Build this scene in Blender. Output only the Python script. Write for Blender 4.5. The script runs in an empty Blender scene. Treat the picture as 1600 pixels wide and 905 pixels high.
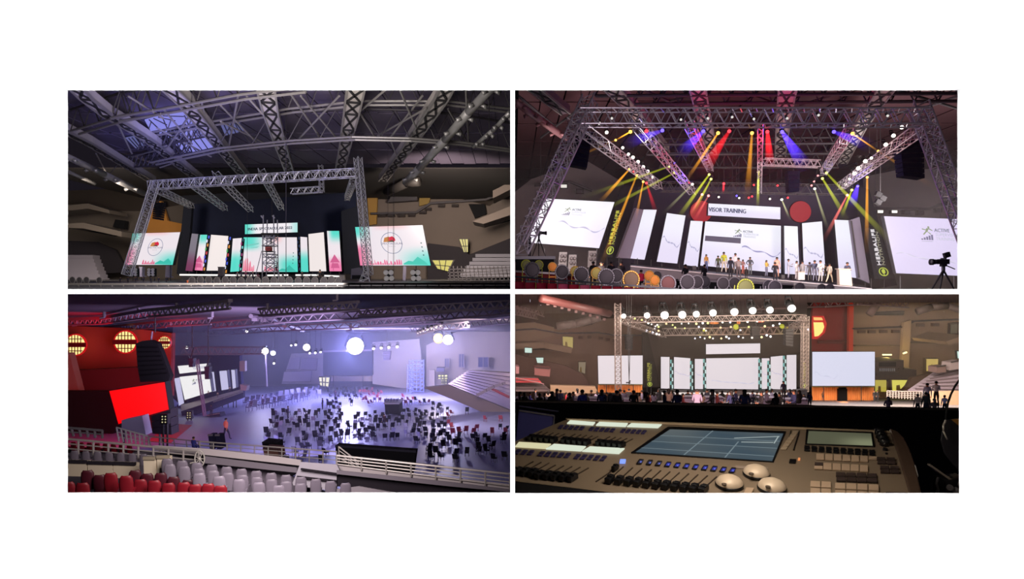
import bpy, bmesh, math, random
from mathutils import Vector, Matrix
random.seed(7)
SC = bpy.context.scene
COL = SC.collection
# ------------------------------------------------------------------ camera, world, exposure, large lights
FPX = 1000.0                      # focal length in pixels of the 1600x905 frame
CX, CY, CZ = 800.0, 452.5, 2.0    # optical centre and camera height
cam_d = bpy.data.cameras.new('camera'); cam = bpy.data.objects.new('camera', cam_d); COL.objects.link(cam)
cam.location = (0, 0, CZ); cam.rotation_euler = (math.pi/2, 0, 0)
cam_d.sensor_width = 36.0; cam_d.lens = 36.0*FPX/1600.0; cam_d.clip_start = 0.05; cam_d.clip_end = 500
SC.camera = cam
vs = SC.view_settings
vs.view_transform = 'Standard'; vs.look = 'None'; vs.gamma = 1.0; vs.exposure = 0.0; vs.use_curve_mapping = False
SC.cycles.use_denoising = True
SC.cycles.volume_bounces = 0
SC.cycles.max_bounces = 5
SC.cycles.sample_clamp_indirect = 3.0
def lin(c):
    return tuple(((x/255)/12.92 if x/255 <= 0.04045 else ((x/255+0.055)/1.055)**2.4) for x in c)
w = bpy.data.worlds.new('world'); SC.world = w; w.use_nodes = True
w.node_tree.nodes['Background'].inputs[0].default_value = (*lin((60, 54, 66)), 1)
w.node_tree.nodes['Background'].inputs[1].default_value = 0.22
def P(x, y, d):
    """Point at depth d metres in front of the camera that the photo shows at pixel (x, y)."""
    return Vector(((x-CX)/FPX*d, d, CZ+(CY-y)/FPX*d))
def RP(x, y, H):
    """Point of a level roof plane H metres above eye level."""
    return P(x, y, H*FPX/(CY-y))
def area(name, loc, target, size, power, color=(255, 255, 255), size_y=None, spread=None):
    if 'stand' in name or 'side' in name: spread = 110
    l = bpy.data.lights.new(name, 'AREA'); l.energy = power; l.color = lin(color); l.size = size
    if size_y: l.shape = 'RECTANGLE'; l.size_y = size_y
    if spread: l.spread = math.radians(spread)
    o = bpy.data.objects.new(name, l); COL.objects.link(o); o.location = loc
    o.rotation_euler = (Vector(target)-Vector(loc)).to_track_quat('-Z', 'Y').to_euler()
    return o
def spot(name, loc, target, deg, power, color, blend=0.3, r=0.05):
    l = bpy.data.lights.new(name, 'SPOT'); l.energy = power; l.color = lin(color); l.spot_size = math.radians(deg)
    l.spot_blend = blend; l.shadow_soft_size = r
    o = bpy.data.objects.new(name, l); COL.objects.link(o); o.location = loc
    o.rotation_euler = (Vector(target)-Vector(loc)).to_track_quat('-Z', 'Y').to_euler()
    return o
def point(name, loc, power, color, r=0.15):
    l = bpy.data.lights.new(name, 'POINT'); l.energy = power; l.color = lin(color); l.shadow_soft_size = r
    o = bpy.data.objects.new(name, l); COL.objects.link(o); o.location = loc
    return o
# added unseen washers that graze and whiten the front wall from all four sides
WALL = 1.2
area('washer_top', (0, WALL-.13, CZ+.66), (0, WALL+.02, CZ), 2.6, 34, size_y=.05)
area('washer_bottom', (0, WALL-.13, CZ-.66), (0, WALL+.02, CZ), 2.6, 34, size_y=.05)
wl = area('washer_left', (-1.15, WALL-.13, CZ), (0, WALL+.05, CZ), .05, 17, size_y=1.2)
wr = area('washer_right', (1.15, WALL-.13, CZ), (0, WALL+.05, CZ), .05, 17, size_y=1.2)
# added unseen area fills that light each hall from the air
LIGHTS = [
  ('tl_fill_front', P(400, 330, 22), P(400, 215, 42), 6, 2500, (255, 246, 240)),
  ('tl_fill_roof', P(290, 330, 30), P(262, 190, 36), 3, 500, (150, 140, 255)),
  ('tl_fill_stand', P(690, 315, 46), P(700, 385, 72), 3, 2000, (255, 236, 218)),
  ('tl_fill_side', P(150, 315, 46), P(180, 385, 72), 3, 1000, (255, 238, 222)),
]
LIGHTS2 = [
  ('tr_fill_red', P(1170, 330, 36), P(1180, 180, 44), 6, 620, (255, 60, 90)),
  ('tr_fill_front', P(1170, 290, 14), P(1170, 240, 40), 5, 760, (255, 236, 250)),
  ('tr_fill_audience', P(1000, 330, 14), P(960, 430, 20), 3, 9, (255, 236, 220)),
  ('tr_fill_stage', P(1170, 330, 38), P(1200, 430, 50), 6, 620, (255, 240, 235)),
  ('tr_fill_right', P(1440, 350, 40), P(1430, 300, 66), 4, 3000, (255, 240, 235)),
  ('tr_fill_left', P(880, 350, 40), P(880, 300, 66), 4, 1600, (255, 240, 235)),
]
LIGHTS3 = [
  ('bl_fill_floor', P(560, 480, 40), P(570, 680, 36), 4, 9500, (60, 66, 255)),
  ('bl_fill_back', P(640, 520, 46), P(640, 580, 62), 4, 3000, (225, 215, 255)),
  ('bl_fill_red', P(160, 590, 24), P(160, 545, 34), 2, 300, (255, 16, 30)),
  ('bl_fill_roof', P(430, 640, 22), P(450, 470, 30), 6, 1000, (205, 185, 225)),
  ('bl_fill_stand', P(420, 560, 7.5), P(420, 750, 12), 1.5, 130, (255, 240, 236)),
  ('bl_fill_right', P(740, 500, 30), P(740, 600, 40), 3, 900, (255, 235, 225)),
]
LIGHTS4 = [
  ('br_fill_right', P(1430, 480, 36), P(1430, 540, 62), 5, 4200, (255, 232, 208)),
  ('br_fill_left', P(870, 480, 36), P(870, 540, 62), 5, 3200, (255, 222, 206)),
  ('br_fill_centre', P(1130, 465, 36), P(1130, 600, 50), 5, 800, (255, 236, 222)),
  ('br_fill_roof', P(1130, 590, 26), P(1130, 470, 52), 6, 500, (255, 205, 190)),
  ('crowd_fill', P(1130, 500, 8), P(1130, 625, 30), 2, 220, (205, 210, 255)),
  ('desk_light', P(1120, 470, 1.5), P(1110, 740, 1.75), .3, 4.4, (255, 242, 226)),
]
# ------------------------------------------------------------------ helpers
_M = {}
def mat(name, c, rough=.6, metal=0., emit=0., noise=0., scale=6., spec=.4):
    """procedural principled material; c in sRGB 0-255"""
    key = (name, c, rough, metal, emit, noise)
    if key in _M: return _M[key]
    m = bpy.data.materials.new(name); m.use_nodes = True
    nt = m.node_tree; b = nt.nodes['Principled BSDF']
    col = (*lin(c), 1)
    b.inputs['Base Color'].default_value = col
    b.inputs['Roughness'].default_value = rough; b.inputs['Metallic'].default_value = metal
    b.inputs['Specular IOR Level'].default_value = spec
    if noise:
        n = nt.nodes.new('ShaderNodeTexNoise'); n.inputs['Scale'].default_value = scale; n.inputs['Detail'].default_value = 4
        tc = nt.nodes.new('ShaderNodeTexCoord'); nt.links.new(tc.outputs['Object'], n.inputs['Vector'])
        mx = nt.nodes.new('ShaderNodeMix'); mx.data_type = 'RGBA'
        mx.inputs[6].default_value = tuple(max(0, v*(1-noise)) for v in col[:3])+(1,)
        mx.inputs[7].default_value = tuple(min(1, v*(1+noise)) for v in col[:3])+(1,)
        nt.links.new(n.outputs[0], mx.inputs[0]); nt.links.new(mx.outputs[2], b.inputs['Base Color'])
    if emit:
        b.inputs['Emission Color'].default_value = col; b.inputs['Emission Strength'].default_value = emit
        b.inputs['Base Color'].default_value = (0.02, 0.02, 0.02, 1)
    _M[key] = m
    return m
def glow(name, c, s, sample=False):
    m = mat(name, c, emit=s)
    if not sample: m.cycles.emission_sampling = 'NONE'
    return m
def haze_mat(c, dens):
    m = bpy.data.materials.new('stage_haze'); m.use_nodes = True; nt = m.node_tree; nt.nodes.clear()
    o = nt.nodes.new('ShaderNodeOutputMaterial'); v = nt.nodes.new('ShaderNodeVolumeScatter'); v.inputs['Color'].default_value = (*c, 1)
    v.inputs['Density'].default_value = dens; v.inputs['Anisotropy'].default_value = .2; nt.links.new(v.outputs[0], o.inputs['Volume']); return m
_S = {}
def screen_mat(strength=1.0):
    if strength in _S: return _S[strength]
    m = bpy.data.materials.new('led_display'); m.use_nodes = True; nt = m.node_tree
    b = nt.nodes['Principled BSDF']; a = nt.nodes.new('ShaderNodeVertexColor'); a.layer_name = 'picture'
    b.inputs['Base Color'].default_value = (.01, .01, .01, 1); b.inputs['Roughness'].default_value = .5
    nt.links.new(a.outputs[0], b.inputs['Emission Color']); b.inputs['Emission Strength'].default_value = strength
    _S[strength] = m; return m
HALL = None
def clampv(v):
    x, y, z = v
    if HALL is None or y < WALL: return v
    if HALL[0] == 'T': z = max(z, CZ-.0014*y)
    else: z = min(z, CZ-.0057*y)
    if HALL[1] == 'L': x = min(x, -.0022*y)
    else: x = max(x, .0045*y)
    return Vector((x, y, z))
def setp(o, label=None, cat=None, group=None, kind=None):
    if label: o['label'] = label
    if cat: o['category'] = cat
    if group: o['group'] = group
    if kind: o['kind'] = kind
    return o
def empty(name, loc, label=None, cat=None, group=None):
    o = bpy.data.objects.new(name, None); COL.objects.link(o); o.location = loc; o.empty_display_size = .1
    return setp(o, label, cat, group)
class MB:
    def __init__(s): s.v = []; s.f = []; s.m = []
    def add(s, vs_, fs, mi=0):
        b = len(s.v); s.v += [Vector(v) for v in vs_]
        for f in fs: s.f.append([b+i for i in f]); s.m.append(mi)
        return s
    def box(s, c, sx, sy, sz, mi=0, R=None):
        c = Vector(c); vv = []
        for i in range(8):
            q = Vector(((i & 1)-.5, ((i >> 1) & 1)-.5, (i >> 2)-.5)); q = Vector((q.x*sx, q.y*sy, q.z*sz))
            if R: q = R @ q
            vv.append(c+q)
        return s.add(vv, [(0, 2, 3, 1), (4, 5, 7, 6), (0, 1, 5, 4), (2, 6, 7, 3), (0, 4, 6, 2), (1, 3, 7, 5)], mi)
    def bar(s, p, q, w, h=None, up=(0, 0, 1), mi=0, w2=None, h2=None):
        p, q = Vector(p), Vector(q); h = h or w; w2 = w2 or w; h2 = h2 or h
        d = (q-p).normalized(); r = d.cross(Vector(up))
        if r.length < 1e-4: r = d.cross(Vector((1, 0, 0)))
        r.normalize(); u = r.cross(d)
        vv = [p-r*w/2-u*h/2, p+r*w/2-u*h/2, p+r*w/2+u*h/2, p-r*w/2+u*h/2,
              q-r*w2/2-u*h2/2, q+r*w2/2-u*h2/2, q+r*w2/2+u*h2/2, q-r*w2/2+u*h2/2]
        return s.add(vv, [(0, 1, 2, 3), (7, 6, 5, 4), (0, 4, 5, 1), (1, 5, 6, 2), (2, 6, 7, 3), (3, 7, 4, 0)], mi)
    def tube(s, p, q, r0, r1=None, n=8, mi=0):
        p, q = Vector(p), Vector(q); r1 = r0 if r1 is None else r1
        d = (q-p).normalized(); a = d.orthogonal().normalized(); b = d.cross(a)
        vv = []
        for c, r in ((p, r0), (q, r1)):
            for i in range(n):
                t = 2*math.pi*i/n; vv.append(c+(a*math.cos(t)+b*math.sin(t))*r)
        fs = [(i, (i+1) % n, n+(i+1) % n, n+i) for i in range(n)]+[tuple(range(n-1, -1, -1)), tuple(range(n, 2*n))]
        return s.add(vv, fs, mi)
    def path(s, pts, r, n=8, mi=0):
        for a, b in zip(pts, pts[1:]): s.tube(a, b, r, r, n, mi)
        return s
    def prism(s, pts, vec, mi=0):
        pts = [Vector(p) for p in pts]; vec = Vector(vec); n = len(pts)
        vv = pts+[p+vec for p in pts]
        fs = [tuple(range(n)), tuple(range(2*n-1, n-1, -1))]+[(i, n+i, n+(i+1) % n, (i+1) % n) for i in range(n)]
        return s.add(vv, fs, mi)
    def ball(s, c, rx, ry=None, rz=None, n=10, m=6, mi=0):
        ry = ry or rx; rz = rz or rx; c = Vector(c); vv = [c+Vector((0, 0, rz))]
        for j in range(1, m):
            t = math.pi*j/m
            for i in range(n):
                a = 2*math.pi*i/n; vv.append(c+Vector((rx*math.sin(t)*math.cos(a), ry*math.sin(t)*math.sin(a), rz*math.cos(t))))
        vv.append(c-Vector((0, 0, rz))); fs = [(0, 1+i, 1+(i+1) % n) for i in range(n)]
        for j in range(m-2):
            for i in range(n):
                a = 1+j*n+i; b = 1+j*n+(i+1) % n; fs.append((a, a+n, b+n, b))
        L = len(vv)-1; o = 1+(m-2)*n; fs += [(L, o+(i+1) % n, o+i) for i in range(n)]
        return s.add(vv, fs, mi)
    def lathe(s, prof, c, axis='z', n=20, mi=0, R=None):
        c = Vector(c); vv = []
        for (r, h) in prof:
            for i in range(n):
                a = 2*math.pi*i/n
                q = Vector((r*math.cos(a), r*math.sin(a), h)) if axis == 'z' else Vector((r*math.cos(a), -h, r*math.sin(a)))
                if R: q = R @ q
                vv.append(c+q)
        fs = []
        for j in range(len(prof)-1):
            for i in range(n):
                a = j*n+i; b = j*n+(i+1) % n; fs.append((a, b, b+n, a+n))
        fs.append(tuple(range(n-1, -1, -1))); k = (len(prof)-1)*n; fs.append(tuple(range(k, k+n)))
        return s.add(vv, fs, mi)
    def build(s, name, mats, parent=None, smooth=False, clamp=True, bevel=0):
        me = bpy.data.meshes.new(name); off = parent_loc(parent)
        vv = [clampv(v) for v in s.v] if clamp else s.v
        me.from_pydata([tuple(v-off) for v in vv], [], s.f); 
        if not isinstance(mats, (list, tuple)): mats = [mats]
        for m in mats: me.materials.append(m)
        for i, p in enumerate(me.polygons): p.material_index = s.m[i]; p.use_smooth = smooth
        me.validate(); me.update()
        bm = bmesh.new(); bm.from_mesh(me); bmesh.ops.recalc_face_normals(bm, faces=bm.faces); bm.to_mesh(me); bm.free()
        o = bpy.data.objects.new(name, me); COL.objects.link(o)
        if parent: o.parent = parent
        if bevel:
            b = o.modifiers.new('bevel', 'BEVEL'); b.width = bevel; b.segments = 2; b.limit_method = 'ANGLE'
        return o
def parent_loc(p):
    off = Vector((0, 0, 0))
    while p: off += p.location; p = p.parent
    return off
def copy_tree(o, parent=None, pick=None):
    c = o.copy(); COL.objects.link(c); c.parent = parent
    for ch in o.children: copy_tree(ch, c)
    return c
ORD = ['first', 'second', 'third', 'fourth', 'fifth', 'sixth', 'seventh', 'eighth', 'ninth', 'tenth', 'eleventh', 'twelfth',
       'thirteenth', 'fourteenth', 'fifteenth', 'sixteenth', 'seventeenth', 'eighteenth', 'nineteenth', 'twentieth']
def ordw(i):
    if i < 20: return ORD[i]
    t, u = (i+1)//10, (i+1) % 10
    return ['twent', 'thirt', 'fort', 'fift', 'sixt', 'sevent', 'eight', 'ninet'][t-2]+('ieth' if u == 0 else 'y-'+ORD[u-1])
def nth(i, n):
    if n == 1: return 'single'
    if i == 0: return 'leftmost'
    if i == n-1: return 'rightmost'
    return ordw(i)+' from the left' if i < n*.6 else ordw(n-1-i)+' from the right'
def struct(name, mb, m, parent=None, smooth=False, label=None):
    o = mb.build(name, m, parent, smooth)
    if parent is None: o['kind'] = 'structure'
    if label: o['label'] = label
    return o
def wallpoly(name, px, d, m, thick=.4, label=None, d2=None):
    """upright wall with the outline px; d: one depth or one per corner"""
    ds = d if isinstance(d, (list, tuple)) else [d]*len(px)
    return struct(name, MB().prism([P(x, y, dd) for (x, y), dd in zip(px, ds)], (0, thick, 0)), m, label=label)
class Quad:
    def __init__(s, px, d):
        ds = d if isinstance(d, (list, tuple)) else [d]*4
        s.c = [P(x, y, dd) for (x, y), dd in zip(px, ds)]   # TL, TR, BR, BL
        s.n = (s.c[1]-s.c[0]).cross(s.c[3]-s.c[0]).normalized()
        if s.n.y > 0: s.n = -s.n                            # towards the viewer
    def __call__(s, u, v, off=0.):
        a = s.c[0].lerp(s.c[1], u); b = s.c[3].lerp(s.c[2], u); return b.lerp(a, v)+s.n*off
def led_screen(name, label, px, d, fn, thick=.35, nx=16, ny=10, strength=1.0, group=None, cat='screen', frame=(22, 22, 28)):
    q = Quad(px, d); base = q(.5, 0); root = empty(name, base, label, cat, group)
    MB().prism([q(-.004, -.004), q(1.004, -.004), q(1.004, 1.004), q(-.004, 1.004)], -q.n*thick).build('housing', mat('black_housing', frame), root)
    me = bpy.data.meshes.new('display'); vv = []; cols = []
    for j in range(ny+1):
        for i in range(nx+1):
            u, v = i/nx, j/ny; vv.append(tuple(q(u, v, .03)-base)); c = fn(u, v); cols.append((*lin(c), 1))
    fs = [(j*(nx+1)+i, j*(nx+1)+i+1, (j+1)*(nx+1)+i+1, (j+1)*(nx+1)+i) for j in range(ny) for i in range(nx)]
    me.from_pydata(vv, [], fs); ca = me.color_attributes.new('picture', 'FLOAT_COLOR', 'POINT')
    for i, c in enumerate(cols): ca.data[i].color = c
    me.materials.append(screen_mat(strength)); me.update()
    o = bpy.data.objects.new('display', me); COL.objects.link(o); o.parent = root
    root_q = q
    return root, q
def flat(name, q, polys, c, parent, off=.05, strength=1.0):
    """picture element on a screen: thin plates in screen (u, v)"""
    mb = MB()
    for p in polys: mb.prism([q(u, v, off) for u, v in p], q.n*.01)
    return mb.build(name, glow('picture_ink', c, strength), parent)
def ring_poly(cu, cv, ru, rv, w, n=28):
    out = []
    for i in range(n):
        a, b = 2*math.pi*i/n, 2*math.pi*(i+1)/n
        out.append([(cu+ru*math.cos(a), cv+rv*math.sin(a)), (cu+ru*math.cos(b), cv+rv*math.sin(b)),
                    (cu+ru*(1-w)*math.cos(b), cv+rv*(1-w)*math.sin(b)), (cu+ru*(1-w)*math.cos(a), cv+rv*(1-w)*math.sin(a))])
    return out
def blob(cu, cv, ru, rv, n=16, seed=0):
    r = random.Random(seed)
    return [(cu+ru*math.cos(2*math.pi*i/n)*r.uniform(.8, 1.1), cv+rv*math.sin(2*math.pi*i/n)*r.uniform(.8, 1.1)) for i in range(n)]
def wave_poly(pts, w):
    """ribbon along pts with widths w"""
    out = []
    for (a, b, wa, wb) in zip(pts, pts[1:], w, w[1:]):
        out.append([(a[0], a[1]-wa), (b[0], b[1]-wb), (b[0], b[1]+wb), (a[0], a[1]+wa)])
    return out
_T = {}
def text_geo(s):
    if s in _T: return _T[s]
    cu = bpy.data.curves.new('t', 'FONT'); cu.body = s; cu.resolution_u = 2
    o = bpy.data.objects.new('t', cu); COL.objects.link(o)
    dg = bpy.context.evaluated_depsgraph_get(); me = bpy.data.meshes.new_from_object(o.evaluated_get(dg))
    vv = [v.co.copy() for v in me.vertices]; ff = [tuple(p.vertices) for p in me.polygons]
    bpy.data.objects.remove(o); bpy.data.curves.remove(cu); bpy.data.meshes.remove(me)
    x0 = min(v.x for v in vv); x1 = max(v.x for v in vv); y0 = min(v.y for v in vv); y1 = max(v.y for v in vv)
    vv = [((v.x-x0)/(x1-x0), (v.y-y0)/(y1-y0)) for v in vv]
    _T[s] = (vv, ff); return _T[s]
def text_on(q, s, u0, v0, u1, v1, c, parent, rot=False, off=.06, strength=1.0, name='lettering', bold=0, emit=True):
    vv, ff = text_geo(s); mb = MB(); pts = []
    for (a, b) in vv:
        if rot: a, b = 1-b, a
        pts.append(q(u0+(u1-u0)*a, v0+(v1-v0)*b, off))
    mb.add(pts, ff)
    for k in ([(-bold, 0), (bold, 0)] if bold else []):
        mb.add([p+Vector((k[0], 0, 0)) for p in pts], ff)
    return mb.build(name, glow('letter_ink', c, strength) if emit else mat('letter_paint', c), parent)
def truss(name, label, p, q, w, n, rc, rb, m, group=None, w2=None, up=(0, 0, 1), cat='truss', style='z', h=None):
    """square box truss: four chords and zig-zag bracing on each face"""
    p, q = Vector(p), Vector(q); w2 = w2 or w; d = (q-p).normalized(); r = d.cross(Vector(up))
    if r.length < 1e-3: r = Vector((1, 0, 0))
    r.normalize(); u = r.cross(d); hr = (h or w)/w
    root = empty(name, p, label, cat, group)
    cs = [(-1, -1), (1, -1), (1, 1), (-1, 1)]
    def pt(k, t):
        a = w*(1-t)+w2*t; c = p.lerp(q, t); return c+r*cs[k % 4][0]*a/2+u*cs[k % 4][1]*a/2*hr
    for k in range(4): MB().tube(pt(k, 0), pt(k, 1), rc, rc*w2/w, 6).build('chord', m, root)
    mb = MB()
    for k in range(4):
        for i in range(n):
            t0, t1 = i/n, (i+1)/n
            a, b = (k, k+1) if i % 2 == 0 else (k+1, k)
            rr = rb*(1+(w2/w-1)*t0)
            mb.tube(pt(a, t0), pt(b, t1), rr, rr, 5)
            if style == 'x': mb.tube(pt(b, t0), pt(a, t1), rr, rr, 5)
            if style in 'lx': mb.tube(pt(k, t0), pt(k+1, t0), rr, rr, 5)
    mb.build('bracing', m, root)
    return root
# ------------------------------------------------------------------ people
def person_mesh(over={}, hair=1):
    J = dict(pel=(0, 0, .95, .12), spi=(0, 0, 1.12, .115), che=(0, 0, 1.32, .14), nec=(0, 0, 1.46, .055), hed=(0, -.015, 1.58, .085), top=(0, 0, 1.66, .075))
    for s, t in ((-1, 'l'), (1, 'r')):
        J.update({t+'sh': (.17*s, 0, 1.39, .065), t+'el': (.23*s, .02, 1.12, .045), t+'wr': (.25*s, -.05, .88, .03), t+'ha': (.25*s, -.07, .81, .033),
                  t+'hi': (.085*s, 0, .88, .095), t+'kn': (.10*s, -.02, .49, .06), t+'an': (.11*s, .02, .09, .042), t+'to': (.12*s, -.13, .035, .035)})
    for k, v in over.items(): J[k] = tuple(v)+((J[k][3],) if len(v) == 3 else ())
    names = list(J); idx = {k: i for i, k in enumerate(names)}
    E = [('pel', 'spi'), ('spi', 'che'), ('che', 'nec'), ('nec', 'hed'), ('hed', 'top')]
    for t in 'lr': E += [('che', t+'sh'), (t+'sh', t+'el'), (t+'el', t+'wr'), (t+'wr', t+'ha'), ('pel', t+'hi'), (t+'hi', t+'kn'), (t+'kn', t+'an'), (t+'an', t+'to')]
    me = bpy.data.meshes.new('p'); me.from_pydata([J[k][:3] for k in names], [(idx[a], idx[b]) for a, b in E], [])
    o = bpy.data.objects.new('p', me); COL.objects.link(o); o.modifiers.new('s', 'SKIN'); su = o.modifiers.new('u', 'SUBSURF'); su.levels = 1
    sv = me.skin_vertices[0].data
    for i, k in enumerate(names): sv[i].radius = (J[k][3], J[k][3]*(.75 if k in ('che', 'spi', 'pel') else 1)); sv[i].use_root = (k == 'pel')
    dg = bpy.context.evaluated_depsgraph_get(); dg.update(); ev = bpy.data.meshes.new_from_object(o.evaluated_get(dg))
    bm = bmesh.new(); bm.from_mesh(ev)
    vv = [v.co.copy() for v in bm.verts]; ff = [[v.index for v in f.verts] for f in bm.faces]; bm.free()
    bpy.data.objects.remove(o); bpy.data.meshes.remove(ev)
    mb = MB(); mb.add(vv, ff)
    segs = []
    for a, b in E: segs.append((Vector(J[a][:3]), Vector(J[b][:3]), a, b))
    def cls(c):
        best = None
        for A, B, a, b in segs:
            t = max(0, min(1, (c-A).dot(B-A)/max(1e-6, (B-A).length_squared))); dd = (A.lerp(B, t)-c).length
            if best is None or dd < best[0]: best = (dd, a, b, t)
        _, a, b, t = best
        if b in ('hed', 'top') or b in ('lha', 'rha') or (b == 'nec' and t > .8): return 0
        if b[1:] in ('an', 'kn') or b[1:] == 'hi': return 2
        if b[1:] == 'to': return 3
        if a == 'pel' and t < .3: return 2
        return 1
    mb.m = [cls(sum((vv[i] for i in f), Vector())/len(f)) for f in ff]
    H = Vector(J['hed'][:3])
    mb.ball(H+Vector((0, -.095, -.01)), .014, .02, .022, 6, 4, 0)                      # nose
    for s in (-1, 1):
        mb.ball(H+Vector((.088*s, 0, -.005)), .012, .025, .032, 6, 4, 0)               # ears
        mb.ball(H+Vector((.03*s, -.083, .02)), .011, .008, .007, 6, 4, 3)              # eyes
    mb.box(H+Vector((0, -.086, -.048)), .04, .01, .008, 3)
    for t, s in (('l', -1), ('r', 1)):                                                  # five fingers on each hand
        h = Vector(J[t+'ha'][:3]); d = (h-Vector(J[t+'wr'][:3])).normalized(); sd = d.cross(Vector((0, 1, .2))).normalized()
        for k, (o_, L) in enumerate(((-.024, .07), (-.008, .08), (.008, .075), (.024, .06))):
            a = h+sd*o_+d*.015; b = a+d*L*.55; c = b+d*L*.4+Vector((0, -.012, 0))
            mb.tube(a, b, .009, .008, 6, 0); mb.tube(b, c, .008, .006, 6, 0)
        mb.tube(h+sd*-.03*s, h+sd*-.05*s+d*.035, .011, .008, 6, 0)
    hb = MB()
    if hair == 1: hb.ball(H+Vector((0, .02, .045)), .1, .1, .085, 12, 8)
    elif hair == 2: hb.ball(H+Vector((0, .025, .04)), .105, .1, .09, 12, 8); hb.ball(H+Vector((0, .07, -.08)), .09, .05, .15, 10, 8)
    return mb, hb
POSES = {
 'stand': {}, 'hips': dict(lel=(-.33, .08, 1.15), lwr=(-.2, -.02, 1.0), lha=(-.15, -.05, .98), rel=(.33, .08, 1.15), rwr=(.2, -.02, 1.0), rha=(.15, -.05, .98)),
 'talk': dict(lel=(-.24, -.05, 1.14), lwr=(-.14, -.26, 1.2), lha=(-.1, -.31, 1.24), rel=(.25, -.02, 1.12), rwr=(.12, -.22, 1.06), rha=(.07, -.26, 1.06), lto=(-.16, -.12, .035), lan=(-.15, .02, .09)),
 'point': dict(lel=(-.42, -.05, 1.33), lwr=(-.66, -.1, 1.3), lha=(-.73, -.11, 1.3), ran=(.16, .02, .09), rto=(.19, -.12, .035)),
 'stride': dict(lkn=(-.1, -.2, .5), lan=(-.12, -.26, .1), lto=(-.12, -.41, .05), rkn=(.1, .08, .48), ran=(.12, .3, .12), rto=(.12, .2, .03), lwr=(-.26, .12, .9), lha=(-.26, .14, .83), rwr=(.26, -.2, .92), rha=(.26, -.24, .86)),
 'camera': dict(lel=(-.25, -.18, 1.25), lwr=(-.1, -.3, 1.5), lha=(-.06, -.32, 1.55), rel=(.25, -.18, 1.25), rwr=(.1, -.3, 1.5), rha=(.06, -.32, 1.55)),
 'sit': dict(pel=(0, 0, .5), spi=(0, -.01, .68), che=(0, -.02, .88), nec=(0, -.02, 1.02), hed=(0, -.04, 1.14), top=(0, -.03, 1.22),
   lsh=(-.17, -.02, .95), rsh=(.17, -.02, .95), lel=(-.22, -.05, .7), rel=(.22, -.05, .7), lwr=(-.16, -.25, .62), rwr=(.16, -.25, .62), lha=(-.14, -.31, .61), rha=(.14, -.31, .61),
   lhi=(-.09, -.05, .48), rhi=(.09, -.05, .48), lkn=(-.11, -.43, .5), rkn=(.11, -.43, .5), lan=(-.11, -.43, .09), ran=(.11, -.43, .09), lto=(-.12, -.58, .035), rto=(.12, -.58, .035)),
}
_PP = {}
def person(loc, h, pose, facing, cols, label, hair=1, group=None):
    """facing: turn about z in degrees (0 = faces the viewer). h = scale 1 for a 1.72 m adult"""
    key = (pose, hair)
    if key not in _PP:
        mb, hb = person_mesh(POSES[pose], hair)
        ph = mat('skin', (150, 105, 80))
        b = mb.build('person', [ph]*4, None, True, clamp=False)
        hh = hb.build('hair', mat('dark_hair', (22, 18, 17), .5), b, True, clamp=False)
        COL.objects.unlink(b); COL.objects.unlink(hh); _PP[key] = (b, hh)
    b, hh = _PP[key]
    o = b.copy(); COL.objects.link(o); c = hh.copy(); COL.objects.link(c); c.parent = o
    o.location = loc; o.scale = (h, h, h); o.rotation_euler = (0, 0, math.radians(facing))
    skin, top, bot, shoe = cols
    for i, cc in enumerate((skin, top, bot, shoe)):
        o.material_slots[i].link = 'OBJECT'; o.material_slots[i].material = mat(('skin', 'top_cloth', 'trouser_cloth', 'shoe_leather')[i], cc, .8)
    return setp(o, label, 'person', group)
SK = (160, 112, 86); DK = (24, 24, 30)
# ------------------------------------------------------------------ white front wall with four openings, unseen dividers behind it that also block light
OPEN = [(99, 138, 797.5, 452), (804.5, 138, 1503, 452), (99, 459.3, 797.5, 773), (804.5, 459.6, 1505.5, 774)]
xs = [-400, 99, 797.5, 804.5, 1503, 2000]
mb = MB()
def wbox(x0, y0, x1, y1):
    a = P(x0, y1, WALL); b = P(x1, y0, WALL); mb.box(((a.x+b.x)/2, WALL+.006, (a.z+b.z)/2), b.x-a.x, .012, b.z-a.z)
wbox(-900, -700, 2500, 138); wbox(-900, 774, 2500, 1600); wbox(-900, 138, 99, 774); wbox(1505.5, 138, 2500, 774)
wbox(797.5, 138, 804.5, 774); wbox(99, 452, 797.5, 459.3); wbox(804.5, 452, 1505.5, 459.6); wbox(99, 773, 797.5, 774); wbox(1503, 138, 1505.5, 452)
struct('wall_front', mb, mat('white_paint', (252, 252, 252), .9), label='white front wall around the four openings')
blackm = mat('black_divider', (14, 14, 16), .95, spec=0)
d0, d1 = WALL+.03, 92
mb = MB(); mb.add([(-60, d0, CZ-.0020*d0), (60, d0, CZ-.0020*d0), (60, d0, CZ-.0050*d0), (-60, d0, CZ-.0050*d0),
                   (-60, d1, CZ-.0020*d1), (60, d1, CZ-.0020*d1), (60, d1, CZ-.0050*d1), (-60, d1, CZ-.0050*d1)],
                  [(0, 1, 2, 3), (7, 6, 5, 4), (0, 4, 5, 1), (1, 5, 6, 2), (2, 6, 7, 3), (3, 7, 4, 0)])
struct('floor_upper', mb, blackm, label='black deck between the upper and the lower halls')
mb = MB(); mb.add([(-.0012*d0, d0, -30), (.0034*d0, d0, -30), (.0034*d0, d0, 34), (-.0012*d0, d0, 34),
                   (-.0012*d1, d1, -30), (.0034*d1, d1, -30), (.0034*d1, d1, 34), (-.0012*d1, d1, 34)],
                  [(0, 1, 2, 3), (7, 6, 5, 4), (0, 4, 5, 1), (1, 5, 6, 2), (2, 6, 7, 3), (3, 7, 4, 0)])
struct('wall_divider', mb, blackm, label='black partition between the left and the right halls')
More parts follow.
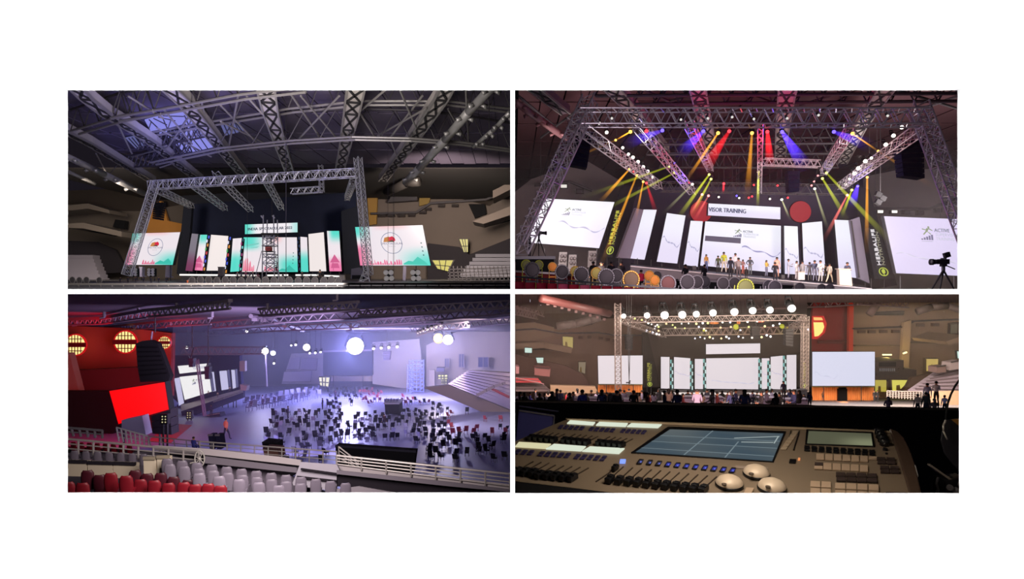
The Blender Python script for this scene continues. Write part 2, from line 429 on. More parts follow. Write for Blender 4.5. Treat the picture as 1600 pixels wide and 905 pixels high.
# ================================================================== HALL TL: arena seen from the floor, stage with teal and pink screens
HALL = 'TL'
for nm, lo, ta, sz, pw, cc in LIGHTS: area(nm, lo, ta, sz, pw, cc)
V = 'top-left view'
spot('roof_patch_fill', P(320, 330, 26), P(258, 200, 42), 24, 26000, (150, 150, 255), .9, 1.0)
spot('roof_centre_fill', P(430, 330, 24), P(440, 175, 40), 60, 3500, (215, 200, 235), .9, 1.0)  # both spots added below the roof to brighten its sheets
steel = mat('galvanised_steel', (130, 126, 124), .45, .3, noise=.15, scale=2)
steel_d = mat('dark_steel', (60, 56, 60), .6, .2)
plate = mat('grey_girder_paint', (158, 152, 148), .6, noise=.2, scale=1.2)
beige = mat('beige_plaster', (120, 104, 90), .9, noise=.12, scale=.4)
navy = mat('navy_drape', (20, 26, 48), .95, noise=.3, scale=.6)
black = mat('black_cloth', (12, 12, 16), .95)
# shell
wallpoly('wall_back_tl', [(60, 300), (798, 268), (798, 452), (60, 452)], 74, mat('brown_wall', (62, 54, 48), .9, noise=.2, scale=.3))
H1 = 9.0
def floor1(x, d, up=0): return Vector(((x-CX)/FPX*d, d, CZ-.44+.0225*d+up))
struct('floor_tl', MB().add([floor1(60, 19.6), floor1(797, 19.6), floor1(797, 73), floor1(60, 73), floor1(60, 19.6, -.02), floor1(797, 19.6, -.02), floor1(797, 73, -.1), floor1(60, 73, -.1)],
    [(0, 1, 2, 3), (7, 6, 5, 4), (0, 4, 5, 1), (2, 6, 7, 3), (0, 3, 7, 4), (1, 5, 6, 2)]), mat('grey_floor', (90, 88, 92), .5, noise=.2))
# roof deck: corrugated sheets
deck = MB(); ds = [28, 33, 38, 43, 48, 53.5]
rd = mat('roof_sheet', (88, 80, 98), .7, noise=.25, scale=.5)
for a, b in zip(ds, ds[1:]):
    for k in range(30):
        x0 = -30+k; deck.box((x0+.5, (a+b)/2, CZ+H1+1.5+.05*(k % 2)), .96, b-a-.25, .05)
struct('ceiling_tl', deck, rd, label='purple grey corrugated roof sheets in panels')
struct('ceiling_tl_rear', MB().box((-18, 63, CZ+H1+1.2), 46, 18.5, .1), mat('dark_roof', (34, 30, 30), .9))
def polyR(pts, H): return [RP(x, y, H) for x, y in pts]
def girder(label, pts, ws, H, name='roof_girder', m=plate, lat=None, cell=1.1, depth=.5, group='roof girders'):
    """lattice girder: pale bottom plate with edge flanges and X lacing coloured as dark shadow lines"""
    c = polyR(pts, H); root = empty(name, c[0], label, 'girder', None)
    W = [w_*p.y/FPX for w_, p in zip(ws, c)]
    pl = MB(); fl = MB(); la = MB()
    for a, b, wa, wb in zip(c, c[1:], W, W[1:]):
        d = (b-a).normalized(); r = d.cross(Vector((0, 0, 1))).normalized(); L = (b-a).length
        pl.bar(a+Vector((0, 0, depth/2)), b+Vector((0, 0, depth/2)), wa*.96, depth, w2=wb*.96)
        for s in (-1, 1): fl.bar(a+r*s*wa/2, b+r*s*wb/2, .09, .14)
        n = max(1, round(L/(wa*cell*3.4)))
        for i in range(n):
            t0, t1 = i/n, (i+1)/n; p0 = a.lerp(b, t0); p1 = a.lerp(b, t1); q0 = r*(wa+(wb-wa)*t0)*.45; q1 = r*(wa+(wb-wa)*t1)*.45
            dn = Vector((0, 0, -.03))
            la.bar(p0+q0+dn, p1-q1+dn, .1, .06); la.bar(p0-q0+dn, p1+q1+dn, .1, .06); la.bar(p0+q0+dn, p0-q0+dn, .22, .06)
    pl.build('soffit', m, root); fl.build('flange', lat or steel, root); la.build('lacing', mat('lacing_shadow', (26, 24, 26), .7), root)  # shadow lines on the plate put in as dark bars
    return root
G = [([(119, 138), (135, 155), (168, 181), (201, 200), (237, 223), (268, 249), (312, 283)], [20, 18, 17, 15, 14, 13, 12], 'starting at the upper left corner'),
     ([(99, 205), (139, 225), (184, 252), (239, 285)], [12, 11, 10, 9], 'sloping down to the left stage tower'),
     ([(264, 138), (290, 163), (317, 196), (343, 229), (366, 258), (388, 284)], [24, 22, 19, 16, 13, 11], 'passing right of the bluish skylight'),
     ([(415, 138), (423, 178), (437, 223), (446, 250), (454, 274)], [27, 22, 17, 14, 12], 'above the scaffold tower'),
     ([(556, 138), (549, 178), (540, 223), (534, 252), (530, 268)], [27, 23, 17, 14, 13], 'ending at the right stage tower'),
     ([(698, 138), (689, 156), (658, 201), (636, 232), (598, 283)], [22, 21, 18, 15, 12], 'right of the stage tower in the dark part')]
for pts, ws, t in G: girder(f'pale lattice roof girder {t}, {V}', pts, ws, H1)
# round ducts
def duct(label, pts, ws, H, m, hung=True):
    c = polyR(pts, H); root = empty('air_duct', c[0], label, 'duct'); b = MB(); k = MB()
    for a, e, wa, wb in zip(c, c[1:], ws, ws[1:]): b.tube(a, e, wa*a.y/FPX/2, wb*e.y/FPX/2, 14)
    b.build('pipe', m, root, True)
    if hung:
        for i in range(len(c)-1):
            for t in (.15, .65):
                p = c[i].lerp(c[i+1], t); r = ws[i]*p.y/FPX/2
                for sg in (-1, 1): MB().tube(p+Vector((sg*r*.8, 0, -.1)), p+Vector((sg*r*1.9, 0, -.2)), .09, .12, 10).build('outlet', m, root, True)
    return root
ductm = mat('duct_metal', (150, 148, 146), .4, .4, noise=.2, scale=1)
duct(f'long pale round air duct crossing the upper right, {V}', [(775, 130), (733, 174), (696, 218), (656, 262), (634, 285)], [15, 14, 13, 12, 11], 8.2, ductm)
duct(f'thin pale round pipe at the right edge under the roof, {V}', [(797, 176), (770, 204), (740, 229)], [8, 7, 6], 8.2, ductm)
duct(f'thick round air duct on the far left with small outlets, {V}', [(99, 242), (162, 272), (224, 302)], [10, 10, 9], 8.0, ductm)
duct(f'thinner round pipe below the thick left duct, {V}', [(99, 265), (148, 287)], [6, 5], 8.0, ductm, False)
for i, pg in enumerate(([(226, 188), (262, 178), (302, 174), (300, 198), (262, 212), (236, 206)], [(262, 215), (316, 200), (334, 230), (290, 240)], [(196, 216), (222, 211), (230, 227), (212, 232)], [(345, 196), (372, 188), (380, 205), (352, 212)])):
    c = [RP(x, y, 10.25) for x, y in pg]; root = empty('skylight', c[0], f'bluish glowing skylight sheet in the roof, {["largest upper left", "lower right", "small far left", "dim right"][i]} one, {V}', 'skylight')
    MB().prism(c, (0, 0, .05)).build('glazing', glow('sky_glow', (112, 112, 186) if i < 2 else (74, 76, 120), 1.5, True), root); mb = MB()
    for k in range(1, 5): mb.bar(c[0].lerp(c[1], k/5)+Vector((0, 0, -.04)), c[-1].lerp(c[2], k/5)+Vector((0, 0, -.04)), .05, .05)
    mb.build('glazing_bars', steel_d, root)
# purlin trusses: arched double chords with webs
def purlin(label, pts, dy, H, n=12):
    a = polyR(pts, H); b = [p+Vector((0, 0, dy)) for p in a]; root = empty('roof_purlin', a[0], label, 'purlin')
    MB().path(a, .07, 6).build('lower_chord', steel, root)
    MB().path([p+Vector((0, .7, 0)) for p in a], .07, 6).build('second_chord', steel, root)
    MB().path(b, .07, 6).build('upper_chord', steel_d, root)
    w_ = MB(); seg = []
    for p, q in zip(a, a[1:]):
        k = max(1, n//(len(a)-1))
        for i in range(k): seg.append(p.lerp(q, i/k))
    seg.append(a[-1])
    for i in range(len(seg)-1):
        m_ = (seg[i]+seg[i+1])/2+Vector((0, 0, dy)); w_.tube(seg[i], m_, .035, n=5); w_.tube(m_, seg[i+1], .035, n=5)
    w_.build('web', steel_d, root)
purlin(f'pale double purlin spanning the whole roof behind the skylight, {V}', [(235, 254), (339, 232), (450, 220), (550, 214), (640, 216), (720, 222), (797, 233)], 1.6, 8.6, 14)
purlin(f'purlin just above the blue skylight, {V}', [(173, 184), (277, 166), (372, 148), (470, 136)], 1.5, 8.9, 9)
purlin(f'short purlin near the left edge above the ducts, {V}', [(110, 205), (180, 184), (240, 172)], 1.2, 8.9, 6)
purlin(f'dark purlin across the upper middle, {V}', [(230, 208), (330, 190), (450, 170), (560, 158), (700, 158), (797, 170)], 1.6, 9.6, 16)
# diagonal roof rods
rods = [((470, 150), (525, 215)), ((530, 150), (468, 216)), ((560, 176), (605, 138)), ((562, 176), (585, 213)), ((590, 212), (665, 170)), ((624, 138), (650, 200)),
        ((372, 150), (358, 226)), ((385, 150), (410, 178)), ((410, 222), (345, 190)), ((182, 190), (206, 240)), ((245, 200), (330, 245)), ((255, 170), (300, 225)),
        ((300, 175), (262, 230)), ((315, 160), (330, 225)), ((150, 240), (167, 272)), ((610, 218), (622, 250)), ((700, 170), (730, 222)), ((728, 138), (732, 222)),
        ((200, 150), (255, 185)), ((345, 165), (400, 222)), ((455, 148), (500, 215)), ((660, 150), (610, 215)), ((300, 245), (250, 262)), ((206, 245), (262, 230))]
rods_s = sorted(rods)
for i, (a, b) in enumerate(rods_s):
    p, q = RP(*a, 9.4), RP(*b, 8.9); o = MB().tube(p, q, .055, n=7).build('brace_rod', steel, None)
    setp(o, f'straight grey bracing rod under the roof, {nth(i, len(rods))}, {V}', 'rod', 'roof bracing rods of the top-left view')
for i, (x0, y0, x1, y1) in enumerate([(195, 262, 260, 258), (230, 250, 300, 238), (215, 236, 290, 218), (262, 226, 330, 212)]):
    o = MB(); a, b = RP(x0, y0, 9.15), RP(x1, y1, 9.15)
    for k in range(9):
        p = a.lerp(b, k/9); q = a.lerp(b, (k+1)/9); o.tube(p, q+Vector((0, 0, .9)), .05, n=5); o.tube(p+Vector((0, 0, .9)), q, .05, n=5)
    o.tube(a, b, .06, n=5); o.tube(a+Vector((0, 0, .9)), b+Vector((0, 0, .9)), .06, n=5)
    setp(o.build('catwalk_lattice', steel_d), f'dark lattice catwalk rail by the skylight, {["lowest", "second lowest", "third lowest", "highest"][i]} of four, {V}', 'catwalk', 'catwalk lattices by the skylight')
# venue walls left
wl_c = mat('dim_wall_plaster', (96, 88, 80), .9, noise=.15, scale=.3)
ochre = mat('orange_lit_plaster', (190, 130, 60), .9, noise=.15, scale=.4)
wallpoly('wall_left_tl', [(60, 322), (137, 318), (172, 330), (225, 330), (295, 318), (295, 452), (60, 452)], 72, wl_c)
wallpoly('wall_left_tl_lit', [(238, 318), (252, 314), (262, 345), (286, 350), (284, 368), (228, 368)], 71, ochre, label='strip of the left wall coloured as orange lit')  # orange light on the wall put into the strip's colour
for nm, px, d, lab in (('wall_left_balcony', [(99, 350), (130, 348), (190, 362), (190, 370), (130, 357), (99, 356)], 60, 'upper curved balcony edge on the left wall'),
                       ('wall_left_balcony_high', [(60, 326), (137, 318), (170, 328), (172, 334), (137, 326), (60, 334)], 64, 'top ledge of the left wall')):
    struct(nm, MB().prism([P(x, y, d) for x, y in px], (0, 3, 0)), wl_c, label=lab)
o = MB().prism([P(x, y, 71.6) for x, y in [(110, 356), (135, 353), (190, 366), (180, 369), (140, 362)]], (0, .38, 0)).build('balcony_opening', black); setp(o, f'dark slot opening under the left balcony, {V}', 'opening')
o = MB().prism([P(x, y, 70) for x, y in [(180, 343), (196, 345), (194, 358), (176, 355)]], (0, .6, 0)).build('wall_opening', black); setp(o, f'dark square opening in the left wall, {V}', 'opening')
st = MB()
for i in range(7): st.box(P(115+i*2, 438-i*6, 62+i), 6.2-i*.5, 1.2, .4)
setp(st.build('stand_steps', mat('pale_steps', (150, 145, 155), .8)), f'pale tiered stand at the lower left edge, {V}', 'stand')
wallpoly('wall_left_stand', [(99, 376), (150, 378), (180, 390), (200, 425), (160, 428), (99, 405)], 69, mat('dark_stand', (44, 40, 46), .9), label='dark curved stand front at left')
# right wall with cornice, vents, balconies
wr_c = mat('taupe_plaster', (104, 94, 88), .9, noise=.15, scale=.3)
wallpoly('wall_right_tl', [(556, 300), (575, 292), (660, 296), (765, 322), (798, 300), (798, 452), (556, 452)], 72, wr_c)
wallpoly('wall_right_tl_ochre', [(573, 298), (590, 294), (588, 350), (577, 352)], 71, mat('ochre_dim', (150, 116, 60), .9), label='ochre strip at the left end of the right wall')
wallpoly('wall_right_column', [(655, 296), (675, 300), (670, 318), (655, 322)], 71, mat('ochre_dim2', (130, 108, 60), .9), label='yellowish pier on the right wall')
crn = MB(); cp = [P(x, y, 70.5) for x, y in [(580, 334), (651, 332), (673, 318), (760, 312), (797, 296)]]
for a, b in zip(cp, cp[1:]): crn.bar(a, b, .4, .22)
struct('trim_cornice', crn, steel_d, label='dark cornice line on the right wall')
vs_ = [(598, 337), (612, 337), (628, 337), (644, 336.5), (661, 332), (669, 327), (690, 322), (711, 321.5)]
for i, (x, y) in enumerate(vs_):
    p = P(x, y, 71); setp(MB().box(p, .75, .3, .3).box(p+Vector((0, -.2, .08)), .7, .1, .04, 1).build('wall_vent', [mat('vent_dark', (40, 32, 30), .8), steel_d]),
        f'small dark vent on the right wall, {nth(i, len(vs_))}, {V}', 'vent', 'vents on the right wall of the top-left view')
o = MB().prism([P(x, y, 71) for x, y in [(732, 319), (757, 319), (760, 334), (742, 341)]], (0, .6, 0)).build('wall_opening', black); setp(o, f'large dark window opening in the right wall, {V}', 'opening')
struct('wall_right_balcony', MB().prism([P(x, y, 62) for x, y in [(738, 346), (798, 322), (798, 336), (755, 350)]], (0, 4, 0)), wr_c, label='right balcony ledge')
struct('wall_right_balcony_high', MB().prism([P(x, y, 62) for x, y in [(770, 298), (798, 284), (798, 296), (770, 310)]], (0, 4, 0)), wr_c, label='high right balcony ledge')
o = MB().prism([P(x, y, 71.6) for x, y in [(748, 350), (798, 336), (798, 345), (765, 353)]], (0, .38, 0)).build('balcony_opening', black); setp(o, f'dark slot opening under the right balcony, {V}', 'opening')
duct(f'large dark air duct low over the right wall, {V}', [(605, 300), (635, 286), (655, 284)], [14, 14, 14], 9.6, mat('dark_duct', (60, 56, 54), .6), False)
o = MB().prism([P(x, y, 70) for x, y in [(612, 304), (652, 300), (652, 313), (606, 316)]], (0, 1, 0)).build('ventilation_box', steel_d); setp(o, f'dark grey ventilation box on the right wall, {V}', 'vent box')
# lit doorway and staircase light
def lit_door(px, d, c, label, s=.9):
    q = Quad(px, d); root = empty('lit_doorway', q(.5, 0), label, 'doorway')
    MB().prism([q(-.08, -.02), q(1.08, -.02), q(1.08, 1.06), q(-.08, 1.06)], (0, .3, 0)).build('door_frame', steel_d, root)
    MB().prism([q(0, 0, .1), q(1, 0, .1), q(1, 1, .1), q(0, 1, .1)], (0, .05, 0)).build('bright_room', glow('room_light', c, s), root)
    b = MB()
    for u in (.33, .66): b.bar(q(u, 0, .15), q(u, 1, .15), .08, .08)
    b.bar(q(0, .45, .15), q(1, .45, .15), .08, .08); b.build('mullion', steel_d, root)
lit_door([(718, 374), (731, 374), (731, 394), (725, 394)], 68.75, (222, 210, 130), f'bright yellow doorway in the dark right stand, {V}')
lit_door([(676, 407), (708, 407), (700, 424), (684, 420)], 68.75, (230, 216, 110), f'bright yellow stair exit right of the right screen, {V}', .8)
wallpoly('wall_right_stand', [(668, 380), (718, 386), (733, 398), (798, 372), (798, 452), (668, 452)], 69, mat('dark_stand2', (40, 36, 42), .9), label='dark stand front at right')
r = MB()
for i in range(5):
    r.bar(P(700, 421+i*5, 58), P(797, 418+i*5, 58), .08, .08)
for i in range(16):
    r.bar(P(702+i*6.3, 416, 58), P(704+i*6.6, 447, 58), .08, .08)
setp(r.build('stand_railing', steel_d), f'steel railing grid at the lower right corner, {V}', 'railing')
st = MB()
for i in range(6): st.box(P(760+i*4, 430-i*6, 63+i), 5, 1.2, .35)
setp(st.build('stand_steps', mat('grey_steps', (120, 118, 128), .8)), f'grey tiered stand at the lower right corner, {V}', 'stand')
# stage house and drapes
wallpoly('wall_stage_tl', [(289, 320), (556, 300), (556, 430), (278, 430)], 66, navy, label='dark navy drape behind the stage')
wallpoly('wall_stage_top_tl', [(284, 306), (556, 290), (556, 322), (289, 330)], 67, mat('dark_fascia', (30, 32, 40), .9), label='dark fascia above the stage')
wallpoly('wall_stage_side_tl', [(287, 320), (300, 320), (292, 428), (276, 428)], 62, mat('navy_side', (16, 20, 32), .95), label='dark drape left of the stage screens')
wallpoly('wall_stage_side_right_tl', [(533, 330), (558, 322), (572, 428), (537, 428)], 62, mat('navy_side', (16, 20, 32), .95), label='dark drape right of the stage screens')
# LED screens
TEAL = (80, 218, 200); PINK = (240, 130, 175); WH = (238, 228, 234)
def mixc(a, b, t): t = max(0, min(1, t)); return tuple(a[i]*(1-t)+b[i]*t for i in range(3))
def sm(a, b, x): t = max(0, min(1, (x-a)/(b-a))); return t*t*(3-2*t)
def f_left(u, v):
    c = mixc(WH, TEAL, sm(.25, .0, u)*sm(.6, .9, v)); c = mixc(c, (236, 120, 160), sm(.22, .0, u)*sm(.62, .4, v))
    c = mixc(c, TEAL, sm(.45, 1., u)*sm(.55, .05, v)); return mixc(c, (250, 170, 170), .5*sm(.12, .0, 1-v)*sm(.2, .4, u)*sm(.9, .6, u))
def f_main(u, v):
    c = mixc(WH, TEAL, sm(.42, .1, u)*sm(.55, .8, v)); c = mixc(c, (250, 170, 170), .7*sm(.15, 0, abs(u-.62))*sm(.75, 1, v))
    return mixc(c, TEAL, sm(.5, .85, u)*sm(.6, .2, v))
def tower_fn(kind):
    if kind == 'pinkteal': return lambda u, v: mixc(mixc(WH, TEAL, sm(.65, .95, v)*sm(0, .5, u)), PINK, sm(.42, .12, v))
    if kind == 'teal': return lambda u, v: mixc(WH, TEAL, sm(.7, .3, v)*.95)
    return lambda u, v: (240, 230, 228)
S = 1.0
r1, q1 = led_screen('led_screen', f'left side screen with teal, pink and a round logo, {V}', [(208, 365), (282, 363), (270, 414), (196, 414)], 48, f_left, nx=24, ny=16)
def spect(root, q, cu, cv, k, full):
    ru, rv = .155*k, .155*k*1.75
    flat('logo_ring', q, ring_poly(cu, cv, ru, rv, .05), (120, 130, 160), root)
    flat('logo_hat', q, [[(cu-ru*.75, cv+rv*.1), (cu-ru*.2, cv+rv*.1), (cu-ru*.15, cv+rv*.62), (cu-ru*.6, cv+rv*.5)]], (196, 130, 70), root)
    flat('logo_scarf', q, [blob(cu+ru*.08, cv+rv*.35, ru*.35, rv*.28, 14, 3)], (214, 40, 70), root)
    flat('logo_hill', q, [[(cu-ru*.4, cv+rv*.1), (cu+ru*.3, cv+rv*.1), (cu+ru*.1, cv+rv*.3)]], (90, 80, 60), root, .055)
    text_on(q, 'SPECTACULAR', cu-ru*1.0, cv-rv*.14, cu+ru*1.05, cv+rv*.04, (90, 90, 120), root)
    text_on(q, '2 0 2 2', cu-ru*.3, cv-rv*.36, cu+ru*.3, cv-rv*.26, (140, 140, 160), root, name='lettering_year')
def skyline(root, q, u0, u1, h, c, seed):
    r_ = random.Random(seed); pol = []; u = u0
    while u < u1:
        w_ = r_.uniform(.012, .035); hh = r_.uniform(.3, 1)*h; pol.append([(u, .02), (min(u+w_, u1), .02), (min(u+w_*.8, u1), hh), (u+w_*.5, hh*1.25), (u+w_*.2, hh)]); u += w_*1.1
    flat('skyline_picture', q, pol, c, root)
spect(r1, q1, .55, .55, 1, 1); skyline(r1, q1, .35, .62, .14, (222, 90, 130), 2)
flat('mountain_picture', q1, [[(.62, .05), (.72, .14), (.8, .1), (.88, .2), (.96, .08), (.97, .02), (.62, .02)]], (60, 190, 172), r1)
r2, q2 = led_screen('led_screen', f'right side screen with pink corner and large round logo, {V}', [(555, 355), (660, 352), (673, 415), (563, 415)], 48, f_left, nx=24, ny=16)
spect(r2, q2, .5, .57, 1, 1); skyline(r2, q2, .14, .6, .14, (236, 110, 150), 3)
flat('mountain_picture', q2, [[(.62, .05), (.7, .12), (.76, .1), (.84, .22), (.93, .1), (.97, .02), (.62, .02)]], (70, 200, 180), r2)
flat('lantern_picture', q2, [blob(.93, .56-.1*k, .012, .02, 8, k) for k in range(4)], (60, 110, 110), r2)
Z = 60
hd, qh = led_screen('header_screen', f'wide header screen above the stage with teal left end, {V}', [(383, 351), (465, 348), (465, 363), (383, 366)], Z-.6, lambda u, v: mixc((244, 238, 244), TEAL, max(sm(.25, .0, u), .4*sm(.8, 1, u))), nx=20, ny=6)
text_on(qh, 'INDIA SPECTACULAR 2022', .06, .36, .9, .64, (60, 70, 90), hd, bold=.015)
mn, qm = led_screen('main_screen', f'main centre screen behind the scaffold with teal mountains, {V}', [(381, 371), (464, 371), (465.5, 425), (378, 425)], Z, f_main, nx=24, ny=18)
skyline(mn, qm, .02, .22, .35, (236, 110, 140), 5); skyline(mn, qm, .4, .66, .16, (236, 110, 140), 6)
flat('mountain_picture', qm, [[(.66, .04), (.72, .1), (.78, .08), (.85, .2), (.93, .08), (.97, .02), (.66, .02)]], (60, 186, 170), mn)
flat('lantern_picture', qm, [blob(.93-.005*k, .55-.1*k, .01, .02, 8, k) for k in range(4)], (60, 110, 110), mn)
flat('brush_picture', qm, [[(.04, .78), (.3, .84), (.28, .8), (.08, .74)], [(.1, .68), (.3, .74), (.26, .7)]], (120, 200, 190), mn)
tw = [([(300, 365), (310, 366), (301, 424), (290, 423)], 'dim', 'dim glowing grey and magenta side-wall'), ([(310, 367), (324, 367), (317, 423), (301, 422)], 'pinkteal', 'leftmost bright'),
      ([(330, 367), (357, 369), (352, 423), (323, 423)], 'white', 'plain white left'), ([(364, 373), (378, 372), (374, 424), (360, 425)], 'teal', 'teal-footed left'),
      ([(468, 370), (480, 371), (482, 425), (470, 425)], 'teal', 'teal-footed right'), ([(482, 366), (506, 363), (510, 424), (484, 424)], 'white', 'plain white right'),
      ([(511, 361), (530, 361), (534, 424), (515, 424)], 'pinkteal', 'rightmost bright')]
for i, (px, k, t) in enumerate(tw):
    fn = tower_fn(k) if k != 'dim' else (lambda u, v: mixc((110, 104, 120), (110, 30, 80), sm(.6, .1, v)))  # dim entry is a side wall, its gradient put in as glow
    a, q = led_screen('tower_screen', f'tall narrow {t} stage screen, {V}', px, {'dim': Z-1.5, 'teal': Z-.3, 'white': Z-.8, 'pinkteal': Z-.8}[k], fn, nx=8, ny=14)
    if k == 'pinkteal': flat('pagoda_picture', q, [[(.15, .08), (.85, .08), (.75, .2), (.25, .2)], [(.1, .22), (.9, .22), (.5, .42)], [(.3, .02), (.36, .02), (.36, .3), (.3, .3)]], (206, 90, 140), a)
for i, (a, b) in enumerate([((327, 368), (319, 424)), ((360, 370), (353, 428)), ((380, 373), (376, 424)), ((467, 370), (468, 424))]):
    root = empty('pixel_column', P(*b, Z-1.2), f'slim column of coloured light tubes between stage screens, {nth(i, 4)}, {V}', 'light column', 'coloured pixel columns of the top-left stage')
    p, q = P(*a, Z-1.2), P(*b, Z-1.2); MB().bar(p, q, .22, .2).build('column_body', black, root)
    cl = [(70, 90, 230), (230, 230, 255), (230, 150, 60), (70, 170, 90), (210, 50, 60), (80, 80, 220)] if i < 2 else [(40, 90, 110), (160, 60, 120), (120, 210, 210)]
    if i == 3: cl = [(30, 50, 90)]
    for k in range(9):
        MB().bar(p.lerp(q, k/9+.01)+Vector((.06*(-1)**k, -.15, 0)), p.lerp(q, (k+.8)/9)+Vector((.06*(-1)**k, -.15, 0)), .13, .08).build('light_tube', glow('tube_light', cl[k % len(cl)], .9), root)
# stage deck
root = empty('stage', P(408, 437, 56), f'long low stage with a lit white front edge, {V}', 'stage')
MB().prism([P(283, 431, 57), P(540, 428, 57), P(540, 437, 57), P(283, 439, 57)], (0, 6, 0)).build('deck', mat('dark_deck', (36, 34, 38), .8), root)
e = MB()
for a, b in (((281, 429.5), (345, 430)), ((352, 430), (404, 430.5)), ((418, 430.5), (450, 430)), ((462, 430), (497, 430)), ((507, 431), (530, 432))):
    e.bar(P(*a, 56.9), P(*b, 56.9), .12, .14)
e.build('lit_edge', glow('edge_light', (255, 250, 244), 1.2, True), root)
MB().prism([P(530, 430, 56.5), P(538, 430, 56.5), P(540, 448, 56.5), P(534, 448, 56.5)], (0, .3, 0)).build('stage_leg', steel, root)
# box trusses and towers
al = mat('aluminium_truss', (200, 200, 204), .4, .4)
truss('stage_truss', f'long front lighting truss across the stage, {V}', P(234, 290, 46), P(558, 270, 46), .58, 40, .035, .022, al, style='l')
truss('stage_truss', f'inner rear truss left of centre above the stage, {V}', P(455, 299, 52), P(503, 296, 52), .45, 9, .035, .025, al)
truss('truss_tower', f'left stage tower leaning over the left screen, {V}', P(198, 430, 45), P(243, 284, 45.5), .55, 15, .03, .016, al, style='x', w2=.5)
truss('truss_tower', f'right stage tower in front of the right screen, {V}', P(576, 430, 45), P(559, 246, 45.5), .46, 20, .03, .016, al, style='x', w2=.42)
truss('truss_tower', f'short hanging truss right of centre under the roof, {V}', P(503, 300, 50), P(501, 258, 50), .3, 8, .03, .025, al)
for i, (a, b) in enumerate([((250, 298), (300, 322)), ((296, 284), (352, 326)), ((336, 272), (392, 328)), ((408, 268), (440, 325)), ((552, 283), (542, 310))]):
    truss('hanging_truss', f'thin truss running back over the stage, {nth(i, 5)}, {V}', P(*a, 46), P(*b, 58), .42, 16, .035, .025, al, group='trusses running back over the top-left stage')
truss('roof_leg_truss', f'tapered truss foot below the right screen, {V}', P(570, 447, 43), P(571, 424, 43.5), .75, 5, .045, .03, al, w2=.25)
# scaffold tower
root = empty('scaffold_tower', P(419, 438, 50), f'tall mobile scaffold tower in front of the main screen, {V}', 'scaffold')
D = 50; x0, x1 = 409.5, 429
def sp(x, y, b=0): return P(x, y, D)+Vector((0, b*.8, 0))
for b in (0, 1):
    for x in (x0, x1): MB().tube(sp(x, 438, b), sp(x+(2 if x == x0 else -1.5), 336+6*b, b), .045, n=6).build('standard', al, root)
    for i, y in enumerate((425, 411, 402, 397, 384, 372, 366)): MB().tube(sp(x0, y, b), sp(x1, y, b), .035, n=6).build('ledger', al, root)
    g = MB()
    for y0, y1 in ((425, 411), (411, 397), (384, 372), (372, 366)): g.tube(sp(x0, y0, b), sp(x1, y1, b), .03, n=5); g.tube(sp(x1, y0, b), sp(x0, y1, b), .03, n=5)
    g.build('diagonal', al, root)
for (xa, xb) in ((409, 399), (429, 437)): MB().tube(sp(xa, 392), sp(xb, 432), .03, n=6).build('outrigger', al, root)
MB().box(P(419, 366, D)+Vector((0, .4, 0)), 1.1, .9, .18).build('platform', mat('dark_platform', (50, 46, 44)), root)
MB().box(P(417, 384, D)+Vector((0, .4, 0)), .8, .8, .08).box(P(420, 393.2, D)+Vector((0, .1, 0)), .7, .8, .06).build('lower_platform', mat('dark_platform', (50, 46, 44)), root)
for x, dx in ((411, -1), (429, 1)): MB().bar(P(x, 341, D), P(x-3, 337, D), .12, .1).build('top_bracket', al, root)
setp(MB().box(P(420, 389, D-.3), .42, .4, .3).box(P(420, 389, D-.52), .3, .05, .15, 1).build('toolbox', [mat('red_box', (196, 96, 84)), mat('red_dark', (140, 60, 56))]), f'reddish box held on the scaffold tower below the climber, {V}', 'box')
person(P(423.5, 383.2, 50.5), .34, 'stand', 160, (SK, DK, DK, DK), f'person in black standing high on the scaffold tower, {V}')
person(P(432, 429.5, 57.5), .5, 'stand', 200, (SK, (30, 30, 40), DK, DK), f'person in dark clothes at the right foot of the scaffold, {V}')
# speakers, follow spots
def line_array(label, px, d, n=8, thick=.7, m=black, name='line_array', chain=True):
    """px: TL TR BR BL of the hanging stack"""
    q = Quad(px, d); root = empty(name, q(.5, 1), label, 'speaker')
    for k in range(n):
        v0, v1 = k/n+.01, (k+1)/n-.01
        MB().prism([q(0, v0), q(1, v0), q(1, v1), q(0, v1)], (0, thick, 0)).build('speaker_box', m, root)
    if chain: MB().tube(q(.5, 1), q(.5, 1)+Vector((0, .3, .5)), .03, n=6).build('hoist_chain', steel_d, root)
    return root
line_array(f'black hanging line array left of the stage, {V}', [(240, 316), (254, 316), (250, 344), (238, 342)], 46, 8, .5)
for i, (x, y) in enumerate([(607, 424), (649, 424)]):
    root = empty('blinder_stack', P(x, 448, 46), f'stack of round blinder lamps under the right screen, {nth(i, 2)} of the two, {V}', 'stage light', 'blinder stacks under the right screen')
    MB().box(P(x, y+11, 46)+Vector((0, .25, 0)), .55, .3, 1.25).build('rack', black, root)
    for k in range(6):
        p = P(x-4+8*(k % 2)+(k//2), y+2+(k//2)*9, 45.9); MB().lathe([(.17, -.03), (.19, .05), (.16, .05), (.15, 0), (.05, -.01)], p, 'y', 14).build('lamp_ring', mat('pale_ring', (180, 178, 176), .4), root)
for i, (x, y) in enumerate([(209, 424), (236, 424)]):
    root = empty('blinder_stack', P(x, 432, 46), f'stack of round blinder lamps under the left screen, {nth(i, 2)} of the two, {V}', 'stage light', 'blinder stacks under the left screen')
    MB().box(P(x, y+2, 46)+Vector((0, .2, 0)), .42, .3, .6).build('rack', black, root)
    for k in range(6):
        p = P(x-3+6*(k % 2), y-2.5+(k//2)*4, 45.9); MB().lathe([(.1, -.03), (.11, .05), (.09, .05), (.085, 0), (.03, -.01)], p, 'y', 12).build('lamp_ring', mat('pale_ring', (200, 198, 196), .4), root)
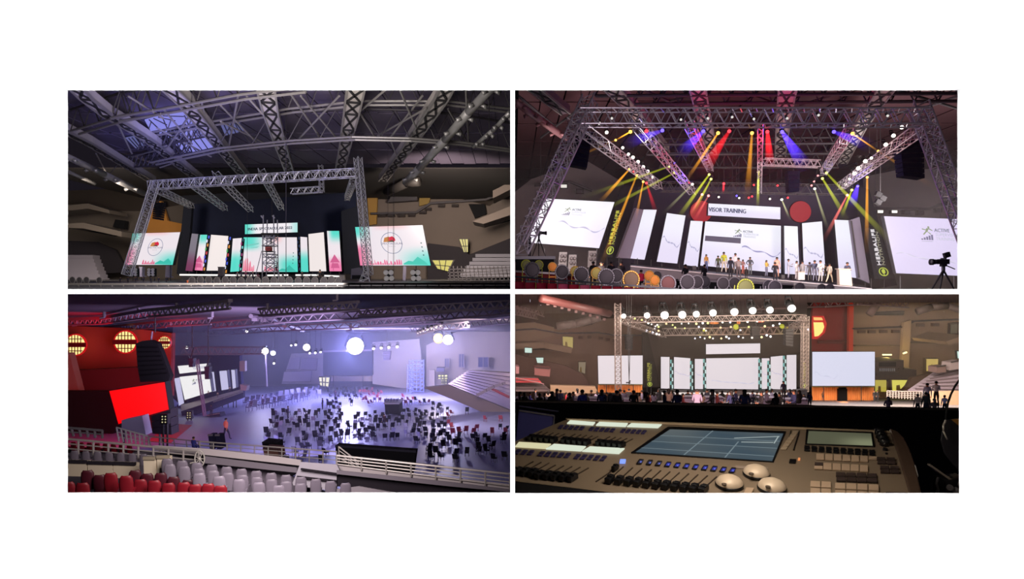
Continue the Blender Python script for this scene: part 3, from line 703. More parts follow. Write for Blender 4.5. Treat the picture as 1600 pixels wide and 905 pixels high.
for i, (x, y0, y1, wd) in enumerate([(220, 417, 431, 5), (262, 415, 432, 6), (632, 416, 438, 4)]):
    setp(MB().prism([P(x-wd/2, y0, 52), P(x+wd/2, y0, 52), P(x+wd/2-1, y1, 52), P(x-wd/2-1, y1, 52)], (0, .4, 0)).prism([P(x-wd/2-1, y1, 52), P(x+wd/2, y1, 52), P(x+wd/2, y1+1.5, 52), P(x-wd/2-1, y1+1.5, 52)], (0, .6, 0)).build('support_pillar', mat('pale_pillar', (140, 136, 160), .7)),
         f'pale pillar holding a side screen, {nth(i, 3)}, {V}', 'pillar', 'pale pillars under the side screens')
lpod = empty('lectern', P(347, 432, 55), f'grey box lectern at the left of the stage edge, {V}', 'lectern')
MB().box(P(346, 424.5, 55), .42, .4, .75).build('lectern_body', mat('lectern_grey', (120, 112, 108)), lpod); MB().box(P(346, 417.6, 55), .48, .45, .05).build('lectern_top', steel_d, lpod)
pc = [(549, 420), (562, 418), (573, 430), (575, 438), (548, 436)]
setp(MB().prism([P(x, y, 52) for x, y in pc], (0, 1, 0)).box(P(560, 433, 51.8), 1, .2, .3, 1).build('flight_case', [mat('grey_case', (90, 86, 98)), black]), f'grey flight case right of the stage end, {V}', 'case')
# audience chairs and workers silhouettes along the bottom
def round_chair(cx, cy, r, d, rim_c, pad_c, label, group=None, y_foot=None, small=False, ry=1.15):
    """chair with a round upholstered back in a pale rim, seen from behind"""
    R_ = r*d/FPX; c = P(cx, cy, d); rv = ry
    yf = (y_foot if y_foot else cy+r*ry*1.75); zf = P(cx, yf, d).z
    root = empty('round_back_chair', Vector((c.x, c.y, max(zf, CZ-.0014*d))), label, 'chair', group)
    ring = MB(); n = 22; pts = []
    for i in range(n):
        a = 2*math.pi*i/n; pts.append(c+Vector((R_*.93*math.cos(a), 0, R_*.93*rv*math.sin(a))))
    for i in range(n): ring.tube(pts[i], pts[(i+1) % n], R_*.1, n=6)
    pad = MB(); pr = []
    for off, k in ((.0, .8), (-.12, .86), (-.2, .55), (-.24, .05)): pr.append((R_*.95*k, -off*R_))
    pad.lathe([(R_*.8, -R_*.1), (R_*.86, 0), (R_*.7, R_*.1), (R_*.1, R_*.14)], c, 'y', 22)
    for k in range(len(pad.v)): pad.v[k].z = c.z+(pad.v[k].z-c.z)*rv
    seat = MB().box(Vector((c.x, c.y-R_*-.9, zf+(c.z-R_*rv-zf)*.7+R_*.0)), R_*1.7, R_*1.7, R_*.25)
    if small:
        full = MB()
        for src, mi in ((ring, 0), (pad, 1), (seat, 1)): full.add(src.v, src.f, mi)
        for sx in (-1, 1): full.tube(c+Vector((sx*R_*.7, .0, -R_*.7)), Vector((c.x+sx*R_*.7, c.y, zf)), R_*.07, n=5)
        bpy.data.objects.remove(root); o = full.build('round_back_chair', [rim_c, pad_c]); return setp(o, label, 'chair', group)
    ring.build('rim', rim_c, root, True); pad.build('back_pad', pad_c, root, True); seat.build('seat', pad_c, root)
    for sx in (-1, 1):
        for sy in (0, 1.6): MB().tube(Vector((c.x+sx*R_*.7, c.y+sy*R_, c.z-R_*rv*.75 if sy == 0 else zf+R_*.5)), Vector((c.x+sx*R_*.75, c.y+sy*R_, zf)), R_*.08, n=6).build('leg', rim_c, root)
    return root
rimd = mat('grey_rim', (88, 84, 84), .5); padd = mat('dark_pad', (52, 48, 52), .8)
rr = random.Random(3); xs_ = [113, 124, 135, 155, 300, 313, 326, 339, 352, 364, 377, 390, 402, 415, 428, 440, 452, 466, 479, 492, 506, 518, 529]
for i, x in enumerate(xs_):
    round_chair(x, 438.5+rr.uniform(-1.2, .8), 5.4 if x > 200 else 4.6, 30, rimd, padd, f'small dark round-backed chair in the front row, {nth(i, len(xs_))}, {V}', 'chairs along the bottom of the top-left view', 451, True)
pos = [(342, 440, 427), (350, 441, 429), (371, 440, 424), (377, 441, 422), (384, 440, 423), (390, 441, 425), (395, 440, 424), (403, 442, 426), (472, 440, 424), (486, 441, 429), (500, 446, 421), (442, 440, 427)]
for i, (x, yf, yh) in enumerate(pos):
    d = 36; h = (yf-yh)*d/FPX/1.72
    person(P(x, yf, d), h, ['stand', 'talk', 'hips', 'stand'][i % 4], 180+20*(i % 3), (SK, [(30, 26, 30), (70, 20, 36), (60, 58, 60)][i % 3 if 2 <= i < 8 else 0], DK, DK), f'small dark standing worker before the stage, {nth(sorted(pos).index((x, yf, yh)), len(pos))}, {V}', 1+i % 2, 'workers in front of the top-left stage')
person(P(293, 446, 34), .26, 'sit', 175, (SK, (210, 110, 60), (60, 50, 50), DK), f'seated person in an orange top at the stage left front, {V}')
for i in range(7):
    x = 188+i*12; person(P(x, 444, 36), .24, 'stand', 170+12*i, (SK, DK, DK, DK), f'small dark figure under the left side screen, {nth(i, 7)}, {V}', 1, 'figures under the left screen')
# front table rail
root = empty('front_barrier', P(450, 452, 24), f'dark grey barrier along the bottom edge, {V}', 'barrier')
MB().bar(P(99, 444, 24), P(797, 443.5, 24), .06, .07).build('top_rail', mat('grey_rail', (104, 100, 98)), root)
MB().bar(P(99, 449.5, 24), P(797, 449, 24), .05, .1).build('panel', mat('dark_rail', (40, 38, 40)), root)
mb = MB()
for i in range(40): mb.bar(P(105+i*17.6, 444, 24), P(105+i*17.6, 452, 24), .03, .03)
mb.build('posts', mat('grey_rail', (104, 100, 98)), root)
# ================================================================== HALL TR: the same stage lit for the show, coloured beams, white screens
HALL = 'TR'; V = 'top-right view'
SCR = (226, 220, 246)
for nm, lo, ta, sz, pw, cc in LIGHTS2: area(nm, lo, ta, sz, pw, cc)
grey_w = mat('grey_purple_plaster', (112, 104, 106), .9, noise=.15, scale=.3)
struct('floor_tr', MB().prism([P(804, 452.4, 12), P(1505, 452.4, 12), P(1505, 452.4, 80), P(804, 452.4, 80)], (0, 0, -.01)), mat('dark_floor', (50, 46, 50), .5))
wallpoly('wall_back_tr', [(804, 120), (1520, 120), (1520, 452), (804, 452)], 78, mat('back_wall_tr', (52, 44, 50), .95, noise=.2, scale=.3))
wallpoly('wall_left_tr', [(804, 300), (830, 280), (915, 250), (975, 286), (960, 452), (804, 452)], 66, grey_w)
wallpoly('wall_right_tr', [(1352, 276), (1400, 266), (1508, 262), (1508, 452), (1352, 452)], 66, grey_w)
c2 = MB(); cp = [P(x, y, 64.5) for x, y in [(1352, 326), (1450, 327), (1508, 305)]]
for a, b in zip(cp, cp[1:]): c2.bar(a, b, .5, .25)
struct('trim_cornice_tr', c2, steel_d, label='cornice on the right wall')
c2 = MB(); cp = [P(x, y, 64.5) for x, y in [(835, 290), (890, 284), (925, 298)]]
for a, b in zip(cp, cp[1:]): c2.bar(a, b, .4, .2)
struct('trim_cornice_tr_left', c2, steel_d, label='cornice on the left wall')
for i, (x, y, on) in enumerate([(1374, 331, 1), (1396, 331, 1), (1415, 332, 0), (1437, 333, 0), (1465, 329, 0), (1482, 322, 0)]):
    p = P(x, y, 65); o = MB().box(p, .75, .3, .42).box(p+Vector((0, -.2, 0)), .5, .1, .28, 1).build('wall_vent', [mat('vent_dark', (40, 32, 30), .8), glow('vent_lamp', (255, 250, 240), 1.3) if on else steel_d])
    setp(o, f'small {"lit white" if on else "dark"} square window on the right wall, {nth(i, 6)}, {V}', 'vent', 'small windows on the right wall of the top-right view')
for x, y in ((881, 291), (906, 299)):
    setp(MB().box(P(x, y, 65), .8, .3, .5).box(P(x, y, 64.8), .6, .1, .3, 1).build('wall_vent', [mat('vent_dark', (40, 32, 30), .8), steel_d if x > 900 else glow('vent_lamp', (255, 250, 240), .8)]),
         f'small {"dark" if x > 900 else "pale"} vent above the left side screen, {V}', 'vent')
H2 = 11.0
# red lit roof: deck, girders, purlins
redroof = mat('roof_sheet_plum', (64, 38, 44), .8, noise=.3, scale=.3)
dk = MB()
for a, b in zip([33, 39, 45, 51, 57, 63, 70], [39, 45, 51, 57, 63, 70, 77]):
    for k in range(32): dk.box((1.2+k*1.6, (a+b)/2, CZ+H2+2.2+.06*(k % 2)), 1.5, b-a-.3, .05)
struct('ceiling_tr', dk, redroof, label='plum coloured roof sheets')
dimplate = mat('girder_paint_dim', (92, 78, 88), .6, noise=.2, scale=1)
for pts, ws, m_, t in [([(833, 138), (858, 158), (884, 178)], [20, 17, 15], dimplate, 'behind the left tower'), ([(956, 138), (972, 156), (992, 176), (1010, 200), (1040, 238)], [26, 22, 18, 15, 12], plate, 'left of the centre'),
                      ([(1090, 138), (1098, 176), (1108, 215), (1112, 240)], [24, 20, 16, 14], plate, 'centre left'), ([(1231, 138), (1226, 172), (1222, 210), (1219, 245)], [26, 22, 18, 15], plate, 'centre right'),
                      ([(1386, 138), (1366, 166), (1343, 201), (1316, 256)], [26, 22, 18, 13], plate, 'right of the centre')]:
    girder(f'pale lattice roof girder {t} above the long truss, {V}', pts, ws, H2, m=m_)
duct(f'reddish round air duct at the upper left edge, {V}', [(805, 160), (842, 186), (884, 216)], [12, 12, 10], 10.2, mat('duct_rose', (140, 100, 104), .5, .3))
def purl2(label, a, b, H, n):
    a, b = RP(*a, H), RP(*b, H); root = empty('roof_purlin', a, label, 'purlin')
    MB().tube(a, b, .1, n=6).build('lower_chord', steel_d, root); MB().tube(a+Vector((0, 0, 1.3)), b+Vector((0, 0, 1.3)), .08, n=6).build('upper_chord', steel_d, root)
    w_ = MB()
    for i in range(n):
        p = a.lerp(b, i/n); m_ = a.lerp(b, (i+.5)/n)+Vector((0, 0, 1.3)); q = a.lerp(b, (i+1)/n); w_.tube(p, m_, .05, n=5); w_.tube(m_, q, .05, n=5)
    w_.build('web', steel_d, root)
for a, b, n, t in [((930, 150), (1503, 146), 16, 'nearest the top edge'), ((990, 163), (1503, 158), 14, 'second from the top edge'), ((1000, 226), (1330, 224), 12, 'just behind the long truss'),
                   ((1010, 242), (1320, 240), 12, 'lower behind the long truss'), ((1030, 262), (1310, 262), 12, 'lowest above the rear truss')]:
    purl2(f'dark reddish roof purlin {t}, {V}', a, b, H2, n)
for i, (a, b) in enumerate([((1000, 138), (1060, 165)), ((1040, 160), (1120, 140)), ((1150, 140), (1220, 165)), ((1250, 165), (1330, 140)), ((1400, 140), (1503, 172)), ((1440, 170), (1503, 148)), ((810, 150), (870, 200)), ((845, 215), (905, 170))]):
    setp(MB().tube(RP(*a, H2+.6), RP(*b, H2+.6), .09, n=6).build('brace_rod', steel_d), f'dark roof bracing rod, {nth(sorted([1000, 1040, 1150, 1250, 1400, 1440, 810, 845]).index([1000, 1040, 1150, 1250, 1400, 1440, 810, 845][i]), 8)}, {V}', 'rod', 'roof rods of the top-right view')
# stage drapes
wallpoly('wall_stage_tr', [(975, 292), (1345, 292), (1362, 452), (950, 452)], 60, mat('slate_drape', (58, 54, 74), .95, noise=.25, scale=.5), label='slate coloured drape behind the stage')
wallpoly('wall_stage_left_tr', [(972, 290), (998, 290), (966, 408), (930, 420)], 55, mat('navy_side2', (14, 14, 26), .95), label='black drape left of the stage')
wallpoly('wall_stage_right_tr', [(1338, 290), (1358, 296), (1402, 446), (1362, 452)], 55, mat('navy_side2', (14, 14, 26), .95), label='black drape right of the stage')
for i, (x, y, r_) in enumerate([(1095, 331, 17), (1250, 331, 16.5)]):
    c = P(x, y, 59.895); R_ = r_*59.9/FPX; root = empty('red_round_light', c+Vector((0, 0, -R_)), f'round red glowing disc {"partly behind the left end of" if i == 0 else "right of"} the header screen, {V}', 'light')
    MB().lathe([(R_, 0), (R_, .12), (R_*.97, .14), (.05, .14)], c, 'y', 32).build('glowing_disc', glow('red_disc', (176, 34, 46), .8, True), root)
    MB().lathe([(R_*1.04, -.1), (R_*1.04, .06), (R_, .06), (R_, -.1)], c, 'y', 32).build('rim', black, root)
# screens
wv = lambda u, v: mixc(SCR, (240, 240, 252), sm(.2, .8, v))
def wave(root, q, u0, u1, v, amp, c=(150, 150, 190)):
    pts = []; n = 26
    for i in range(n+1):
        t = i/n; pts.append((u0+(u1-u0)*t, v+amp*(.5*math.sin(t*6.3+.4)+.35*math.sin(t*11+1.2))))
    for k in range(3): flat('wave_picture', q, wave_poly([(a, b+.012*k*math.sin(a*20)) for a, b in pts], [.003+.004*abs(math.sin(3*a)) for a, b in pts]), mixc(c, SCR, .3*k), root, .05+.012*k)
def ast_logo(root, q, u, v, s, asp, tint=(90, 100, 120)):
    """running figure over rising bars and three lines of lettering"""
    f = lambda x, y: (u+x*s, v+y*s*asp)
    flat('logo_bars', q, [[f(-.5+.11*k, -.3), f(-.42+.11*k, -.3), f(-.42+.11*k, -.24+.05*k), f(-.5+.11*k, -.24+.05*k)] for k in range(5)], (70, 70, 120), root)
    flat('logo_runner', q, [blob(*f(-.14, .32), .045*s, .045*s*asp, 10), [f(-.24, .26), f(-.12, .28), f(-.2, .08), f(-.28, .1)], [f(-.42, .2), f(-.26, .16), f(-.26, .2), f(-.42, .25)], [f(-.14, .22), f(.02, .14), f(.02, .18), f(-.12, .27)],
                            [f(-.28, .12), f(-.22, .1), f(-.36, -.06), f(-.4, -.03)], [f(-.22, .12), f(-.16, .09), f(-.05, .0), f(-.08, -.04)]], (110, 130, 90), root)
    text_on(q, 'ACTIVE', *f(.1, .1), *f(.75, .27), tint, root, name='lettering_active', bold=.008)
    text_on(q, 'SUPERVISOR', *f(.14, -.1), *f(1.15, .05), (170, 176, 200), root, name='lettering_supervisor')
    text_on(q, 'TRAINING', *f(.14, -.3), *f(.95, -.15), (176, 182, 200), root, name='lettering_training')
    flat('logo_line', q, [[f(-.5, -.38), f(.0, -.38), f(.0, -.36), f(-.5, -.36)]], (150, 150, 180), root)
D2 = 54
bl, q = led_screen('led_screen', f'big left side screen with the small running logo and a wave, {V}', [(852, 310.5), (960, 316), (936, 388), (824, 379)], 46, wv)
ast_logo(bl, q, .42, .74, .2, 1.35); wave(bl, q, .3, .98, .42, .14)
br, q = led_screen('led_screen', f'big right side screen with the running logo cut by the picture edge, {V}', [(1381, 338), (1520, 343.5), (1520, 432), (1400, 427)], 46, lambda u, v: (216, 206, 240))
ast_logo(br, q, .52, .72, .27, 1.35); wave(br, q, .05, .98, .28, .12, (190, 184, 214))
hd, q = led_screen('header_screen', f'wide header screen lettered VISOR TRAINING, {V}', [(1107, 318), (1219, 324), (1219, 343), (1106, 336.5)], D2-1, wv)
text_on(q, 'VISOR TRAINING', .005, .32, .52, .68, (70, 72, 110), hd, bold=.02)
mn, q = led_screen('main_screen', f'main centre screen with small logo and a dark bar at left, {V}', [(1102, 346), (1220, 353), (1220, 427), (1094, 415)], D2, wv, nx=20)
flat('dark_bar', q, [[(.02, .56), (.48, .56), (.48, .68), (.02, .68)]], (66, 62, 90), mn)
ast_logo(mn, q, .48, .78, .2, 1.35); wave(mn, q, .5, .99, .42, .14, (110, 110, 170))
for i, (px, t, wvy) in enumerate([([(1005.5, 327.6), (1026, 328), (1007, 406), (985, 404)], 'leftmost slim leaning', 0), ([(1042, 333), (1071, 337), (1058, 412), (1026, 409)], 'wide left', 1), ([(1079, 345), (1098, 346), (1090, 417), (1068, 414)], 'slim left of the main screen', 1),
                          ([(1225, 353), (1246, 354), (1249, 429), (1226, 428)], 'slim right of the main screen', 1), ([(1253, 349), (1284, 346), (1290, 431), (1256, 429)], 'wide right', 1), ([(1303.5, 343.6), (1328.5, 344.5), (1341, 435), (1311, 431)], 'rightmost slim leaning', 0)]):
    a, q = led_screen('tower_screen', f'{t} white tower screen, {V}', px, D2-1-(i % 2)*.5, wv, nx=6, ny=8)
    if wvy: wave(a, q, .03, .97, .42, .14)
for px, lab in (([(991, 325), (1005, 328), (985, 404), (962, 403)], 'left'), ([(1328.5, 344), (1343, 339), (1359, 443), (1341, 435)], 'right')):
    setp(MB().prism([P(x, y, 52.0) for x, y in px], (0, .3, 0)).prism([P(x, y, 51.9) for x, y in [(px[0][0]+1, px[0][1]+1), (px[0][0]+3, px[0][1]+1), (px[3][0]+3, px[3][1]-1), (px[3][0]+1, px[3][1]-1)]], (0, .1, 0), 1).build('return_panel', [mat('grey_return', (112, 108, 126), .8), steel_d]),
         f'grey unlit panel at the {lab} end of the screen wall, {V}', 'panel')
# banners with vertical lettering
def banner(px, d, label, flip, c1, c2):
    q = Quad(px, d); root = empty('banner_tower', q(.5, 0), label, 'banner')
    MB().prism([q(0, 0), q(1, 0), q(1, 1), q(0, 1)], (0, .5, 0)).build('banner_cloth', mat('banner_black', (16, 16, 24), .9), root)
    text_on(q, 'HERBALIFE', .16, .27, .46, .97, c1, root, rot=True, name='lettering_upper', bold=.03, strength=.85)
    text_on(q, 'NUTRITION', .56, .27, .82, .92, c2, root, rot=True, name='lettering_lower', bold=.015, strength=.7)
    flat('logo_circle', q, ring_poly(.55, .14, .4, .085, .2, 24), (196, 214, 60), root, strength=.8)
    flat('logo_leaf', q, [blob(.55, .15, .16, .05, 12, 1), [(.52, .07), (.58, .07), (.58, .15), (.52, .15)]], (196, 214, 60), root, strength=.8)
banner([(962, 327), (974, 327), (957, 402), (943, 402)], 50, f'black leaning banner with yellow vertical lettering left of the stage, {V}', 0, (206, 206, 70), (196, 196, 80))
banner([(1357, 356), (1372, 356), (1391, 436), (1372, 436)], 50, f'black leaning banner with white vertical lettering right of the stage, {V}', 1, (240, 236, 240), (170, 166, 140))
# stage
root = empty('stage', P(1180, 450, 50), f'long dark stage platform sloping to the right, {V}', 'stage')
RZ = P(0, 402, 27).z
def EDGE(x): return 415.5+(x-985)*.0945
def deck2(x, yf, t=None):
    """point of the raked stage deck (front edge at 50 m, back at 56 m) nearest to pixel height yf"""
    t = t or max(.16, min(.32, (EDGE(x)-yf)/5)); return P(x, EDGE(x)-5*t, 50+6*t)+Vector((0, 0, .05))
def step2(x): return P(x, min(EDGE(x)+7, 451.6), 47.8)+Vector((0, 0, .05))
F0, F1, B0, B1 = P(985, EDGE(985), 50), P(1356, EDGE(1356), 50), P(985, EDGE(985)-4.1, 54.9), P(1350, EDGE(1350)-4.1, 54.9)
lowz = lambda v: Vector((v.x, v.y, CZ-.0014*v.y))
MB().add([F0, F1, B1, B0, lowz(F0), lowz(F1), lowz(B1), lowz(B0)], [(0, 1, 2, 3), (7, 6, 5, 4), (0, 4, 5, 1), (1, 5, 6, 2), (2, 6, 7, 3), (3, 7, 4, 0)]).build('deck', mat('grey_deck', (70, 66, 76), .5), root)
S0, S1 = P(1120, EDGE(1120)+7, 46.8), P(1310, 451.6, 46.8); S2, S3 = P(1310, 451.6, 49.8), P(1120, EDGE(1120)+7, 49.8)
MB().add([S0, S1, S2, S3, lowz(S0), lowz(S1)-Vector((0, 0, .01)), lowz(S2)-Vector((0, 0, .01)), lowz(S3)], [(0, 1, 2, 3), (7, 6, 5, 4), (0, 4, 5, 1), (1, 5, 6, 2), (2, 6, 7, 3), (3, 7, 4, 0)]).build('front_step', mat('step_dark', (44, 40, 48), .7), root)
MB().bar(P(985, EDGE(985)+.6, 49.95), P(1362, EDGE(1362)+.4, 49.95), .1, .08).build('edge_trim', mat('pale_edge', (170, 164, 170), .5), root)
# trusses
al2 = mat('aluminium_truss_warm', (190, 182, 190), .35, .4)
truss('stage_truss', f'long front truss carrying lamps across the whole hall, {V}', P(905, 184, 30), P(1448, 184, 30), .75, 44, .04, .028, al2, style='z', h=.72)
truss('truss_tower', f'wide left tower leaning in from the left edge, {V}', P(812, 390, 24), P(922, 155, 31), .5, 20, .04, .018, al2, style='l', w2=.62)
truss('truss_tower', f'wide right tower leaning out to the right edge, {V}', P(1519, 390, 26), P(1436, 165, 31), .54, 20, .04, .018, al2, style='l', w2=.66)
truss('side_truss', f'left side truss running back from the corner, {V}', P(893, 190, 31), P(1030, 291, 50), .5, 34, .035, .022, al2, style='z')
truss('side_truss', f'right side truss running back from the corner, {V}', P(1446, 196, 31), P(1314, 291, 50), .5, 34, .035, .022, al2, style='z')
for i, (a, b, w_) in enumerate([((992, 192), (1082, 300), .42), ((1077, 194), (1110, 264), .42), ((1188, 197), (1187, 300), .25), ((1330, 201), (1286, 270), .42)]):
    truss('ceiling_truss', f'narrow truss under the roof behind the long one, {nth(i, 4)}, {V}', P(*a, 32), P(*b, 48), w_, 24, .03, .02, al2)
truss('rear_truss', f'dark rear truss above the stage screens, {V}', P(1033, 292, 52), P(1314, 297, 52), .75, 34, .035, .025, steel_d, style='z')
truss('rear_truss', f'middle truss just behind the centre of the long one, {V}', P(1193, 253, 43.2), P(1280, 256, 43.2), .45, 16, .035, .025, al2)
line_array(f'huge dark blue hanging speaker stack at left, {V}', [(903, 202), (926, 208), (917, 263), (892, 258)], 36, 8, .7, mat('navy_speaker', (8, 8, 30), .95, spec=.05))
line_array(f'huge dark blue hanging speaker stack at right, {V}', [(1406, 219), (1443, 214), (1445, 279), (1412, 275)], 36, 8, .7, mat('navy_speaker', (8, 8, 30), .95, spec=.05))
line_array(f'dark speaker block hanging right of the centre, {V}', [(1231, 267), (1250, 267), (1249, 299), (1233, 301)], 48, 5, .6, mat('navy_speaker', (8, 8, 30), .95, spec=.05))
root = empty('stage_light_frame', P(1378, 318, 42), f'tilted dark lamp cluster on the right wall, {V}', 'stage light')
for k in range(3): MB().box(P(1372+7*(k % 2), 304+6*k, 42), .36, .3, .3, R=Matrix.Rotation(.5, 3, 'Y')).build('lamp_box', black, root)
# lamps
def lamp(x, y, d, rpx, c, label, s=1.6, aim=None, group=None, name='spotlight', body=True):
    p = P(x, y, d); R_ = rpx*1.15*d/FPX; root = empty(name, p, label, 'lamp', group)
    dirv = (Vector(aim)-p).normalized() if aim else Vector((0, -.8, -.6)).normalized()
    mb = MB(); mb.tube(p-dirv*R_*2.6, p-dirv*R_*.3, R_*.75, R_*1.0, 12); mb.box(p-dirv*R_*2.6+Vector((0, 0, R_*1.2)), R_*1.2, R_*.9, R_*.5)
    mb.bar(p-dirv*R_*1.4+Vector((R_*1.1, 0, 0)), p-dirv*R_*2.6+Vector((R_*.7, 0, R_*1.2)), R_*.2, R_*.2); mb.bar(p-dirv*R_*1.4-Vector((R_*1.1, 0, 0)), p-dirv*R_*2.6+Vector((-R_*.7, 0, R_*1.2)), R_*.2, R_*.2)
    if body: mb.build('lamp_body', black, root, True)
    MB().ball(p, R_*.92, n=14, m=8).build('lens', glow('lamp_lens', c, s), root, True)
    return root
CB = {'blue': (110, 90, 255), 'red': (255, 60, 70), 'amber': (255, 190, 90), 'white': (255, 246, 232), 'lime': (240, 240, 120), 'rose': (255, 150, 150)}
TL_ = [(1035, 204, 'blue'), (1099, 205, 'blue'), (1222, 206, 'blue'), (1303, 206, 'blue'), (1010, 205, 'red'), (1139.5, 205, 'red'), (1199, 206, 'red'), (985, 206, 'amber'), (1122, 208, 'amber'), (1175, 208, 'amber'), (1332, 209, 'amber')]
BSRC = [(985, 206), (962, 219), (983, 265), (995, 274), (1005, 284), (1046, 260), (1054, 270), (1010, 286), (1122, 208), (1139.5, 205), (1108, 273), (1111, 280), (1175, 208), (1199, 206), (1222, 206), (1185, 269), (1332, 209), (1372, 236), (1291, 270), (1285, 279), (1273, 295), (1355, 277), (1324, 305), (1331, 297), (1340, 291), (1082, 288), (1035, 204), (1303, 206), (1099, 205), (1131, 287), (1097, 304), (1107, 306), (1221.5, 312)]
free = lambda x, y: all(abs(x-a)+abs(y-b) > 5 for a, b in BSRC)
TL_ = sorted(t for t in TL_ if free(t[0], t[1]))
for i, (x, y, c) in enumerate(TL_): lamp(x, y, 30.5, 2.9, CB[c], f'{c} lamp under the long front truss, {nth(i, len(TL_))}, {V}', 2.5, group='lamps under the long front truss')
WL = [(937, 193), (948, 207), (962, 219), (973, 231), (982, 241), (989, 246), (997, 253), (1005, 261), (1012, 268), (1020, 277)]
for i, (x, y) in enumerate(WL):
  if free(x, y): lamp(x, y, 31+i*2, 2.6 if i in (1, 5, 6, 7, 8) else 2.2, CB['white'], f'bright white lamp on the left side truss, {nth(i, 10)}, {V}', 2.5, group='white lamps on the left side truss')
WR = [(1409, 199), (1396, 212), (1384, 226), (1372, 236), (1361.5, 247), (1352, 252), (1341, 263), (1335, 271), (1327, 280), (1321, 288)]
for i, (x, y) in enumerate(WR):
  if free(x, y): lamp(x, y, 31+i*2, 2.9 if i < 4 or i in (5, 6, 7) else 2.2, CB['white'], f'bright white lamp on the right side truss, {nth(9-i, 10)}, {V}', 2.5, group='white lamps on the right side truss')
TW = [(956, 185), (1064, 187), (1106, 185), (1144, 183), (1178, 186), (1230, 185), (1279, 180), (1387, 181)]
for i, (x, y) in enumerate(TW): lamp(x, y, 29.4, 1.9, (230, 226, 220), f'small white lamp in the face of the long truss, {nth(i, 8)}, {V}', 1.0, group='lamps in the face of the long truss')
SMALL = [(1054, 255, 'blue'), (1067, 273, 'blue'), (1073, 281.5, 'blue'), (1077, 285, 'red'), (1284.6, 264, 'rose'), (1278, 274.6, 'rose'), (1272, 283.6, 'rose'), (1268, 290, 'rose'), (1178, 289, 'red'), (1215, 290, 'red'), (1175, 307, 'red'), (1231, 309, 'red'),
         (1203, 311, 'white'), (1221.5, 312, 'white'), (1151, 306, 'blue'), (1155, 309.5, 'white'), (1107, 306, 'white'), (1123, 308, 'white'), (986, 263, 'red'), (990, 268, 'red'), (1008, 274, 'rose'), (1016, 280, 'red'), (1339, 291, 'blue'), (1331, 297, 'rose'), (1010, 286, 'red'), (1131, 287, 'red'), (1170, 309, 'red'), (1097, 304, 'blue')]
SMALL = sorted(t for t in SMALL if free(t[0], t[1]))
for i, (x, y, c) in enumerate(SMALL): lamp(x, y, 49, 1.5, CB[c], f'tiny {c} lamp near the rear truss, {nth(i, len(SMALL))}, {V}', 2.2, group='tiny lamps near the rear truss')
# beams: each is a moving head with a self-glowing cone added for its beam
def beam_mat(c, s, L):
    """beam light put in as emission: brightest at the lamp, fading with distance"""
    m = bpy.data.materials.new('beam_glow'); m.use_nodes = True; nt = m.node_tree; nt.nodes.clear()
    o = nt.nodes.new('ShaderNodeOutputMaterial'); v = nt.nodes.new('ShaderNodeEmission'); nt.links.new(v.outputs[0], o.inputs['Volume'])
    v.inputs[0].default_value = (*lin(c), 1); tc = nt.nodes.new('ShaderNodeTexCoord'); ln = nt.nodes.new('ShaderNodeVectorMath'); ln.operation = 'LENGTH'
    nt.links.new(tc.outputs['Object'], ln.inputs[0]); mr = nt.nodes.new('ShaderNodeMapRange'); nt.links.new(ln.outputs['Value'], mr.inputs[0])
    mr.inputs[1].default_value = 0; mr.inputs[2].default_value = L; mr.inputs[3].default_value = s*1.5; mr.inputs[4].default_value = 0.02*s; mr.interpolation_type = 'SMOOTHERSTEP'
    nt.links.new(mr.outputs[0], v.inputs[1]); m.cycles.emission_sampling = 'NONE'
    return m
BC = {'amber': (255, 168, 40), 'lime': (214, 222, 40), 'red': (240, 30, 40), 'blue': (84, 50, 255), 'rose': (255, 120, 110), 'pale': (220, 220, 160)}
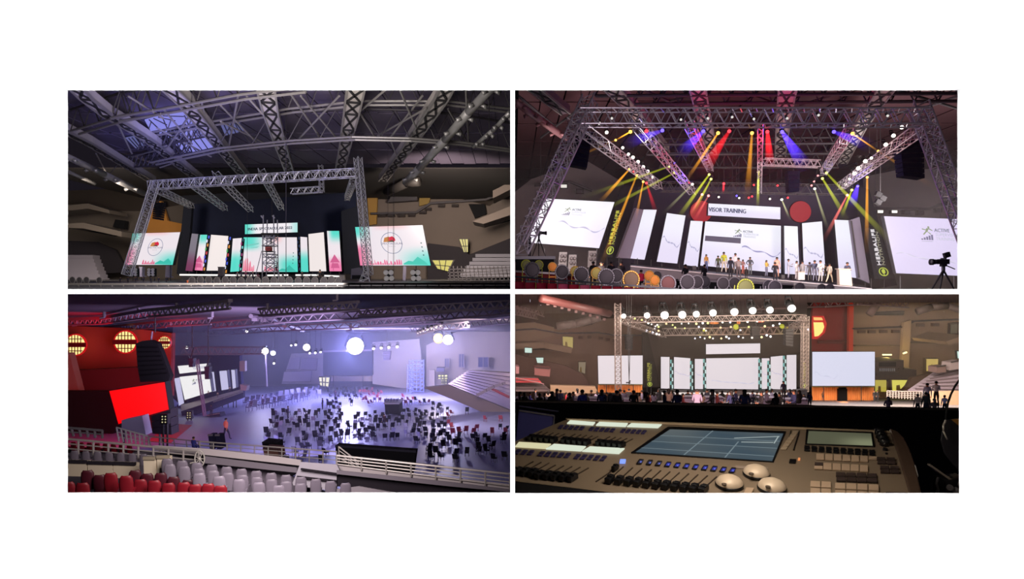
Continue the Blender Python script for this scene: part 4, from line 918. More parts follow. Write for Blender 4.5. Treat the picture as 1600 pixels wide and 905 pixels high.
BEAMS = [((985, 206), (962, 219), 'amber', 1, 1.2, .8), ((962, 219), (885, 252), 'amber', 1, 3, .15), ((983, 265), (941, 312), 'amber', 1.2, 3.6, 1), ((995, 274), (943, 404), 'amber', 1.2, 4, 1), ((1005, 284), (994, 340), 'amber', 1, 2.5, .7),
  ((1046, 260), (925, 303), 'lime', 1.2, 3.5, .5), ((1054, 270), (948, 326), 'lime', 1.2, 3.5, .5), ((1010, 286), (1024, 330), 'red', 1, 4, .5), ((1122, 208), (1075, 278), 'amber', 1.3, 3, 1), ((1139.5, 205), (1102, 262), 'red', 2, 11, .8),
  ((1108, 273), (1062, 337), 'lime', 1.3, 4, .9), ((1111, 280), (1084, 330), 'lime', 1, 3.5, .7), ((1175, 208), (1168, 300), 'amber', 1.6, 5, .7), ((1199, 206), (1203, 253), 'red', 2.4, 7, 1.2), ((1222, 206), (1252, 252), 'blue', 2.4, 11, 1.5),
  ((1185, 269), (1184, 322), 'lime', 1.4, 2.6, 1), ((1332, 209), (1372, 236), 'amber', 1, 1.4, .9), ((1372, 236), (1454, 289), 'amber', 1.2, 4, .3), ((1291, 270), (1386, 371), 'lime', 1.4, 5, .9), ((1285, 279), (1319, 336), 'lime', 1.3, 4, .8), ((1273, 295), (1292, 354), 'pale', 1, 2.5, .6),
  ((1355, 277), (1354, 382), 'amber', 1.4, 3.4, 1.1), ((1324, 305), (1291, 368), 'rose', 1.1, 3.4, .9), ((1331, 297), (1316, 336), 'lime', 1, 3, .6), ((1340, 291), (1332, 318), 'blue', 2, 7, 1), ((1082, 288), (1040, 330), 'pale', .9, 3, .3),
  ((1035, 204), (985, 222), 'blue', 2, 10, .5), ((1303, 206), (1350, 224), 'blue', 2, 10, .6), ((1099, 205), (1068, 236), 'blue', 2, 11, .7), ((1131, 287), (1130, 300), 'red', 1, 2, .7), ((1097, 304), (1078, 336), 'rose', 1, 3, .5), ((1107, 306), (1085, 344), 'rose', 1, 3, .4), ((1221.5, 312), (1233, 340), 'pale', .8, 2, .5)]
order = sorted(range(len(BEAMS)), key=lambda i: BEAMS[i][0][0])
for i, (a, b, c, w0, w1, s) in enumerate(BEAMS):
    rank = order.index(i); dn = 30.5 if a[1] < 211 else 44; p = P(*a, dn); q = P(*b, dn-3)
    root = lamp(a[0], a[1], dn, 2.7 if a[1] < 211 else 1.9, CB['white'] if c == 'pale' else CB.get(c, CB['amber']), f'{c} beam lamp with a glowing cone for its beam, {nth(rank, len(BEAMS))}, {V}', 2.5, q, name='moving_head')
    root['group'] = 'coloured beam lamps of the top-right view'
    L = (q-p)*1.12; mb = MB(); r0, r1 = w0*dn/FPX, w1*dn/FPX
    mb.tube(p, p+L, r0, r1, 20); mb.build('glow_cone', beam_mat(BC[c], round(s*.62/(r0+r1), 3), L.length), root, clamp=False)  # glowing volume in place of light scattered by haze
# TV cameras
def tv_camera(label, x, y, s, d, right, ped):
    """broadcast camera on a tripod; (x, y) = camera head centre in the photo, s = px length of the body"""
    k = s*d/FPX; p = P(x, y, d); sg = 1 if right else -1; root = empty('tv_camera', P(x+8*sg*0, min(y+52, 451), d), label, 'camera')
    m_ = mat('camera_black', (20, 18, 22), .5)
    MB().box(p, k*.6, k*.25, k*.3).box(p+Vector((0, 0, k*.19)), k*.3, k*.1, k*.06).build('camera_body', m_, root)
    MB().tube(p+Vector((sg*k*.3, 0, 0)), p+Vector((sg*k*.62, 0, -k*.02)), k*.13, k*.16, 12).tube(p+Vector((sg*k*.62, 0, -k*.02)), p+Vector((sg*k*.78, 0, -k*.02)), k*.19, k*.19, 12).build('camera_lens', m_, root, True)
    MB().box(p+Vector((-sg*k*.2, 0, k*.4)), k*.34, k*.2, k*.3, R=Matrix.Rotation(.3*sg, 3, 'Y')).tube(p+Vector((-sg*k*.15, 0, k*.1)), p+Vector((-sg*k*.2, 0, k*.35)), k*.03, n=6).build('viewfinder', m_, root)
    MB().box(p+Vector((0, 0, -k*.22)), k*.3, k*.25, k*.14).tube(p+Vector((0, 0, -k*.28)), p+Vector((0, 0, -k*.55)), k*.1, n=10).build('tripod_head', m_, root)
    MB().tube(p+Vector((-sg*k*.1, 0, -k*.2)), p+Vector((-sg*k*.7, 0, -k*.45)), k*.03, n=6).build('pan_handle', m_, root)
    zf = max(CZ-.0014*d, P(x, y, d).z-ped*d/FPX)
    for a_ in (-.9, 0, .9):
        MB().tube(p+Vector((0, 0, -k*.5)), Vector((p.x+k*.75*a_, p.y+k*.3*(1-abs(a_)), zf)), k*.06, k*.045, 8).build('tripod_leg', m_, root)
    return root
tv_camera(f'large TV camera on a tripod in front of the right side screen, {V}', 1474, 409, 26, 14, False, 43)
tv_camera(f'TV camera on a stand before the left side screen, {V}', 842, 364, 16, 27.4, True, 38)
person(Vector((P(828, 0, 27).x, 27.6, RZ)), .62, 'camera', -60, (SK, DK, DK, DK), f'camera operator in black beside the left TV camera, {V}')

setp(MB().prism([Vector((P(x, 0, 27).x, 26.2, RZ-.12)) for x in (805, 866)]+[Vector((P(x, 0, 27).x, 28.6, RZ-.12)) for x in (866, 805)], (0, 0, .12)).prism([Vector((P(x, 0, 27).x, 26.3, CZ-.03)) for x in (806, 864)]+[Vector((P(x, 0, 27).x, 28.5, CZ-.03)) for x in (864, 806)], (0, 0, RZ-.12-CZ+.03), 1).build('camera_riser', [mat('riser_edge', (150, 146, 150)), black]), f'dark camera riser with pale edge at the left edge, {V}', 'riser')
# people on and before the stage
PPL = [(1103.6, 397, 425, 'stand', 20, (190, 140, 60), (90, 100, 150), 2, 'small person in a yellow-orange top near the left of the stage'),
 (1131, 393, 428, 'stride', 150, (196, 204, 60), (230, 226, 210), 1, 'person in a lime jacket and white trousers walking on stage'),
 (1122, 399, 426, 'stand', 180, (70, 80, 50), (50, 50, 50), 1, 'person half hidden behind the lime jacket on stage'),
 (1141.5, 401, 437, 'stand', 190, (22, 22, 40), (20, 20, 30), 1, 'person in a black suit left of the grey pair'),
 (1149, 395, 428, 'stand', 10, (226, 222, 226), (120, 116, 120), 1, 'person in a white shirt behind the grey pair'),
 (1154, 402, 436, 'talk', 160, (150, 140, 140), (90, 80, 84), 1, 'person in a grey suit in the middle group'),
 (1161, 405, 430, 'talk', 20, (232, 180, 176), (220, 130, 110), 2, 'person in pink clothes in the middle group'),
 (1172, 401, 428, 'hips', 0, (70, 74, 84), (110, 116, 120), 1, 'person with hands on hips right of the middle group'),
 (1166, 417, 444, 'stand', 185, (26, 22, 22), (24, 22, 22), 1, 'dark seated person seen from behind before the middle group'),
 (1197.6, 406, 433, 'talk', 30, (222, 190, 90), (120, 124, 150), 2, 'person in a yellow top alone right of centre'),
 (1214, 401, 430, 'stand', 0, (220, 170, 150), (200, 150, 130), 1, 'person in pale pink standing behind a black figure'),
 (1211, 409, 444, 'talk', 150, (24, 22, 34), (24, 24, 40), 1, 'person in black leaning at the stage front'),
 (1232, 404, 436, 'talk', 60, (196, 198, 214), (196, 198, 214), 1, 'person in a pale grey suit left of the white dress'),
 (1245, 407, 438, 'talk', 20, (240, 236, 236), (240, 236, 236), 2, 'person in a wide white outfit on stage'),
 (1254, 407, 439, 'stand', 200, (150, 146, 150), (140, 138, 140), 1, 'person in grey right of the white outfit'),
 (1265, 409, 440, 'stand', 160, (120, 118, 124), (110, 108, 112), 1, 'taller person in darker grey right of the white outfit'),
 (1273, 406, 440, 'point', 0, (80, 84, 112), (130, 130, 150), 1, 'person pointing to the left on stage'),
 (1282, 406, 434.5, 'talk', 0, (236, 230, 232), (180, 176, 176), 1, 'person in white right of the pointing one'),
 (1290, 412, 444, 'hips', 170, (74, 66, 46), (60, 56, 44), 1, 'person in an olive coat seen from behind'),
 (1296, 411, 442, 'stride', 120, (200, 186, 170), (220, 206, 180), 1, 'person in pale clothes bending by the lectern'),
 (1324, 409, 432, 'talk', 0, (62, 66, 90), (50, 50, 60), 1, 'speaker behind the pale lectern')]
for i, (x, yh, yf, pose, fa, tc_, bc, hair, lab) in enumerate(PPL):
    on = yf < EDGE(x)+2.5; base = deck2(x, yf, (.36, .26, .17)[i % 3]) if on else step2(x); d = base.y
    person(base, (base.z-P(x, yh, d).z)/-1.74, pose, fa, (SK, tc_, bc, DK), f'{lab}, {V}', hair)
root = empty('lectern', deck2(1321, 444), f'large pale wooden lectern at the right of the stage, {V}', 'lectern')
MB().prism([P(x, y, 50.15) for x, y in [(1311, 421), (1329, 421.5), (1332, 447.2), (1312, 445.3)]], (0, .4, 0)).build('lectern_body', mat('pale_wood', (206, 190, 176), .6, noise=.1), root)
MB().prism([P(x, y, 50.1) for x, y in [(1309.5, 419.4), (1330.5, 420), (1331, 421.6), (1309.5, 421)]], (0, .5, 0)).build('lectern_top', mat('pale_wood2', (186, 170, 156), .6), root)
root = empty('lectern', deck2(1247, 438), f'small white lectern with the white-dressed person, {V}', 'lectern')
MB().box(deck2(1246, 438, .16)+Vector((0, -.55, .34)), .5, .34, .6).build('lectern_body', mat('white_lectern', (214, 210, 206)), root); MB().box(deck2(1246, 438, .16)+Vector((0, -.55, .66)), .6, .5, .05).build('lectern_top', mat('pale_wood2', (186, 170, 156), .6), root)
bm_ = mat('speaker_black', (26, 24, 30), .7)
for i, (x, y) in enumerate([(1239, 433), (1084, 411), (1222, 434)]):
    setp(MB().box(deck2(x, y+4)+Vector((0, 0, .17)), .34, .3, .36).box(deck2(x, y+4)+Vector((0, -.17, .17)), .26, .05, .28, 1).build('floor_monitor', [bm_, steel_d]), f'small black box on the stage floor, {nth([1084, 1222, 1239].index(x), 3)}, {V}', 'speaker', 'black boxes on the stage floor')
# round-backed chairs across the front
R1 = {'s': mat('silver_rim', (136, 130, 132), .4, .3), 'g': mat('gold_rim', (226, 176, 90), .35, .4), 'l': mat('lime_rim', (176, 180, 70), .4, .3), 'd': mat('dark_rim', (70, 66, 70), .5)}
P1 = {'d': mat('charcoal_pad', (60, 54, 56), .85, noise=.1), 'o': mat('orange_pad', (226, 140, 60), .8), 'y': mat('yellow_pad', (176, 160, 86), .8), 'b': mat('brown_pad', (98, 78, 60), .85), 'k': mat('dark_pad', (52, 48, 52), .8), 'e': mat('olive_pad', (110, 110, 64), .8), 'r': mat('rose_pad', (96, 58, 54), .8)}
CH = [(831, 422, 12, 'd', 'd', 20), (822, 414, 8, 'l', 'e', 24), (842, 414, 7, 'l', 'e', 24.4), (863, 417, 7, 'g', 'o', 22), (878, 425, 11, 's', 'd', 20), (908, 429, 12, 's', 'd', 19.5), (899, 424, 8, 'g', 'y', 22.5), (932, 427, 9, 'g', 'y', 21), (947, 433, 13, 's', 'd', 18.5), (963, 431, 11, 's', 'd', 20.2),
      (986, 437, 13.5, 'g', 'b', 18), (1014.6, 431, 8, 'g', 'o', 22), (1027, 431, 7.5, 's', 'd', 23), (1044, 443, 12.5, 's', 'r', 18), (1023, 438, 8, 'g', 'o', 20.5), (1074, 441, 12, 's', 'd', 18.5), (1089, 441, 10.5, 's', 'd', 19.8), (1101, 441, 9, 'd', 'k', 21),
      (1130, 443, 10, 's', 'd', 19.5), (1148, 443, 10, 's', 'd', 20.5), (1165, 450, 13.5, 'l', 'e', 17.5), (1201, 447, 9.5, 's', 'k', 20), (1211, 449, 11, 's', 'k', 18.5), (1250, 450, 8, 'd', 'k', 20), (1284, 451, 7, 'd', 'k', 20.5), (1297, 451, 7, 'd', 'k', 20)]
names_r = {'s': 'silver-rimmed', 'g': 'gold-rimmed', 'l': 'lime-rimmed', 'd': 'dark-rimmed'}
srt = sorted(CH)
for (x, y, r_, rc, pc_, d) in CH:
    round_chair(x, min(y, 452.5-r_*.2), r_, d, R1[rc], P1[pc_], f'{names_r[rc]} round-backed chair, {nth(srt.index((x, y, r_, rc, pc_, d)), len(CH))} along the bottom, {V}', 'round-backed chairs along the bottom of the top-right view', y_foot=452.4, ry=1.05)
clamped = None
# tables, railing and red seats in front
setp(MB().prism([P(x, y, 24.6) for x, y in [(805, 422.5), (868, 426), (868, 429), (805, 425.5)]], (0, .6, 0)).prism([P(x, y, 24.7) for x, y in [(806, 425), (868, 429), (868, 452.4), (806, 452.4)]], (0, .5, 0), 1).build('banquet_table', [mat('white_top', (200, 186, 186)), mat('red_cloth', (110, 26, 30), .9)]), f'long table with red cloth behind the leftmost round chairs, {V}', 'table')
setp(MB().prism([P(x, y, 23.0) for x, y in [(872, 427), (900, 429), (900, 432), (872, 430)]], (0, .5, 0)).prism([P(x, y, 23.1) for x, y in [(873, 430), (900, 432), (900, 452.4), (873, 452.4)]], (0, .4, 0), 1).build('banquet_table', [mat('white_top', (200, 186, 186)), mat('red_cloth', (110, 26, 30), .9)]), f'short table with red cloth between two silver-rimmed chairs at left, {V}', 'table')
setp(MB().prism([P(x, y, 24) for x, y in [(1060, 436), (1240, 443), (1240, 446), (1060, 439)]], (0, .6, 0)).prism([P(x, y, 24.1) for x, y in [(1061, 439), (1240, 446), (1240, 452), (1061, 452)]], (0, .5, 0), 1).build('banquet_table', [mat('grey_top', (120, 112, 116)), black]), f'long grey table behind the middle round chairs, {V}', 'table')
setp(MB().bar(P(805, 432.5, 16), P(1060, 452, 16), .06, .045).bar(P(805, 437, 16), P(1000, 452, 16), .04, .02).build('front_railing', mat('rail_black', (26, 22, 24), .5)), f'black railing sloping down along the lower left, {V}', 'railing')
redc = mat('red_seat', (196, 24, 50), .7)
for i in range(13):
    x = 812+i*17; y0 = 441+i*.8
    mb = MB(); c = P(x, y0+4, 14.5); w_ = .2
    mb.add([c+Vector((w_*.55*math.cos(t)*1., .05*math.sin(t), zz)) for zz in (.06, -.02, -.09) for t in [math.pi*k/6 for k in range(7)]], [(j*7+k, j*7+k+1, (j+1)*7+k+1, (j+1)*7+k) for j in range(2) for k in range(6)])
    mb.box(c+Vector((0, .04, -.06)), .2, .12, .03)
    setp(mb.build('stadium_seat', mat('red_seat_light', (236, 90, 120), .7) if i in (4, 6) else redc), f'red seat back at the bottom edge, {nth(i, 13)}, {V}', 'seat', 'red seats at the bottom of the top-right view')
person(P(1002, 452.4, 27), .66, 'sit', 190, (SK, (220, 40, 76), DK, DK), f'person in a bright red top among the round chairs, {V}')
for i, (x, yf, d, hh) in enumerate([(927, 452.4, 36, .93), (940, 452.4, 37, .95), (955, 452.4, 36, .93), (971, 452.4, 37, .95), (1071, 452.4, 32, .74), (1101, 452.4, 32, .74)]):
    person(P(x, yf, d), hh, 'stand' if i < 2 else 'talk', 160+10*i, (SK, DK, DK, DK), f'dark clothed crew member behind the round chairs, {nth(i, 6)}, {V}', 1, 'crew behind the round chairs')
for i, (x, y) in enumerate([(880, 404), (926, 402), (895, 408)]):
    setp(MB().prism([P(x-6, y-10, 45), P(x+6, y-10, 45), P(x+5, y+16, 45), P(x-8, y+16, 45)], (0, .5, 0)).ball(P(x-2, y-4, 44.9), .12).ball(P(x+3, y-4, 44.9), .12).ball(P(x-3, y+3, 44.9), .12).ball(P(x+2, y+3, 44.9), .12).build('blinder_stack', mat('rack_grey', (54, 48, 50))), f'grey rack with round lamps under the left side screen, {nth([880, 926, 895].index(x) if x == 880 else (2 if x == 926 else 1), 3)}, {V}', 'stage light', 'racks under the left side screen')

for nm, (x, y, d), pw, c in (('white_row_glow', (990, 250, 36), 160, (255, 240, 230)), ('white_row_glow_right', (1350, 256, 36), 200, (255, 240, 230)), ('blue_glow', (1230, 225, 34), 160, (80, 60, 255)), ('red_glow', (1190, 225, 34), 120, (255, 40, 50)),
                            ('blue_glow_left', (1062, 226, 34), 110, (80, 60, 255)), ('red_glow_centre', (1130, 240, 36), 110, (255, 40, 50)), ('violet_glow', (1070, 280, 44), 90, (110, 60, 255)), ('blue_glow_right', (1338, 300, 45), 110, (80, 60, 255))):
    point(nm, P(x, y, d), pw, c, .4)  # added unseen points for the glow round the lamp clusters
mb = MB(); da, db = 28, 52
pa = [P(804.5, 451.5, da), P(1505, 451.5, da), P(1505, 136, da), P(804.5, 136, da)]; pb = [P(804.5, 451.5, db), P(1505, 451.5, db), P(1505, 256, db), P(804.5, 256, db)]
mb.add(pa+pb, [(0, 1, 2, 3), (7, 6, 5, 4), (0, 4, 5, 1), (1, 5, 6, 2), (2, 6, 7, 3), (3, 7, 4, 0)])
setp(mb.build('haze', haze_mat((1, .9, .95), .0018)), f'thin stage haze hanging around the trusses, {V}', 'haze', None, 'stuff')
# ================================================================== HALL BL: the arena from the stands in blue haze
HALL = 'BL'; V = 'bottom-left view'
for nm, lo, ta, sz, pw, cc in LIGHTS3: area(nm, lo, ta, sz, pw, cc)
def F3(x, y): return P(x, y, 4000/(y-540))                 # point of the arena floor (it falls away from the stands)
bx = empty('hold', (0, 0, 0)); bpy.data.objects.remove(bx)
blue_floor = mat('polished_floor', (140, 142, 196), .42, noise=.06, scale=.3)
struct('floor_bl', MB().prism([F3(99, 775), F3(797, 775), F3(797, 604), F3(99, 604)], (0, 0, -.05)), blue_floor)
lilac = mat('lilac_plaster', (176, 164, 170), .9, noise=.08, scale=.3)
dusk = mat('dusk_roof', (92, 82, 100), .9, noise=.25, scale=.3)
# roof
H3 = 1.25
def R3(x, y): return P(x, y, H3*1000/(540-y))
struct('ceiling_bl', MB().prism([R3(60, 458), R3(798, 458), R3(798, 522), R3(60, 522)], (0, 0, .02)), dusk)
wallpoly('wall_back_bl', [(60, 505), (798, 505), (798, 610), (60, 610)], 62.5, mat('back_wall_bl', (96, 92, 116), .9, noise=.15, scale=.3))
# red side wall at left
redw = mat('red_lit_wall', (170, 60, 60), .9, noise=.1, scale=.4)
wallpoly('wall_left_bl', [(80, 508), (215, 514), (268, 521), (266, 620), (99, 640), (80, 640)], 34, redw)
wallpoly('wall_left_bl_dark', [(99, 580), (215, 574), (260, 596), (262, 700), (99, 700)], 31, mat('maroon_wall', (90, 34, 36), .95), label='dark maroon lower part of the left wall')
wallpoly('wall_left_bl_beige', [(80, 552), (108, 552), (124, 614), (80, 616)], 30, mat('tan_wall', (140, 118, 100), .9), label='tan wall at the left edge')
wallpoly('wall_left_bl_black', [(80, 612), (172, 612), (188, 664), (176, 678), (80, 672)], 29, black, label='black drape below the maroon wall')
def round_window(cx, cy, r, d, label, cut=0):
    c = P(cx, cy, d); R_ = r*d/FPX; root = empty('round_window', c-Vector((0, 0, R_)), label, 'window')
    for nm, sg in (('upper_pane', 1), ('lower_pane', -1)):
        pl = [c+Vector((R_*math.cos(t), 0, sg*R_*math.sin(t))) for t in [math.radians(14+152*k/14) for k in range(15)]]
        MB().prism(pl, (0, .1, 0)).build(nm, glow('window_glow', (255, 232, 150), 1.15, True), root)
    MB().lathe([(R_*1.12, -.05), (R_*1.12, .05), (R_*1.0, .05), (R_*1.0, -.05)], c+Vector((0, .02, 0)), 'y', 28).build('window_rim', glow('rim_glow', (214, 20, 26), .8), root)
    g = MB()
    for k in (-.6, -.3, 0, .3, .6): g.bar(c+Vector((k*R_, -.06, -R_*(1-k*k)**.5)), c+Vector((k*R_, -.06, R_*(1-k*k)**.5)), R_*.03, .04)
    for k in (-.6, .6): g.bar(c+Vector((-R_*.8, -.06, k*R_)), c+Vector((R_*.8, -.06, k*R_)), R_*.03, .04)
    g.build('glazing_bars', mat('bar_red', (150, 60, 40)), root)
    MB().bar(c+Vector((-R_*1.1, -.08, 0)), c+Vector((R_*1.1, -.08, 0)), .1, R_*.42).build('cross_band', mat('band_red', (120, 30, 34)), root)
round_window(118, 539, 15.5, 33, f'round yellow-lit window on the red wall, leftmost of three, {V}')
round_window(196, 534.5, 16.5, 33, f'largest round yellow-lit window, middle of three on the red wall, {V}')
round_window(257, 535.5, 9.5, 33.5, f'smallest round yellow-lit window, rightmost of three on the red wall, {V}')
# roof trusses and pipes under the roof
rs = mat('dusky_steel', (150, 138, 158), .6, .2)
def beam3(label, pts, w, n=8, m=rs, web=True, dz=.5):
    c = [R3(x, y)+Vector((0, 0, -.14)) for x, y in pts]; root = empty('roof_truss', c[0], label, 'truss'); k = c[0].y/FPX
    a = MB(); [a.bar(p, q, w*p.y/FPX, w*p.y/FPX*.7, w2=w*q.y/FPX, h2=w*q.y/FPX*.7) for p, q in zip(c, c[1:])]; a.build('main_chord', m, root)
    if web:
        wb = MB(); b2 = MB()
        for p, q in zip(c, c[1:]):
            s = dz*(p.y/30)**.5; up = Vector((0, 0, -s*.5)); dv = (q-p)
            b2.tube(p+up, q+up, .035, n=5)
            for i in range(n): u = p+dv*i/n; m_ = p+dv*(i+.5)/n+up; z = p+dv*(i+1)/n; wb.tube(u, m_, .025, n=5); wb.tube(m_, z, .025, n=5)
        b2.build('lower_chord', m, root); wb.build('web', m, root)
    return root
for pts, w_, t in [([(99, 494), (160, 492), (230, 478), (300, 470), (360, 461)], 7, 'thick dark one across the upper left'), ([(99, 515), (180, 506), (260, 497), (330, 492)], 5, 'lower one over the round windows'),
                  ([(405, 476), (470, 470), (560, 463)], 6, 'pale one near the top centre'), ([(330, 500), (430, 490), (560, 480), (700, 470)], 3, 'thin one over the hall centre'), ([(320, 515), (420, 507), (560, 498), (690, 490)], 2.5, 'faint one above the lamps'),
                  ([(560, 497), (660, 487), (797, 470)], 4, 'long one toward the upper right'), ([(560, 476), (680, 468), (797, 461)], 3, 'topmost one at right'), ([(640, 508), (720, 500), (797, 490)], 3, 'short one above the yellow glow')]:
    beam3(f'dusky roof truss, {t}, {V}', pts, w_)
for i, (x, y) in enumerate([(120, 504), (163, 494), (216, 488), (276, 480), (267, 504), (214, 512), (332, 494), (418, 481), (527, 467), (548, 512)]):
    p = R3(x, y-7) if y < 500 else R3(x, y-5); root = empty('roof_hanger', p, f'pale hanging roof bracket, {nth(sorted([120, 163, 216, 276, 267, 214, 332, 418, 527, 548]).index(x), 10)}, {V}', 'bracket', 'roof brackets of the bottom-left view'); k = p.y/FPX
    MB().tube(p, p+Vector((0, 0, -9*k)), 2.2*k, n=8).build('drop_pipe', rs, root); MB().tube(p+Vector((0, 0, -9*k)), p+Vector((-7*k, 0, -10*k)), 1.3*k, n=8).build('foot_pipe', rs, root)
pts = [(392, 494), (425, 498), (455, 510), (474, 517)]
c = [P(x, y, H3*1000/(540-y)*.93-.4) for x, y in pts]; root = empty('air_duct', c[0], f'long pale duct running diagonally to the centre of the hall, {V}', 'duct')
MB().path(c, .09, 8).build('pipe', rs, root); mb = MB()
for p, q in zip(c, c[1:]):
    for t in (.2, .6): r_ = p.lerp(q, t); mb.box(r_+Vector((0, 0, -.12)), .22, .2, .12)
mb.build('brackets', rs, root)
struct('ceiling_bl_soffit', MB().prism([P(x, y, 40) for x, y in [(735, 490), (797, 470), (797, 490), (770, 502), (728, 500)]], (0, 3, 0)), mat('mauve_soffit', (120, 98, 104), .9), label='mauve soffit at the upper right')
# right wall and back walls
wallpoly('wall_right_bl', [(666, 540), (715, 518), (770, 500), (798, 488), (798, 610), (666, 608)], 58, lilac)
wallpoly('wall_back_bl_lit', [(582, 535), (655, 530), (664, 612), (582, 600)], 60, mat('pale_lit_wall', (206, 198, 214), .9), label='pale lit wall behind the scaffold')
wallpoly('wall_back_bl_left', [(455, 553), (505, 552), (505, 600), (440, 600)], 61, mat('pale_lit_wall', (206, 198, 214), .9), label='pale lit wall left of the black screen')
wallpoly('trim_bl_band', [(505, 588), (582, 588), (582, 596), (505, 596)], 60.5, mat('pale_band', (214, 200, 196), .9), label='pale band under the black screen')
for i, (px, nm) in enumerate([([(455, 560), (469, 558), (467, 578), (448, 578)], 'upper left'), ([(471, 560), (496, 560), (494, 579), (470, 578)], 'upper right'), ([(444, 581), (487, 580), (485, 597), (441, 597)], 'lower')]):
    q = Quad(px, 60); root = empty('wall_panel', q(.5, 0), f'large pale wall panel, {nm} of the group left of the black screen, {V}', 'panel')
    MB().prism([q(0, 0), q(1, 0), q(1, 1), q(0, 1)], (0, .2, 0)).build('panel_face', mat('pale_lilac', (196, 188, 214), .8), root); MB().prism([q(0, 0, .1), q(1, 0, .1), q(1, .04, .1), q(0, .04, .1)], (0, .1, 0)).build('panel_edge', rs, root)
q = Quad([(505, 549), (582, 547), (582, 586), (504.6, 587)], 55); root = empty('blank_screen', q(.5, 0), f'large switched-off black screen below the big lamp, {V}', 'screen')
MB().prism([q(0, 0), q(1, 0), q(1, 1), q(0, 1)], (0, .4, 0)).build('screen_face', mat('off_screen', (14, 14, 30), .7), root); MB().bar(q(0, 1, .1), q(1, 1, .1), .15, .15).build('top_truss', rs, root)
line_array(f'small dark speaker hanging right of the black screen, {V}', [(598, 549), (610, 549), (608.5, 563), (599, 563)], 52, 4, .5, mat('plum_speaker', (60, 50, 74)))
for x0, x1, y0, y1, t in ((747, 763, 558, 574, 'larger blue window'), (717, 725, 553, 574, 'narrow blue window'), (695, 702, 560, 574, 'small grey window')):
    q = Quad([(x0, y0), (x1, y0), (x1, y1), (x0, y1)], 57); root = empty('wall_window', q(.5, 0), f'{t} in the pale right wall, {V}', 'window')
    MB().prism([q(0, 0), q(1, 0), q(1, 1), q(0, 1)], (0, .2, 0)).build('pane', mat('blue_pane', (70, 76, 130), .3), root); f = MB()
    for a, b in (((0, 0), (1, 0)), ((1, 0), (1, 1)), ((1, 1), (0, 1)), ((0, 1), (0, 0)), ((.5, 0), (.5, 1))): f.bar(q(*a, .1), q(*b, .1), .06, .06)
    f.build('window_bars', rs, root)
setp(MB().prism([P(x, y, 55.6) for x, y in [(682, 575), (694, 575), (694, 581), (682, 581)]], (0, .8, 0)).box(P(675, 592, 56.5), .5, .4, 1.6, 1).build('balcony_box', [mat('blue_box', (84, 80, 120)), lilac]), f'blue-grey balcony box above the lit exit, {V}', 'balcony')
lit_door([(685, 586), (699, 586), (699, 592), (685, 592)], 56, (250, 246, 190), f'pale yellow lit sign panel on the right back wall, {V}', 1.1)
lit_door([(690, 593.2), (698, 593.2), (698, 600), (690, 600)], 56, (226, 220, 170), f'pale yellow exit doorway below the lit panel, {V}', .7)
lit_door([(499, 590), (515, 590), (513, 604), (501, 602)], 56, (255, 250, 216), f'bright doorway at the back left of the black screen, {V}', 1.1)
# scaffold at the back
root = empty('scaffold_tower', P(652, 612, 54), f'bluish scaffold tower against the far back wall, {V}', 'scaffold'); bl_ = mat('scaffold_blue', (120, 130, 210), .5)
for x in (640, 645, 651, 657, 662): MB().tube(P(x, 562, 54), P(x, 613, 54), .05, n=6).build('standard', bl_, root)
for i in range(9): MB().tube(P(639, 564+i*6, 54), P(663, 564+i*6, 54), .04, n=6).build('ledger', bl_, root)
mb = MB()
for i in range(8): mb.tube(P(640, 564+i*6, 53.9), P(651, 570+i*6, 53.9), .03, n=5); mb.tube(P(662, 564+i*6, 53.9), P(651, 570+i*6, 53.9), .03, n=5)
mb.build('diagonal', bl_, root)
root = empty('scaffold_tower', P(640, 612, 53), f'faint slim scaffold left of the tall bluish one, {V}', 'scaffold')
for x in (637, 643): MB().tube(P(x, 570, 53), P(x-1, 620, 53), .035, n=6).build('standard', bl_, root)
for i in range(7): MB().tube(P(637, 572+i*7, 53), P(643, 572+i*7, 53), .03, n=5).build('ledger', bl_, root)
# lamps with real light
hz = [(555, 541, 12.5, 50, 4200, (205, 205, 255)), (414, 549, 5, 48, 450, (255, 246, 230)), (426.6, 552, 3.6, 50, 160, (240, 240, 255)), (479, 543, 5, 52, 450, (255, 244, 224)), (700, 531, 7.5, 50, 1300, (250, 250, 255)), (685, 529, 7.5, 51, 1100, (255, 214, 60))]
ns = ['huge glaring white lamp above the black screen', 'bright lamp on a stand left of the hall centre', 'smaller lamp beside the bright stand lamp', 'bright warm lamp left of the black screen', 'glaring white lamp over the right stands', 'yellow glaring lamp over the right stands']
for (x, y, r_, d, pw, c), t in zip(hz, ns):
    rt = lamp(x, y, d, r_, c if c != (205, 205, 255) else (255, 250, 255), f'{t}, {V}', 3.5 if c != (255, 214, 60) else 2.2, aim=P(x, y, d-5)+Vector((0, 0, .01)), name='floodlight'); l = point('floodlight_beam', P(x, y, d)+Vector((0, -r_*1.3*d/FPX, 0)), pw, mixc(c, (150, 150, 255), .6), r_*.5*d/FPX)
MB_ = MB().tube(P(415, 553, 48), P(417, 604, 48), .06, n=8); setp(MB_.build('lamp_stand', rs), f'tall thin lamp stand under the bright left lamp, {V}', 'stand')
row = [(583.6, 545), (595.5, 544), (607.5, 543), (620.5, 542)]
for i, (x, y) in enumerate(row): lamp(x, y, 54, 2.1, (255, 244, 230), f'small lamp in the straight row, {nth(i, 4)}, {V}', 2.5, group='row of four small lamps')
row = [(652, 521), (656.6, 518.5), (661, 517), (667.6, 515), (673.6, 513), (681, 511), (689, 508)]
for i, (x, y) in enumerate(row): lamp(x, y, 34, 1.4+.18*i, (255, 244, 246), f'small lamp in the slanting row, {nth(i, 7)}, {V}', 2.5, group='slanting row of seven small lamps')
